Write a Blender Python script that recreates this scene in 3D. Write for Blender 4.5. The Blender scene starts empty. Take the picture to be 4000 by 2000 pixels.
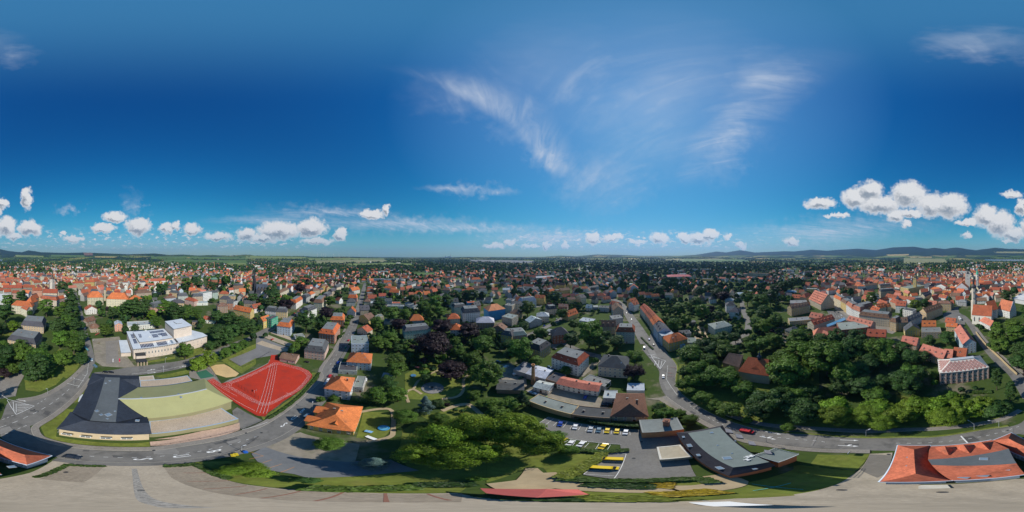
import bpy, math, random
import numpy as np
from math import radians, sin, cos, tan, atan2, pi, hypot, sqrt
from mathutils import Vector, Matrix, noise as mnoise

SC = bpy.context.scene
COL = SC.collection
H = 100.0                                   # eye height above the yard

# ---------------------------------------------------------------- camera
cam = bpy.data.cameras.new("camera")
cam.type = 'PANO'
cam.panorama_type = 'EQUIRECTANGULAR' if hasattr(cam, 'panorama_type') else 'EQUIRECTANGULAR'
try: cam.cycles.panorama_type = 'EQUIRECTANGULAR'
except Exception: pass
cam.clip_start = 0.5
cam.clip_end = 60000
camo = bpy.data.objects.new("camera", cam)
camo.location = (0, 0, H)
camo.rotation_euler = (radians(90), 0, 0)
COL.objects.link(camo)
SC.camera = camo

# ---------------------------------------------------------------- exposure
SC.render.engine = 'CYCLES'
SC.view_settings.view_transform = 'Standard'
SC.view_settings.look = 'None'
SC.view_settings.exposure = 0.0
SC.view_settings.gamma = 1.0
SC.view_settings.use_curve_mapping = False
SC.cycles.max_bounces = 5
SC.cycles.diffuse_bounces = 2
SC.cycles.glossy_bounces = 2
SC.cycles.transmission_bounces = 3
SC.cycles.volume_bounces = 0
SC.cycles.transparent_max_bounces = 6
SC.cycles.use_denoising = True
SC.cycles.caustics_reflective = False
SC.cycles.caustics_refractive = False
SC.cycles.sample_clamp_indirect = 4

# ---------------------------------------------------------------- sun
SUN_AZ, SUN_EL = 46.0, 43.0                 # clockwise from +Y, degrees
sl = bpy.data.lights.new("sun", 'SUN')
sl.energy = 5.0
sl.angle = radians(0.5)
sl.color = (1.0, 0.95, 0.86)
so = bpy.data.objects.new("sun", sl)
sd = Vector((sin(radians(SUN_AZ)) * cos(radians(SUN_EL)), cos(radians(SUN_AZ)) * cos(radians(SUN_EL)), sin(radians(SUN_EL))))
so.rotation_euler = (-sd).to_track_quat('-Z', 'Y').to_euler()
so.location = sd * 500
COL.objects.link(so)

# ---------------------------------------------------------------- world: sky with cirrus and cumulus
class G:
    """small node-graph helper"""
    def __init__(s, nt): s.nt = nt
    def n(s, t, **kw):
        x = s.nt.nodes.new(t)
        for k, v in kw.items(): setattr(x, k, v)
        return x
    def put(s, sock, v):
        if hasattr(v, 'is_output'): s.nt.links.new(v, sock)
        elif v is not None: sock.default_value = v
    def m(s, op, a, b=None, c=None, clamp=False):
        x = s.n('ShaderNodeMath', operation=op, use_clamp=clamp)
        s.put(x.inputs[0], a)
        if b is not None: s.put(x.inputs[1], b)
        if c is not None: s.put(x.inputs[2], c)
        return x.outputs[0]
    def v(s, op, a, b=None, c=None, scale=None):
        x = s.n('ShaderNodeVectorMath', operation=op)
        s.put(x.inputs[0], a)
        if b is not None: s.put(x.inputs[1], b)
        if c is not None: s.put(x.inputs[2], c)
        if scale is not None: s.put(x.inputs['Scale'], scale)
        return x.outputs['Value'] if op in ('LENGTH', 'DOT_PRODUCT', 'DISTANCE') else x.outputs[0]
    def noise(s, vec, scale, detail=2, rough=.5, dist=0, lac=2.0):
        x = s.n('ShaderNodeTexNoise')
        s.put(x.inputs['Vector'], vec)
        x.inputs['Scale'].default_value = scale; x.inputs['Detail'].default_value = detail
        x.inputs['Roughness'].default_value = rough; x.inputs['Distortion'].default_value = dist
        x.inputs['Lacunarity'].default_value = lac
        return x.outputs[0]
    def ramp(s, f, a, b, lo=0., hi=1., smooth=True):
        x = s.n('ShaderNodeMapRange', interpolation_type='SMOOTHSTEP' if smooth else 'LINEAR')
        s.put(x.inputs[0], f); s.put(x.inputs[1], a); s.put(x.inputs[2], b); s.put(x.inputs[3], lo); s.put(x.inputs[4], hi)
        return x.outputs[0]
    def mix(s, f, a, b, blend='MIX'):
        x = s.n('ShaderNodeMix', data_type='RGBA', blend_type=blend)
        s.put(x.inputs[0], f)
        s.put(x.inputs[6], a if hasattr(a, 'is_output') else (*a[:3], 1) if a is not None else None)
        s.put(x.inputs[7], b if hasattr(b, 'is_output') else (*b[:3], 1) if b is not None else None)
        return x.outputs[2]
    def comb(s, x=0., y=0., z=0.):
        c = s.n('ShaderNodeCombineXYZ')
        for i, q in enumerate((x, y, z)): s.put(c.inputs[i], q)
        return c.outputs[0]

W = bpy.data.worlds.new("World"); SC.world = W; W.use_nodes = True
W.cycles.sampling_method = 'NONE'
nt = W.node_tree; nt.nodes.clear(); g = G(nt)
out = g.n('ShaderNodeOutputWorld'); bg = g.n('ShaderNodeBackground')
nt.links.new(bg.outputs[0], out.inputs[0])
bg.inputs['Strength'].default_value = 0.1
sky = g.n('ShaderNodeTexSky', sky_type='NISHITA')
sky.sun_disc = False
sky.sun_elevation = radians(SUN_EL); sky.sun_rotation = radians(SUN_AZ)
sky.altitude = 300; sky.air_density = 1.4; sky.dust_density = 0.15; sky.ozone_density = 4.0
hs = g.n('ShaderNodeHueSaturation'); hs.inputs['Saturation'].default_value = 1.25; hs.inputs['Value'].default_value = 1.15
nt.links.new(sky.outputs[0], hs.inputs['Color'])
sr = g.n('ShaderNodeSeparateColor'); nt.links.new(hs.outputs[0], sr.inputs[0])
def tone(ch, k, p, lim):
    x = g.m('MULTIPLY', g.m('POWER', sr.outputs[ch], p), k)
    return g.m('DIVIDE', x, g.m('MULTIPLY_ADD', x, 1 / lim, 1.0))
skyc = g.comb(tone(0, .10, 1.9, 5.5), tone(1, .56, 1.5, 7.5), tone(2, .93, 1.12, 15.))
tc = g.n('ShaderNodeTexCoord').outputs['Generated']
sp = g.n('ShaderNodeSeparateXYZ'); nt.links.new(tc, sp.inputs[0])
X, Y, Z = sp.outputs
# directions as quarter-pixels of the compass: 4000 units round the horizon, 1000 at eye level, smaller = higher
px = g.m('MULTIPLY_ADD', g.m('ARCTAN2', X, Y), 636.62, 2000.)
py = g.m('MULTIPLY_ADD', g.m('ARCSINE', Z), -636.62, 1000.)
pv = g.comb(px, py, 0.)
def blobs(lst, rag):
    acc = None
    for (cx, cy, rx, ry) in lst:
        for ox in ((0,) if 300 < cx < 3700 else (0, 4000 if cx < 2000 else -4000)):
            d = g.v('LENGTH', g.v('MULTIPLY_ADD', rag, (1 / rx, 1 / ry, 0), (-(cx + ox) / rx, -cy / ry, 0)))
            acc = d if acc is None else g.m('MINIMUM', acc, d)
    return g.m('SUBTRACT', 1.0, acc)
CUM = [(106,775,22,46),(12,795,24,22),(25,885,44,42),(60,925,34,18),(118,890,44,38),
 (243,912,20,9),(285,932,46,13),(400,893,48,20),(450,850,48,22),(540,885,56,36),
 (650,890,32,26),(690,880,20,20),(750,895,36,26),(855,925,60,20),(960,915,40,28),
 (1090,900,95,40),(1215,890,64,38),(1030,930,60,22),(1240,942,70,16),(1330,915,30,28),
 (1450,838,48,20),(1508,822,18,26),(1930,960,44,11),(1990,945,24,13),(2070,965,38,10),(2140,960,17,20),(2208,962,14,16),
 (2315,930,28,26),(2390,930,46,16),(2490,946,40,11),(2575,932,38,26),(2675,930,32,24),(2735,932,48,30),(2775,915,34,22),(2845,923,20,12),(2895,960,16,16),
 (3093,942,28,20),(3205,795,64,25),(3275,840,50,14),(3345,775,60,44),(3400,745,54,40),(3440,800,100,40),
 (3550,760,74,56),(3640,800,70,50),(3710,805,74,54),(3500,845,40,28),(3560,835,50,18),(3545,874,24,14),(3850,845,54,46),(3910,875,60,56),
 (3780,870,50,14),(3965,915,44,32),(3775,920,24,12),(3955,762,40,16),(3990,810,24,36),(3945,940,40,8)]
wob = g.n('ShaderNodeTexNoise'); wob.inputs['Scale'].default_value = 20; wob.inputs['Detail'].default_value = 5; wob.inputs['Roughness'].default_value = .58
nt.links.new(tc, wob.inputs['Vector'])
wv = g.v('MULTIPLY', g.v('SUBTRACT', wob.outputs['Color'], (.5, .5, .5)), (70, 52, 0))
cpv = g.v('ADD', pv, wv)
D = blobs(CUM, cpv)
D2 = blobs(CUM, g.v('ADD', cpv, (5., -13., 0)))
det = g.noise(tc, 75, 4, .6)
Dc = g.m('ADD', D, g.m('MULTIPLY', g.m('SUBTRACT', det, .5), .42))
acum = g.m('MULTIPLY', g.ramp(Dc, -.16, .32), g.ramp(py, 880, 975, 1.0, .72))
# far small puffs along the horizon
pf = g.noise(g.v('MULTIPLY', tc, (1, 1, 2.6)), 26, 5, .62)
band = g.m('MULTIPLY', g.ramp(py, 985, 950, 0, 1), g.ramp(py, 880, 935, 0, 1))
lft = g.m('MAXIMUM', g.ramp(g.m('ABSOLUTE', g.m('SUBTRACT', px, 500.)), 900, 500), g.ramp(g.m('ABSOLUTE', g.m('SUBTRACT', px, 2450.)), 700, 200))
apuf = g.m('MULTIPLY', g.m('MULTIPLY', g.ramp(pf, .53, .68), band), g.m('MULTIPLY', lft, .95))
acum = g.m('MAXIMUM', acum, apuf)
lit = g.ramp(g.m('ADD', g.m('SUBTRACT', D, D2), g.m('MULTIPLY', g.m('SUBTRACT', det, .5), .55)), -.34, .16)
thick = g.ramp(Dc, .08, .45)
shade = g.m('MULTIPLY', thick, g.m('SUBTRACT', 1.0, lit))
ccol = g.mix(shade, (7.5, 7.6, 7.7), (2.7, 3.2, 3.8))
# cirrus: streaks on a high sheet, with broad veils where the photograph has them
inv = g.m('DIVIDE', 1.0, g.m('MAXIMUM', g.m('ADD', Z, .10), .05))
cp = g.comb(g.m('MULTIPLY', X, inv), g.m('MULTIPLY', Y, inv), 0.)
mp = g.n('ShaderNodeMapping'); mp.inputs['Rotation'].default_value = (0, 0, radians(-38)); mp.inputs['Scale'].default_value = (1.7, .5, 1)
nt.links.new(cp, mp.inputs['Vector'])
st = g.noise(mp.outputs[0], 1.1, 5, .55, .6)
st2 = g.noise(mp.outputs[0], 4.2, 6, .6, 1.0)
CIR = [(2020,520,150,60),(2100,600,70,60),(2145,650,60,40),(1850,370,330,110),(2200,300,450,260),(2600,380,520,380),(2960,310,230,170),(2850,480,150,180),
       (2350,700,260,170),(50,215,110,60),(3820,170,300,80),(1250,830,320,45),(1600,880,480,45),(1900,895,380,26),(2150,930,380,50),(3150,920,420,70),(3400,880,380,60),(1850,740,160,36),
       (265,820,70,26),(520,800,60,70),(2830,560,120,200)]
veil = g.m('MAXIMUM', blobs(CIR, g.v('ADD', pv, g.v('MULTIPLY', wv, (3.0, 2.2, 0)))), 0.0)
veil = g.m('POWER', veil, 1.25)
cir = g.m('MULTIPLY', veil, g.m('ADD', g.m('MULTIPLY_ADD', g.ramp(st, .3, .75), .46, .12), g.m('MULTIPLY', g.ramp(st2, .45, .8), .42)), clamp=True)
CORE = [(1960,750,90,22),(1750,735,150,18),(3250,905,330,48),(1500,872,440,34),(1850,890,420,30),(2150,928,340,44),(1300,832,300,22),(1000,860,260,24)]
core = g.m('MAXIMUM', blobs(CORE, g.v('ADD', pv, g.v('MULTIPLY', wv, (.6, .6, 0)))), 0.0)
amp = .8
cir = g.m('ADD', cir, g.m('MULTIPLY', g.m('MULTIPLY', g.m('POWER', core, 1.5), amp), g.m('MULTIPLY_ADD', g.ramp(st2, .3, .72), .75, .4)), clamp=True)
skyz = g.mix(g.ramp(py, 420, 20, 0, .5), skyc, (.75, 2.9, 4.9))
def streak(pts, wid, y0, y1):
    """a curved wisp: centre line px over py, sharp on one side, feathered on the other"""
    fc = g.n('ShaderNodeFloatCurve'); cm = fc.mapping; cu = cm.curves[0]
    q = [((y - y0) / (y1 - y0), (x - 1400) / 2000.) for x, y in pts]
    cu.points[0].location = q[0]; cu.points[1].location = q[-1]
    for p in q[1:-1]: cu.points.new(*p)
    cm.update()
    t = g.ramp(py, y0, y1, 0., 1., False); nt.links.new(t, fc.inputs['Value'])
    wx = g.m('ADD', px, g.m('MULTIPLY', g.m('SUBTRACT', st, .5), 130.))
    d = g.m('DIVIDE', g.m('SUBTRACT', wx, g.m('MULTIPLY_ADD', fc.outputs[0], 2000., 1400.)), g.ramp(py, y0, y1, wid[0], wid[1], False))
    ends = g.m('MULTIPLY', g.ramp(t, 0., .35), g.ramp(t, 1.0, .86))
    return g.m('MULTIPLY', g.m('MULTIPLY', g.ramp(d, -1.1, -.1), g.ramp(d, 2.6, .1)), ends)
wisp = g.m('MULTIPLY', streak([(1480,240),(1700,305),(1850,370),(1960,440),(2040,510),(2100,580),(2150,655),(2175,710)], (110, 38), 240, 710), g.m('MULTIPLY_ADD', g.ramp(st2, .3, .7), .75, .15))
wisp2 = g.m('MULTIPLY', streak([(3200,150),(3080,240),(2960,335),(2860,430),(2790,530),(2730,630),(2690,730)], (150, 60), 150, 730), g.m('MULTIPLY_ADD', g.ramp(st2, .3, .75), .34, .06))
cir = g.m('ADD', cir, g.m('ADD', wisp, wisp2), clamp=True)
glow = g.m('MAXIMUM', g.m('SUBTRACT', 1.0, g.v('LENGTH', g.v('MULTIPLY_ADD', pv, (1 / 1000., 1 / 620., 0), (-2.5, -420 / 620., 0)))), 0.)
skyz = g.mix(g.m('MULTIPLY', glow, .75), skyz, (1.5, 3.6, 6.9))
s1 = g.mix(g.m('MULTIPLY', cir, .72), skyz, (5.6, 6.3, 7.4))
s2 = g.mix(acum, s1, ccol)
nt.links.new(s2, bg.inputs['Color'])

# ---------------------------------------------------------------- helpers
S = 0.466                                    # crop pixels -> photo pixels (500 px crops read at 1073)
S5 = 500 / 2576.
def ang(px, py): return radians((px - 2000) * .09), radians((py - 1000) * .09)
def P(px, py, z=0.):
    """the point at height z seen in compass direction px and dip py"""
    a, d = ang(px, py)
    r = (H - z) / tan(d)
    return Vector((r * sin(a), r * cos(a), z))
class Crop:
    """reads positions noted in one enlarged part of the photograph"""
    def __init__(s, x0, y0, k): s.x0, s.y0, s.k = x0, y0, k
    def __call__(s, x, y, z=0.): return P(s.x0 + x * s.k, s.y0 + y * s.k, z)
    def px(s, x, y): return s.x0 + x * s.k, s.y0 + y * s.k
U = [Crop(500 * i, 900, S) for i in range(8)]
B = [Crop(500 * i, 1030, S5) for i in range(8)]
L = [None, Crop(0, 1400, S), Crop(600, 1400, S), Crop(1200, 1400, S), Crop(1900, 1400, S), Crop(2500, 1400, S), Crop(3100, 1400, S), Crop(3500, 1400, S)]
def pxof(x, y, z):
    """compass direction and dip of a point (inverse of P)"""
    return (2000 + math.degrees(atan2(x, y)) / .09) % 4000, 1000 + math.degrees(atan2(H - z, hypot(x, y))) / .09

MATS = {}
def mat(name, col=None, var=.16, scale=.8, rough=.85, big=.12, bigscale=.09, bump=0., bscale=6., cell=0., cellscale=2.5, island=0., spec=.3, metal=0., trans=0., stain=None):
    """procedural material: object colour or a fixed colour, with fine and broad noise, optional cells, bump, stains"""
    if name in MATS: return MATS[name]
    m = bpy.data.materials.new(name); m.use_nodes = True; MATS[name] = m
    nt = m.node_tree; nt.nodes.clear(); g = G(nt)
    out = g.n('ShaderNodeOutputMaterial'); bs = g.n('ShaderNodeBsdfPrincipled')
    nt.links.new(bs.outputs[0], out.inputs[0])
    pos = g.n('ShaderNodeNewGeometry').outputs['Position']
    c = g.n('ShaderNodeObjectInfo').outputs['Color'] if col is None else None
    if c is None:
        rgb = g.n('ShaderNodeRGB'); rgb.outputs[0].default_value = (*col, 1); c = rgb.outputs[0]
    f = 1.0
    n1 = g.noise(pos, scale, 4, .6)
    f = g.ramp(n1, .25, .75, 1 - var, 1 + var, False)
    if big:
        n2 = g.noise(pos, bigscale, 3, .55)
        f = g.m('MULTIPLY', f, g.ramp(n2, .3, .7, 1 - big, 1 + big, False))
    if cell:
        vo = g.n('ShaderNodeTexVoronoi'); vo.inputs['Scale'].default_value = cellscale
        nt.links.new(pos, vo.inputs['Vector'])
        sx = g.n('ShaderNodeSeparateColor'); nt.links.new(vo.outputs['Color'], sx.inputs[0])
        f = g.m('MULTIPLY', f, g.m('MULTIPLY_ADD', sx.outputs[0], 2 * cell, 1 - cell))
    if island:
        isl = g.n('ShaderNodeNewGeometry').outputs['Random Per Island']
        f = g.m('MULTIPLY', f, g.m('MULTIPLY_ADD', isl, 2 * island, 1 - island))
    c = g.v('SCALE', c, scale=f)
    if stain:
        sc, lo, hi, k = stain[1:5]
        c = g.mix(g.m('MULTIPLY', g.ramp(g.noise(pos, sc, 5, .65), lo, hi), k), c, stain[0])
    g.put(bs.inputs['Base Color'], c)
    bs.inputs['Roughness'].default_value = rough
    bs.inputs['Specular IOR Level'].default_value = spec
    bs.inputs['Metallic'].default_value = metal
    if bump:
        b = g.n('ShaderNodeBump'); b.inputs['Strength'].default_value = bump; b.inputs['Distance'].default_value = .1
        nt.links.new(g.noise(pos, bscale, 3, .6), b.inputs['Height']); nt.links.new(b.outputs[0], bs.inputs['Normal'])
    if trans:
        t = g.n('ShaderNodeBsdfTranslucent'); nt.links.new(c, t.inputs[0])
        mx = g.n('ShaderNodeMixShader'); mx.inputs[0].default_value = trans
        nt.links.new(bs.outputs[0], mx.inputs[1]); nt.links.new(t.outputs[0], mx.inputs[2]); nt.links.new(mx.outputs[0], out.inputs[0])
    return m
M_wall = mat('painted_render', var=.07, scale=.5, big=.08, bigscale=.15, rough=.9, stain=((.2, .18, .15), .35, .58, .8, .35))
M_roof = mat('roof_tiles', var=.16, scale=.5, big=.14, bigscale=.12, rough=.8, cell=.16, cellscale=2.2, stain=((.06, .045, .035), .22, .52, .75, .5))
M_deck = mat('bitumen_deck', (.16, .17, .17), var=.16, scale=.6, rough=.9, stain=((.07, .07, .07), .3, .5, .75, .5))
M_frame = mat('window_frame_paint', (.72, .71, .68), var=.05, big=0, rough=.5)
M_glass = mat('window_glass', (.025, .03, .035), var=.3, scale=.4, big=0, rough=.08, spec=.6)
M_plain = mat('painted_surface', var=.08, scale=.7, big=.06, rough=.6)
M_metal = mat('galvanised_metal', (.42, .44, .45), var=.08, rough=.4, spec=.5)
M_dark = mat('dark_metal', (.03, .032, .035), var=.1, rough=.5)
M_brick = mat('brickwork', var=.12, cell=.2, cellscale=3.5, scale=.6, rough=.9)
M_leaf = mat('foliage', var=.25, scale=.35, big=.12, bigscale=.1, island=.42, rough=.55, spec=.25, trans=.3)
M_bark = mat('bark', (.09, .07, .05), var=.3, scale=2, big=0)
M_asphalt = mat('asphalt', (.155, .147, .134), var=.12, scale=.6, big=.16, bigscale=.06, rough=.85, stain=((.07, .068, .065), .1, .5, .66, .6))
M_pave = mat('paving_slabs', (.21, .19, .165), var=.1, scale=1.2, big=.1, cell=.1, cellscale=2.4, stain=((.1, .09, .07), .2, .52, .75, .4))
M_kerb = mat('granite_kerb', (.36, .33, .28), var=.15, scale=2, big=.08)
M_paint = mat('road_paint', (.7, .7, .68), var=.14, scale=1.5, big=.1, stain=((.3, .3, .3), .8, .52, .75, .5))
M_grass = mat('grass', (.12, .145, .024), var=.3, scale=.5, big=.22, bigscale=.07, rough=.95, bump=.4, bscale=3, stain=((.2, .17, .05), .16, .5, .75, .55))
M_sandy = mat('sandy_ground', (.36, .28, .17), var=.16, scale=.5, big=.12, stain=((.18, .15, .09), .25, .5, .75, .5))
M_yard = mat('worn_yard', (.23, .20, .155), var=.18, scale=.4, big=.16, stain=((.10, .11, .05), .14, .52, .7, .55))
M_gravel = mat('roof_gravel', (.40, .32, .24), var=.18, scale=2.0, big=.1, cell=.15, cellscale=4)
M_white = mat('white_sheet_roof', (.50, .53, .56), var=.06, scale=.3, big=.06, rough=.5)

def mesh(name, verts, faces, mats, idx=None, smooth=False):
    me = bpy.data.meshes.new(name)
    me.from_pydata([tuple(v) for v in verts], [], faces)
    for m in (mats if isinstance(mats, (list, tuple)) else [mats]): me.materials.append(m)
    if idx is not None: me.polygons.foreach_set('material_index', idx)
    if smooth: me.polygons.foreach_set('use_smooth', [True] * len(faces))
    me.update()
    return me
def obj(name, me, parent=None, loc=(0, 0, 0), rot=0., scale=None, color=None):
    o = bpy.data.objects.new(name, me)
    o.location = loc
    if rot: o.rotation_euler = (0, 0, rot)
    if scale is not None: o.scale = scale
    if color is not None: o.color = (*color[:3], 1)
    COL.objects.link(o)
    if parent: o.parent = parent
    return o
def empty(name, loc, rot=0.):
    o = bpy.data.objects.new(name, None); o.location = loc; o.rotation_euler = (0, 0, rot); o.empty_display_size = 1
    COL.objects.link(o); return o
def tag(o, label, cat, group=None):
    o['label'] = label; o['category'] = cat
    if group: o['group'] = group
    return o
def struct(o): o['kind'] = 'structure'; return o
MARKS = []                                   # landmarks other labels refer to
def mark(o, phrase, p=None):
    p = p or o.location; MARKS.append((phrase, p[0], p[1])); return o
AUTO = []                                    # things whose label is worked out from where they stand
def auto(o, look, cat, group, p=None):
    p = p or o.location; o['category'] = cat; o['group'] = group
    AUTO.append((o, look, p[0], p[1])); return o

class MB:
    """collects polygons into one mesh"""
    def __init__(s): s.v, s.f, s.i = [], [], []
    def add(s, vs, fs, i=0):
        b = len(s.v); s.v += [tuple(v) for v in vs]
        s.f += [[b + k for k in f] for f in fs]; s.i += [i] * len(fs)
        return s
    def box(s, x0, x1, y0, y1, z0, z1, i=0):
        return s.add([(x0, y0, z0), (x1, y0, z0), (x1, y1, z0), (x0, y1, z0), (x0, y0, z1), (x1, y0, z1), (x1, y1, z1), (x0, y1, z1)],
                     [(0, 3, 2, 1), (4, 5, 6, 7), (0, 1, 5, 4), (1, 2, 6, 5), (2, 3, 7, 6), (3, 0, 4, 7)], i)
    def prism(s, pts, z0, z1, i=0, cap=True):
        n = len(pts); vs = [(p[0], p[1], z0) for p in pts] + [(p[0], p[1], z1) for p in pts]
        fs = [(k, (k + 1) % n, n + (k + 1) % n, n + k) for k in range(n)]
        if cap: fs += [tuple(range(n, 2 * n)), tuple(reversed(range(n)))]
        return s.add(vs, fs, i)
    def tube(s, a, b, ra, rb, n=8, i=0, cap=True):
        a, b = Vector(a), Vector(b); d = (b - a).normalized()
        u = d.orthogonal().normalized(); w = d.cross(u)
        vs = [a + (u * cos(2 * pi * k / n) + w * sin(2 * pi * k / n)) * ra for k in range(n)] + [b + (u * cos(2 * pi * k / n) + w * sin(2 * pi * k / n)) * rb for k in range(n)]
        fs = [(k, (k + 1) % n, n + (k + 1) % n, n + k) for k in range(n)]
        if cap: fs += [tuple(reversed(range(n))), tuple(range(n, 2 * n))]
        return s.add(vs, fs, i)
    def lathe(s, prof, cx=0., cy=0., n=12, i=0):
        vs = [(cx + r * cos(2 * pi * k / n), cy + r * sin(2 * pi * k / n), z) for r, z in prof for k in range(n)]
        fs = [(j * n + k, j * n + (k + 1) % n, (j + 1) * n + (k + 1) % n, (j + 1) * n + k) for j in range(len(prof) - 1) for k in range(n)]
        fs += [tuple(range((len(prof) - 1) * n, len(prof) * n))]
        return s.add(vs, fs, i)
    def shell(s, vs, fs, t=.18, i=0):
        """roof planes with a thickness t"""
        n = len(vs); s0 = [tuple(v) for v in vs]; s1 = [(v[0], v[1], v[2] - t) for v in vs]
        cnt = {}
        for f in fs:
            for k in range(len(f)):
                e = (f[k], f[(k + 1) % len(f)]); cnt[e] = 1
        side = [(b, a, a + n, b + n) for (a, b) in cnt if (b, a) not in cnt]
        return s.add(s0 + s1, [tuple(f) for f in fs] + [tuple(x + n for x in reversed(f)) for f in fs] + side, i)
    def me(s, name, mats, smooth=False): return mesh(name, s.v, s.f, mats, s.i, smooth)
    def build(s, name, mats, parent=None, loc=(0, 0, 0), rot=0., color=None, smooth=False):
        return obj(name, s.me(name, mats, smooth), parent, loc, rot, None, color)
def area(p): return .5 * sum(p[i][0] * p[(i + 1) % len(p)][1] - p[(i + 1) % len(p)][0] * p[i][1] for i in range(len(p)))
def ccw(p): return list(p) if area(p) > 0 else list(reversed(p))
ZK = [0, 0]
def layer(z, grass):
    """every flat sheet gets a level of its own, lawns lowest"""
    ZK[grass] += 1
    return .004 + .003 * ZK[1] if grass else z + .15 + .001 * ZK[0]
def sheet(name, pts, z, m, parent=None, thick=0., kind=True):
    if not parent: z = layer(z, name == 'lawn')
    pts = ccw(pts); mb = MB()
    if thick: mb.prism(pts, z - thick, z)
    else: mb.add([(p[0], p[1], z) for p in pts], [tuple(range(len(pts)))])
    o = mb.build(name, m, parent)
    if kind and not parent: struct(o)
    return o
def ribbon(name, A, Bp, z, m, parent=None, thick=0.):
    """strip between two edge lines given as world points"""
    if not parent: z = layer(z, False)
    n = len(A); vs = [(p[0], p[1], z) for p in A] + [(p[0], p[1], z) for p in Bp]
    fs = [(k, k + 1, n + k + 1, n + k) for k in range(n - 1)]
    fs = [f if area([vs[q] for q in f]) > 0 else tuple(reversed(f)) for f in fs]
    mb = MB()
    if thick: mb.shell(vs, fs, thick)
    else: mb.add(vs, fs)
    o = mb.build(name, m, parent)
    if not parent: struct(o)
    return o
def smoothline(pts, k=4):
    """Catmull-Rom through points"""
    pts = [Vector((p[0], p[1], 0)) for p in pts]; out = []
    for i in range(len(pts) - 1):
        p0, p1, p2, p3 = pts[max(i - 1, 0)], pts[i], pts[i + 1], pts[min(i + 2, len(pts) - 1)]
        for j in range(k):
            t = j / k
            out.append(.5 * (2 * p1 + (p2 - p0) * t + (2 * p0 - 5 * p1 + 4 * p2 - p3) * t * t + (3 * p1 - p0 - 3 * p2 + p3) * t ** 3))
    return out + [pts[-1]]
def offset(line, d):
    out = []
    for i, p in enumerate(line):
        t = (line[min(i + 1, len(line) - 1)] - line[max(i - 1, 0)]).normalized()
        out.append(p + Vector((-t.y, t.x, 0)) * d)
    return out
OCC = []                                     # footprints (x, y, radius) kept clear of scattered trees and houses
LINES = []                                   # street centre lines kept clear (points, half width)

# ---------------------------------------------------------------- terrain
RIDGE = [(0,973),(40,981),(85,985),(112,977),(160,985),(250,988),(330,986),(400,989),(500,993),(605,990),(660,996),(715,994),(770,998),(830,996),(900,999),(960,994),
 (1000,999),(1110,1000),(1180,1000),(1230,1003),(1350,1003),(1450,1006),(1600,1009),(1700,1008),(1830,1004),(2000,1005),(2120,1003),(2190,998),(2250,1001),(2330,994),(2410,995),
 (2500,999),(2650,999),(2720,995),(2800,982),(2835,986),(2890,977),(2950,986),(3000,984),(3060,981),(3100,982),(3170,975),(3230,979),(3280,975),(3350,971),(3420,977),
 (3490,966),(3570,963),(3620,971),(3650,967),(3690,972),(3735,966),(3810,977),(3890,967),(3930,971),(4000,973)]
rx_, ry_ = np.array([a for a, b in RIDGE], float), np.array([b for a, b in RIDGE], float)
def ridge_dist(px):
    px = np.asarray(px) % 4000
    return np.interp(px, [0, 400, 900, 1400, 1800, 2150, 2500, 2800, 3200, 3700, 4000], [7500, 6200, 6000, 5600, 6500, 8500, 9000, 9500, 8800, 8600, 7500])
def terrain(x, y):
    """height of the land; flat under the town, rising to the ridges"""
    x, y = np.asarray(x, float), np.asarray(y, float)
    r = np.hypot(x, y); px = (2000 + np.degrees(np.arctan2(x, y)) / .09) % 4000
    R = ridge_dist(px); top = np.tan(np.radians((1000 - np.interp(px, rx_, ry_)) * .09)) * R + H
    t = np.clip((r - 1900) / (R - 1900), 0, 1.6)
    up = np.where(t < 1, t * t * (3 - 2 * t), 1 - .35 * np.clip((t - 1) / .5, 0, 1))
    steep = np.clip((top - 140) / 250, 0, 1)
    up = up * (1 - steep) + steep * np.where(t < 1, np.clip(t, 0, 1) ** 3.2, up)
    roll = 10 * np.sin(x / 410. + 1) * np.sin(y / 530. + 2) * np.clip((r - 2200) / 2000, 0, 1) * np.clip(1.2 - t, 0, 1)
    return np.maximum(up * top + roll, -2) * (r > 1900)
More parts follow.
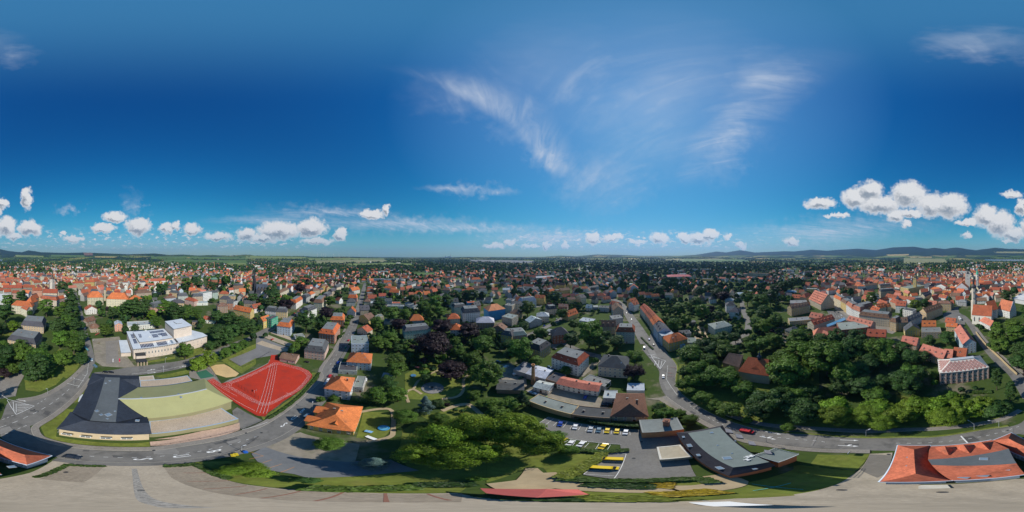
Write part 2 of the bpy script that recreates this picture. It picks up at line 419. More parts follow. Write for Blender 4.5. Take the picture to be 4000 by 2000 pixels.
def make_terrain():
    na = 720
    rs = [0, 60, 200, 500, 1000, 1600, 1900] + list(np.linspace(2050, 12500, 70)) + [13000]
    az = np.linspace(0, 2 * pi, na, endpoint=False)
    vs = [(0, 0, -.05)]
    for r in rs[1:]:
        x, y = r * np.sin(az), r * np.cos(az)
        z = terrain(x, y) - .05 if r < 16000 else np.full(na, -30.)
        vs += list(zip(x, y, z))
    fs = [(0, 1 + (k + 1) % na, 1 + k) for k in range(na)]
    for j in range(len(rs) - 2):
        b0, b1 = 1 + j * na, 1 + (j + 1) * na
        fs += [(b0 + k, b0 + (k + 1) % na, b1 + (k + 1) % na, b1 + k) for k in range(na)]
    m = bpy.data.materials.new('countryside'); m.use_nodes = True; nt = m.node_tree; g = G(nt)
    bs = nt.nodes['Principled BSDF']; bs.inputs['Roughness'].default_value = .95; bs.inputs['Specular IOR Level'].default_value = .1
    pos = g.n('ShaderNodeNewGeometry').outputs['Position']
    sx = g.n('ShaderNodeSeparateXYZ'); nt.links.new(pos, sx.inputs[0])
    rad = g.v('LENGTH', g.v('MULTIPLY', pos, (1, 1, 0)))
    vo = g.n('ShaderNodeTexVoronoi'); vo.inputs['Scale'].default_value = .0022; vo.inputs['Randomness'].default_value = .9
    nt.links.new(g.v('ADD', g.v('MULTIPLY', pos, (1, 1, 0)), g.v('SCALE', g.n('ShaderNodeTexNoise').outputs['Color'], scale=0.)), vo.inputs['Vector'])
    sc = g.n('ShaderNodeSeparateColor'); nt.links.new(vo.outputs['Color'], sc.inputs[0])
    cr = g.n('ShaderNodeValToRGB'); cr.color_ramp.interpolation = 'CONSTANT'
    cols = [(0, (.05, .085, .02)), (.2, (.10, .14, .035)), (.38, (.2, .19, .06)), (.5, (.06, .11, .022)), (.66, (.13, .16, .045)), (.8, (.30, .24, .09)), (.87, (.045, .08, .02))]
    el = cr.color_ramp.elements
    el[0].position = 0; el[0].color = (*cols[0][1], 1); el[1].position = cols[1][0]; el[1].color = (*cols[1][1], 1)
    for p, c in cols[2:]:
        e = el.new(p); e.color = (*c, 1)
    nt.links.new(sc.outputs[0], cr.inputs[0])
    fn = g.noise(g.v('MULTIPLY', pos, (1, 1, 0)), .0011, 5, .6)
    hill = g.ramp(sx.outputs[2], 95, 150)
    forest = g.m('MAXIMUM', g.ramp(fn, .50, .53), hill)
    tex = g.noise(pos, .03, 4, .65)
    fcol = g.v('SCALE', (.016, .034, .018), scale=g.ramp(tex, .3, .7, .55, 1.5, False))
    c = g.mix(forest, cr.outputs[0], fcol)
    near = g.ramp(rad, 1500, 2300)
    tn = g.noise(pos, .03, 5, .65)
    town = g.mix(g.ramp(tn, .52, .66), (.052, .08, .02), (.17, .148, .105))
    town = g.mix(g.ramp(g.noise(pos, .35, 3, .6), .4, .75, 0, .5), town, (.03, .052, .014))
    c = g.mix(near, town, c)
    nt.links.new(c, bs.inputs['Base Color'])
    o = obj('ground', mesh('ground', vs, fs, m, smooth=True)); struct(o)
make_terrain()
def land_z(x, y): return float(terrain(x, y))
def field(crop, pts, col, name='field', lift=1.5, n=10, wob=1.0):
    """a field laid on the land; pts = four corners in photo pixels (left-far, right-far, right-near, left-near)"""
    q = [crop.px(*p) for p in pts] if crop else pts
    vs = []
    for j in range(n + 1):
        for i in range(n + 1):
            u, v = i / n, j / n
            x = (q[0][0] * (1 - u) + q[1][0] * u) * (1 - v) + (q[3][0] * (1 - u) + q[2][0] * u) * v
            y = (q[0][1] * (1 - u) + q[1][1] * u) * (1 - v) + (q[3][1] * (1 - u) + q[2][1] * u) * v
            z = 0
            a, d = ang(x, y)
            # walk out until the sight line meets the land
            k = np.nonzero(H - RW * tan(d) <= terrain(RW * sin(a), RW * cos(a)))[0]
            r = RW[k[0]] if len(k) else 12000.
            X_, Y_ = r * sin(a), r * cos(a)
            vs.append((X_, Y_, land_z(X_, Y_) + lift))
    fs = [(j * (n + 1) + i, j * (n + 1) + i + 1, (j + 1) * (n + 1) + i + 1, (j + 1) * (n + 1) + i) for j in range(n) for i in range(n)]
    fs = [f if area([vs[k] for k in f]) > 0 else tuple(reversed(f)) for f in fs]
    o = obj(name, mesh(name, vs, fs, mat('crop_field', var=.1, scale=.02, big=.14, bigscale=.004, rough=.95)), color=col); struct(o)
    xs, ys = [v[0] for v in vs], [v[1] for v in vs]
    FIELDS.append((min(xs), max(xs), min(ys), max(ys), vs, n))
    return o
FIELDS = []
RW = np.geomspace(500, 13000, 260)
GR, LG, WH, OL = (.075, .13, .03), (.15, .19, .05), (.34, .26, .10), (.20, .20, .09)
for q, c in [([(590,1001),(1000,1004),(1000,1014),(590,1012)], GR), ([(640,1014),(960,1018),(970,1030),(640,1024)], GR), ([(880,1026),(960,1028),(965,1040),(890,1038)], LG),
             ([(960,1000),(1200,1004),(1180,1012),(960,1010)], LG), ([(1230,1018),(1500,1014),(1520,1024),(1240,1030)], OL), ([(1200,1010),(1500,1009),(1500,1013),(1210,1017)], LG),
             ([(1340,1032),(1500,1028),(1640,1032),(1400,1040)], LG), ([(1500,1027),(1640,1034),(1600,1037),(1500,1037)], LG),
             ([(1610,1066),(1715,1067),(1680,1083),(1620,1078)], GR), ([(1385,1062),(1500,1064),(1480,1067),(1390,1067)], OL),
             ([(2135,1057),(2250,1055),(2250,1060),(2135,1061)], LG), ([(2735,1098),(2792,1097),(2792,1109),(2718,1108)], (.30, .22, .07)),
             ([(2660,1013),(2900,1014),(2940,1024),(2650,1024)], GR), ([(2600,1014),(2800,1011),(2860,1015),(2600,1018)], OL),
             ([(3530,1009),(3690,1011),(3702,1028),(3530,1030)], OL), ([(3545,1003),(3640,1003),(3640,1007),(3560,1007)], WH), ([(3460,995),(3550,993),(3550,998),(3470,1000)], WH),
             ([(3455,1000),(3540,1000),(3540,1004),(3460,1004)], LG), ([(3880,983),(4000,984),(4000,990),(3890,989)], OL), ([(60,996),(170,1000),(170,1006),(60,1004)], LG),
             ([(370,1002),(460,1003),(450,1007),(370,1006)], WH), ([(325,987),(362,987),(362,998),(330,998)], (.16, .09, .06)), ([(200,995),(330,998),(330,1004),(200,1003)], GR),
             ([(3340,1078),(3380,1078),(3375,1086),(3340,1085)], GR), ([(1760,1090),(1810,1090),(1810,1102),(1760,1102)], LG), ([(1990,1022),(2000,1022),(2000,1028),(1990,1028)], LG)]:
    field(None, q, c)
field(None, [(1830,1015),(2000,1017),(2000,1029),(1840,1022)], (.17, .17, .16), 'quarry_field'); field(None, [(2000,1017),(2090,1020),(2080,1026),(2000,1029)], (.16, .165, .165), 'quarry_field')
lk = field(None, [(3845,1013),(4010,1014),(4010,1021),(3850,1020)], (.16, .24, .30), 'lake', 2.5)
lk.data.materials[0] = mat('lake_water', (.10, .17, .23), var=.05, scale=.01, big=.05, bigscale=.002, rough=.15, spec=.5)

# ---------------------------------------------------------------- yards, roads, lawns near the eye
def poly(*segs):
    """world points from [(crop, [(x, y), ...]), ...]"""
    return [c(x, y) for c, pts in segs for x, y in pts]
# the paved yard straight below
sheet('courtyard_paving', poly(
    (L[1], [(0, 1010), (250, 960), (440, 860), (880, 893), (1350, 893)]),
    (L[2], [(70, 895), (350, 892), (430, 935), (560, 1000), (700, 1045), (1000, 1085)]),
    (L[3], [(0, 1105), (400, 1122), (1250, 1128)]),
    (L[4], [(0, 1168), (450, 1203), (1100, 1208)]),
    (L[5], [(0, 1208), (300, 1200), (800, 1175), (1300, 1150)]),
    (L[6], [(0, 1140), (180, 1110), (350, 1060), (480, 985), (560, 930), (640, 800), (830, 790), (760, 1000), (1073, 1060)]),
    (L[7], [(300, 1060), (1000, 1010)])), .03, mat('yard_blocks', (.34, .29, .222), var=.09, scale=1.6, big=.1, bigscale=.12, cell=.08, cellscale=3.5, stain=((.19, .165, .125), .09, .45, .7, .6)), thick=.1)
M_block2 = mat('parking_blocks', (.245, .205, .155), var=.1, scale=1.5, cell=.12, cellscale=3, stain=((.13, .1, .07), .2, .5, .75, .4))
sheet('parking_paving', poly((L[1], [(330, 1010), (560, 900), (870, 905), (700, 1040)])), .036, M_block2)
sheet('parking_paving', poly((L[2], [(90, 912), (350, 900), (560, 1005), (1000, 1092), (1500, 1118)]), (L[3], [(400, 1130), (1300, 1132), (1290, 1205), (500, 1205), (0, 1198)]), (L[2], [(900, 1175), (400, 1100), (150, 1000)])), .036, M_block2)
for i, seg in enumerate([[(L[2], 250, 960), (L[2], 560, 955)], [(L[2], 280, 1030), (L[2], 640, 1025)], [(L[2], 420, 1095), (L[2], 780, 1068)], [(L[2], 690, 1140), (L[2], 950, 1090)], [(L[2], 900, 1172), (L[2], 1250, 1105)],
                         [(L[3], 60, 1196), (L[3], 300, 1122)], [(L[3], 665, 1205), (L[3], 655, 1132)], [(L[3], 1200, 1190), (L[3], 1010, 1135)]]):
    a, b = (c(x, y) for c, x, y in seg); t = (b - a).normalized(); w = Vector((-t.y, t.x, 0)) * .12
    sheet('parking_line', [a - w, b - w, b + w, a + w], .042, mat('red_paver_line', (.21, .10, .07), var=.15))
# cobbled drain line across the yard
A = smoothline([L[1](*p) for p in [(1125, 925), (1140, 1000), (1165, 1100), (1230, 1185), (1400, 1228)]] + [L[2](250, 1246), L[2](420, 1252)], 5)
ribbon('cobble_drain', offset(A, -.45), offset(A, .45), .044, mat('cobbles', (.25, .235, .21), var=.15, cell=.35, cellscale=6, scale=3))
sheet('drain_grate', [L[1](1150, 1103), L[1](1212, 1103), L[1](1214, 1109), L[1](1150, 1109)], .05, M_dark)

# ring road: two edges read off the photograph
RING_A = [(U[5], 20, 1000), (U[5], 150, 1160), (L[5], 160, 190), (L[5], 215, 310), (L[5], 400, 440), (L[5], 640, 575), (L[5], 900, 680), (L[5], 1200, 728), (L[6], 400, 762), (L[6], 850, 775), (L[7], 300, 770), (L[7], 700, 720), (L[7], 1000, 640), (L[1], 0, 640), (L[1], 100, 615), (L[1], 250, 570), (L[1], 420, 480), (L[1], 640, 300), (L[1], 745, 170)]
RING_B = [(U[5], 110, 830), (U[5], 240, 1040), (L[5], 310, 60), (L[5], 300, 170), (L[5], 330, 270), (L[5], 560, 440), (L[5], 850, 560), (L[5], 1150, 625), (L[6], 200, 650), (L[6], 850, 672), (L[7], 300, 668), (L[7], 700, 610), (L[7], 950, 575), (L[7], 1073, 520), (L[1], 60, 380), (L[1], 150, 345), (L[1], 350, 310), (L[1], 560, 190), (L[1], 690, 60)]
def line_of(lst): return [c(x, y) for c, x, y in lst]
ra, rb = line_of(RING_A), line_of(RING_B)
ribbon('ring_road', smoothline(ra, 4), smoothline(rb, 4), .02, M_asphalt)
# north avenue on towards the theatre and the boulevard
na_ = line_of([(L[1], 640, 300), (L[1], 760, 130), (L[1], 795, 10), (U[0], 760, 940), (U[0], 715, 800), (U[0], 690, 680), (U[0], 655, 570), (U[0], 640, 515)])
nb_ = line_of([(L[1], 545, 215), (L[1], 690, 60), (L[1], 735, -30), (U[0], 715, 960), (U[0], 695, 830), (U[0], 668, 690), (U[0], 637, 575), (U[0], 615, 515)])
ribbon('avenue', smoothline(na_, 3), smoothline(nb_, 3), .024, M_asphalt)
# the street below the school, past the villa, out to the north east
sa = line_of([(L[1], 60, 560), (L[1], 230, 560), (L[1], 262, 600), (L[1], 300, 660), (L[1], 420, 715), (L[1], 640, 755), (L[1], 1000, 778), (L[1], 1300, 775), (L[2], 300, 735), (L[2], 600, 680), (L[2], 900, 580), (L[2], 1100, 460), (L[2], 1290, 300), (L[2], 1420, 170), (U[2], 560, 1160), (U[2], 680, 980), (U[2], 760, 830), (U[2], 820, 690), (U[2], 860, 580), (U[2], 888, 490), (U[2], 905, 440)])
sb = line_of([(L[1], 0, 650), (L[1], 30, 680), (L[1], 120, 720), (L[1], 300, 790), (L[1], 480, 830), (L[1], 640, 852), (L[1], 900, 868), (L[1], 1350, 865), (L[2], 400, 828), (L[2], 700, 775), (L[2], 980, 690), (L[2], 1180, 580), (L[2], 1360, 400), (L[2], 1480, 250), (U[2], 680, 1120), (U[2], 770, 960), (U[2], 840, 830), (U[2], 880, 690), (U[2], 900, 580), (U[2], 918, 490), (U[2], 925, 440)])
ribbon('bus_street', smoothline(sa, 4), smoothline(sb, 4), .028, M_asphalt)
# street in front of the theatre
ta = line_of([(L[1], 790, 120), (U[1], 0, 1150), (U[1], 250, 1120), (U[1], 480, 1085), (U[1], 620, 1035), (U[1], 760, 990), (U[1], 900, 935), (U[1], 1000, 900), (U[2], 40, 840), (U[2], 170, 780), (U[2], 330, 690)])
tb = line_of([(L[1], 790, 200), (U[1], 0, 1225), (U[1], 250, 1195), (U[1], 480, 1150), (U[1], 650, 1085), (U[1], 800, 1020), (U[1], 920, 965), (U[1], 1020, 925), (U[2], 60, 880), (U[2], 190, 810), (U[2], 345, 705)])
ribbon('theatre_street', smoothline(ta, 3), smoothline(tb, 3), .032, M_asphalt)
def street(name, pts, w, z=.02, m=None):
    c = smoothline([k(x, y) for k, x, y in pts], 4); LINES.append((c, w / 2 + 2))
    return ribbon(name, offset(c, -w / 2), offset(c, w / 2), z, m or M_asphalt)
for nm in (na_, nb_, sa, sb, ta, tb, ra, rb): LINES.append((smoothline(nm, 3), 6))
street('town_street', [(U[5], 60, 950), (U[4], 1040, 800), (U[4], 985, 720), (U[4], 940, 650), (U[4], 900, 610), (U[4], 860, 585), (U[4], 700, 520)], 14, .036)
street('park_road', [(U[5], 760, 970), (U[5], 880, 880), (U[5], 910, 780), (U[5], 870, 680), (U[5], 845, 575)], 9, .02)
street('church_street', [(L[1], 60, 330), (U[7], 1000, 1210), (U[7], 850, 1080), (U[7], 720, 930), (U[7], 640, 810), (U[7], 560, 720), (U[7], 470, 690)], 9, .02)
sheet('town_square', poly((U[7], [(395, 700), (480, 650), (520, 640), (530, 690), (575, 720), (580, 790), (480, 790), (400, 740)])), .03, M_asphalt)
street('market_street', [(U[6], 1073, 850), (U[6], 900, 800), (U[6], 700, 720), (U[6], 600, 660), (U[6], 550, 590), (U[6], 545, 545)], 16, .02, M_pave)
sheet('market_parking', poly((U[6], [(490, 670), (600, 680), (720, 760), (560, 760)])), .03, M_asphalt)
street('side_street', [(U[4], 0, 950), (U[4], 200, 850), (U[4], 330, 790), (U[4], 430, 730)], 7)
street('side_street', [(U[4], 330, 980), (U[4], 420, 940), (U[4], 560, 1010), (U[4], 740, 1060)], 7)
street('side_street', [(U[3], 880, 760), (U[3], 1000, 730), (U[4], 120, 660), (U[4], 260, 630)], 7)
street('lane', [(U[4], 570, 1220), (U[4], 690, 1120), (U[4], 740, 1060)], 5, .02, M_yard)
street('far_street', [(B[4], 1380, 60), (B[4], 1350, 120), (B[4], 1400, 200)], 12, .02, M_yard)
street('far_street', [(B[6], 1100, 560), (B[6], 1250, 440), (B[6], 1370, 340)], 9, .02)
street('far_street', [(B[6], 620, 250), (B[6], 420, 170), (B[6], 330, 120)], 10, .02, M_yard)

# pavements with kerbs
def strip(name, pts, w, m=M_pave, z=.13, side=1):
    c = smoothline([k(x, y) for k, x, y in pts], 4)
    o = ribbon(name, c, offset(c, w * side), z, m, thick=.16)
    kb = ribbon('kerb', offset(c, -.16 * side), c, .15 + z + .004 + .001 * ZK[0], M_kerb, parent=o, thick=.17)
    return o
strip('pavement', [(L[1], 745, 170), (L[1], 640, 300), (L[1], 420, 480), (L[1], 285, 560), (L[1], 268, 610), (L[1], 310, 670), (L[1], 430, 715), (L[1], 640, 752), (L[1], 1000, 774), (L[1], 1300, 771), (L[2], 300, 731), (L[2], 600, 676), (L[2], 900, 576), (L[2], 1100, 456), (L[2], 1290, 296), (L[2], 1420, 166), (U[2], 560, 1156), (U[2], 680, 976), (U[2], 756, 826)], 2.6, side=1)
strip('pavement', [(L[1], 480, 834), (L[1], 640, 856), (L[1], 900, 872), (L[1], 1350, 869), (L[2], 400, 832), (L[2], 700, 779), (L[2], 980, 694), (L[2], 1180, 584), (L[2], 1362, 404), (L[2], 1484, 254), (U[2], 684, 1124), (U[2], 774, 964)], 2.2, M_asphalt, side=-1)
strip('pavement', [(L[5], 215, 314), (L[5], 400, 444), (L[5], 640, 579), (L[5], 900, 684), (L[5], 1200, 732), (L[6], 400, 766), (L[6], 640, 770)], 2.2, side=-1)
strip('pavement', [(U[5], 230, 1035), (L[5], 306, 60), (L[5], 296, 170), (L[5], 326, 270), (L[5], 556, 440), (L[5], 846, 558), (L[5], 1146, 622), (L[6], 200, 646), (L[6], 850, 668), (L[7], 300, 664), (L[7], 700, 606), (L[7], 946, 571)], 1.2, M_grass, side=1)
strip('footpath', [(L[5], 700, 470), (L[5], 1000, 560), (L[6], 200, 602), (L[6], 850, 615), (L[7], 300, 605), (L[7], 680, 565), (L[7], 900, 520), (L[7], 1060, 440)], 2.6, M_pave, .05, side=1)
strip('pavement', [(L[1], 690, 60), (L[1], 556, 186), (L[1], 346, 306), (L[1], 150, 340)], 3.4, M_pave, side=1)
strip('pavement', [(U[7], 1073, 1205), (U[7], 880, 1060), (U[7], 750, 930), (U[7], 665, 815)], 2.5, M_pave, side=-1)
# lawns and beds
for c, pts in [(L[1], [(340, 570), (560, 422), (700, 430), (480, 590), (470, 655), (1140, 712), (1250, 700), (1262, 738), (900, 735), (560, 708), (380, 660)]),
               (L[1], [(610, 370), (740, 240), (735, 300), (665, 365)]), (L[1], [(470, 250), (540, 215), (520, 245), (490, 258)]),
               (L[1], [(205, 180), (330, 110), (560, 120), (470, 220), (330, 280), (215, 265)]),
               (L[1], [(280, 990), (560, 888), (880, 893), (870, 918), (560, 900), (330, 1005)]), (L[2], [(70, 898), (350, 880), (430, 930), (560, 1005), (1000, 1080), (1500, 1108), (1400, 1030), (900, 940), (640, 860), (420, 865)]),
               (L[3], [(0, 1105), (400, 1120), (1280, 1122), (1400, 1000), (900, 940), (300, 980), (0, 1000)]),
               (L[3], [(470, 445), (690, 450), (700, 600), (640, 665), (410, 665)]), (L[3], [(820, 130), (1010, 30), (1300, 60), (1400, 200), (1290, 310), (1150, 345), (850, 340), (820, 250)]),
               (L[3], [(1140, 440), (1390, 390), (1490, 500), (1100, 560), (950, 480)]), (L[3], [(800, 600), (900, 540), (1100, 560), (1500, 700), (1500, 1000), (900, 960), (760, 800)]),
               (L[4], [(380, 900), (500, 800), (980, 790), (960, 850), (700, 1000), (560, 1005), (480, 920)]), (L[4], [(0, 560), (500, 560), (480, 900), (330, 910), (0, 1040)]), (L[4], [(610, 1000), (1503, 1015), (1503, 1085), (1200, 1080), (840, 1045)]),
               (L[4], [(900, 1110), (1503, 1115), (1503, 1205), (450, 1200), (0, 1165), (0, 1130)]),
               (L[5], [(0, 1020), (500, 1000), (620, 1045), (560, 1058), (0, 1085)]), (L[5], [(0, 1120), (650, 1095), (760, 1060), (1340, 905), (1503, 900), (1503, 1120), (1200, 1165), (800, 1185), (0, 1205)]),
               (L[6], [(0, 900), (70, 895), (520, 940), (500, 985), (350, 1062), (150, 1112), (0, 1138)]), (L[6], [(140, 885), (200, 805), (640, 800), (530, 935), (160, 895)]),
               (L[6], [(0, 570), (0, 400), (1073, 400), (1073, 560), (850, 612), (300, 598)]), (L[5], [(330, 270), (330, 50), (700, 0), (1500, 0), (1500, 600), (1000, 555), (700, 468), (560, 430)]),
               (L[7], [(0, 600), (0, 300), (900, 350), (1000, 440), (680, 560), (300, 603)]), (L[5], [(110, 400), (190, 350), (330, 440), (300, 500), (110, 500)]),
               (U[1], [(160, 1095), (390, 1055), (400, 1075), (165, 1110)]), (U[1], [(430, 1070), (520, 1000), (700, 970), (720, 990), (490, 1080)]), (U[1], [(780, 1090), (1000, 980), (1073, 950), (1073, 1120), (950, 1200), (830, 1120)]),
               (U[1], [(220, 1220), (510, 1165), (600, 1130), (720, 1100), (830, 1110), (670, 1150), (300, 1240)]), (L[2], [(1330, 120), (1385, 120), (1250, 300), (920, 515), (900, 490), (1200, 290)]),
               (U[0], [(380, 1090), (500, 990), (700, 1050), (640, 1180), (560, 1240), (420, 1180)]), (U[0], [(0, 1250), (160, 1180), (60, 1000), (0, 1000)]), (U[0], [(0, 900), (40, 840), (110, 860), (60, 910)])]:
    sheet('lawn', [c(x, y) for x, y in pts], .012, M_grass)
# paths in the garden, sandy kindergarten ground
street('garden_path', [(L[4], 470, 960), (L[4], 530, 1015), (L[4], 640, 1060), (L[4], 1000, 1090), (L[4], 1500, 1098), (L[5], 300, 1095), (L[5], 560, 1085), (L[5], 760, 1035), (L[5], 600, 980)], 4.2, .03, M_sandy)
sheet('sandy_terrace', [L[4](x, y) for x, y in [(0, 1050), (250, 1020), (330, 920), (430, 920), (560, 1010), (640, 1080), (500, 1100), (100, 1105)]], .022, M_sandy)
street('garden_path', [(L[3], 850, 370), (L[3], 830, 290), (L[3], 890, 260), (L[3], 960, 300)], 1.6, .03, M_sandy)
street('garden_path', [(L[3], 890, 260), (L[3], 930, 190), (L[3], 1010, 140), (L[3], 1100, 100)], 1.6, .034, M_sandy)
street('garden_path', [(L[3], 1130, 440), (L[3], 1240, 400), (L[3], 1340, 385), (L[3], 1400, 420), (L[3], 1480, 490)], 2.4, .03, M_sandy)
street('garden_path', [(L[3], 1130, 340), (L[3], 1260, 320), (L[3], 1310, 260), (L[3], 1310, 180), (L[3], 1350, 140)], 1.8, .03, M_sandy)
street('garden_path', [(L[3], 440, 450), (L[3], 600, 425), (L[3], 710, 440), (L[3], 720, 600), (L[3], 690, 660), (L[3], 500, 700)], 1.8, .034, M_sandy)
sheet('asphalt_yard', poly((L[2], [(820, 800), (930, 740), (1180, 760), (1500, 850)]), (L[3], [(300, 860), (700, 850), (940, 940), (700, 960), (0, 1000)]), (L[2], [(1180, 970), (940, 930)])), .02, mat('yard_asphalt', (.14, .145, .15), var=.12, scale=.8))
for q in [[(800, 780), (920, 818)], [(800, 845), (920, 818)], [(915, 875), (990, 850)], [(960, 920), (1075, 885)], [(1065, 955), (1180, 910)]]:
    a, b = L[2](*q[0]), L[2](*q[1]); t = (b - a).normalized(); w = Vector((-t.y, t.x, 0)) * .08
    sheet('bay_line', [a - w, b - w, b + w, a + w], .026, mat('orange_line', (.4, .2, .08), var=.1))
sheet('gravel_yard', poly((L[2], [(930, 740), (1070, 650), (1230, 620), ]), (L[3], [(0, 640), (300, 700), (440, 720), (400, 870), (0, 840)])), .016, M_yard)
sheet('theatre_forecourt', poly((U[0], [(770, 910), (1000, 890), (1060, 1050), (1130, 1140), (1060, 1150), (860, 1140), (800, 1100)])), .018, M_yard)
sheet('theatre_steps', poly((U[0], [(885, 930), (990, 920), (990, 1110), (890, 1120)])), .05, M_pave, thick=.1)
sheet('traffic_island', poly((L[1], [(935, 100), (1100, 85), (1400, 35), (1450, 45), (1350, 75), (1000, 110)])), .13, M_asphalt, thick=.15)
sheet('park_court', poly((L[1], [(0, 180), (200, 90), (210, 130), (150, 240), (130, 320), (0, 260)])), .02, M_pave)
sheet('forecourt', poly((U[5], [(440, 930), (470, 800), (530, 790), (560, 880), (600, 940), (500, 920)])), .02, M_sandy)
sheet('gravel_lot', poly((U[6], [(40, 830), (140, 800), (150, 900), (200, 920), (130, 950)])), .02, M_yard)
sheet('block_parking', poly((L[4], [(430, 545), (520, 490), (700, 530), (1000, 570), (1290, 600), (1503, 660), (1503, 1010), (1080, 1012), (810, 975), (980, 800), (1130, 770), (1120, 720), (640, 660)])), .022, mat('grey_blocks', (.165, .157, .145), var=.08, scale=1.3, cell=.1, cellscale=3))
sheet('block_parking', poly((L[5], [(0, 660), (360, 640), (480, 1000), (0, 1012)])), .026, mat('grey_blocks'))
sheet('works_yard', poly((L[4], [(330, 270), (480, 220), (600, 250), (960, 330), (1040, 440), (700, 420), (480, 340)])), .02, M_yard)
sheet('works_yard', poly((L[4], [(0, 60), (200, 40), (330, 130), (340, 240), (200, 220), (60, 130)])), .016, M_yard)
sheet('asphalt_drive', poly((L[6], [(560, 935), (640, 805), (830, 812), (770, 965), (700, 1000)])), .034, mat('brown_asphalt', (.15, .135, .115), var=.12))
sheet('school_drive', poly((L[2], [(680, 560), (660, 440), (700, 410), (915, 520), (740, 595)])), .016, M_asphalt)
sheet('pink_paving', poly((L[1], [(1255, 700), (1503, 670)]), (L[2], [(0, 680), (400, 610), (720, 540), (725, 600), (400, 690), (0, 735)]), (L[1], [(1262, 735)])), .02, mat('pink_blocks', (.42, .29, .22), var=.1, cell=.12, cellscale=3))
sheet('parking_lot', poly((U[2], [(0, 900), (60, 900), (280, 985), (180, 1040), (0, 1073)])), .018, mat('grey_asphalt', (.17, .165, .16), var=.1)); sheet('parking_lot', poly((U[1], [(850, 1080), (1073, 990), (1073, 1070), (940, 1140)])), .018, mat('grey_asphalt'))
for k, a in enumerate([[(60, 895), (90, 870), (330, 960), (310, 985)], [(0, 950), (50, 925), (280, 1000), (250, 1020)], [(120, 860), (150, 845), (400, 930), (380, 950)]]): sheet('parking_bays', poly((U[2], a)), .022, mat('bay_blocks', (.36, .29, .21), var=.1, cell=.12, cellscale=2))
sheet('works_lane', poly((L[5], [(50, 340), (200, 320), (390, 450), (330, 450), (160, 350)])), .02, M_yard)

M_patch = mat('asphalt_repair', (.085, .083, .08), var=.15, scale=.8); M_patch2 = mat('asphalt_pale_repair', (.20, .19, .175), var=.12, scale=.8)
for k, (c, q, m_) in enumerate([(L[2], [(505,712),(700,665),(705,685),(520,725)], M_patch), (L[2], [(610,700),(720,672),(735,690),(630,720)], M_patch2), (L[1], [(700,770),(750,770),(745,782),(690,780)], M_patch), (L[1], [(940,812),(1030,818),(1020,835),(950,830)], M_patch), (L[1], [(1300,780),(1500,775),(1500,800),(1320,806)], M_patch2),
        (L[2], [(0,770),(180,745),(200,775),(0,806)], M_patch2), (L[1], [(255,430),(330,440),(320,455),(250,445)], M_patch), (L[1], [(380,440),(430,450),(400,480),(360,465)], M_patch), (L[1], [(0,590),(80,570),(110,600),(0,640)], M_patch2), (L[5], [(430,440),(470,460),(455,470),(415,450)], M_patch), (L[6], [(425,712),(545,716),(545,730),(430,726)], M_patch), (L[6], [(180,655),(200,655),(160,735),(140,735)], M_patch2),
        (L[7], [(880,600),(980,580),(985,615),(905,630)], M_patch2), (L[7], [(560,662),(640,650),(700,690),(610,705)], M_patch), (U[2], [(690,1000),(720,960),(750,965),(720,1010)], M_patch), (U[2], [(600,1190),(640,1140),(670,1150),(630,1200)], M_patch2), (U[5], [(60,1000),(110,990),(150,1060),(110,1080)], M_patch2), (L[5], [(190,200),(240,190),(270,260),(225,270)], M_patch2)]):
    sheet('road_patch', [c(x, y) for x, y in q], .055, m_)
ME_MAN = MB().lathe([(.42, 0), (.42, .012)], n=16).me('manhole_cover', M_dark)
for c, x, y in [(L[1],288,430),(L[1],650,130),(L[2],905,625),(L[2],775,628),(L[7],935,605),(L[5],350,300),(L[6],795,1806 - 1000),(L[1],550,955),(L[7],380,1122),(L[4],1235,838),(L[4],1300,700),(L[6],395,1103),(L[1],1290,772),(L[2],555,790)]:
    struct(obj('manhole_cover', ME_MAN, None, c(x, y) + Vector((0, 0, .34))))

# ---------------------------------------------------------------- houses
WALL = {'w': ((.68, .66, .62), 'white'), 'c': ((.60, .52, .38), 'cream'), 'y': ((.58, .42, .13), 'yellow'), 'o': ((.50, .37, .20), 'ochre'), 'p': ((.56, .36, .30), 'pale pink'),
        'b': ((.42, .49, .55), 'pale blue'), 'g': ((.36, .46, .38), 'mint green'), 'r': ((.32, .13, .075), 'brick red'), 't': ((.42, .34, .24), 'tan'), 'k': ((.26, .18, .12), 'brown'),
        's': ((.62, .33, .22), 'salmon'), 'n': ((.42, .42, .40), 'grey'), 'U': ((.05, .25, .48), 'blue-netted'), 'E': ((.05, .36, .22), 'green-netted')}
ROOF = {'R': ((.31, .08, .038), 'red tiled'), 'O': ((.43, .115, .038), 'orange tiled'), 'B': ((.16, .09, .06), 'brown tiled'), 'D': ((.065, .068, .075), 'dark slate'), 'G': ((.19, .21, .20), 'grey-green'),
        'P': ((.41, .145, .095), 'pink-red tiled'), 'S': ((.36, .39, .42), 'pale metal'), 'X': ((.25, .03, .04), 'dark red')}
rng = random.Random(7)
def window_mesh():
    mb = MB()
    mb.box(-.5, .5, -.02, .02, 0, 1, 1)
    for a in ((-.56, -.46, 0, 1), (.46, .56, 0, 1), (-.56, .56, -.05, .05), (-.56, .56, .95, 1.04), (-.035, .035, .05, .95), (-.46, .46, .64, .70)):
        mb.box(a[0], a[1], -.06, .03, a[2], a[3], 0)
    return mb.me('window', [M_frame, M_glass])
ME_WIN = window_mesh()
def door_mesh():
    mb = MB(); mb.box(-.5, .5, -.05, .03, 0, 1, 0)
    for a in ((-.6, -.5, 0, 1.05), (.5, .6, 0, 1.05), (-.5, .5, 1, 1.05)): mb.box(a[0], a[1], -.09, .03, a[2], a[3], 1)
    mb.box(-.32, .32, -.07, -.05, .62, .92, 2)
    return mb.me('door', [mat('door_paint', (.14, .075, .04), var=.15), M_frame, M_glass])
ME_DOOR = door_mesh()
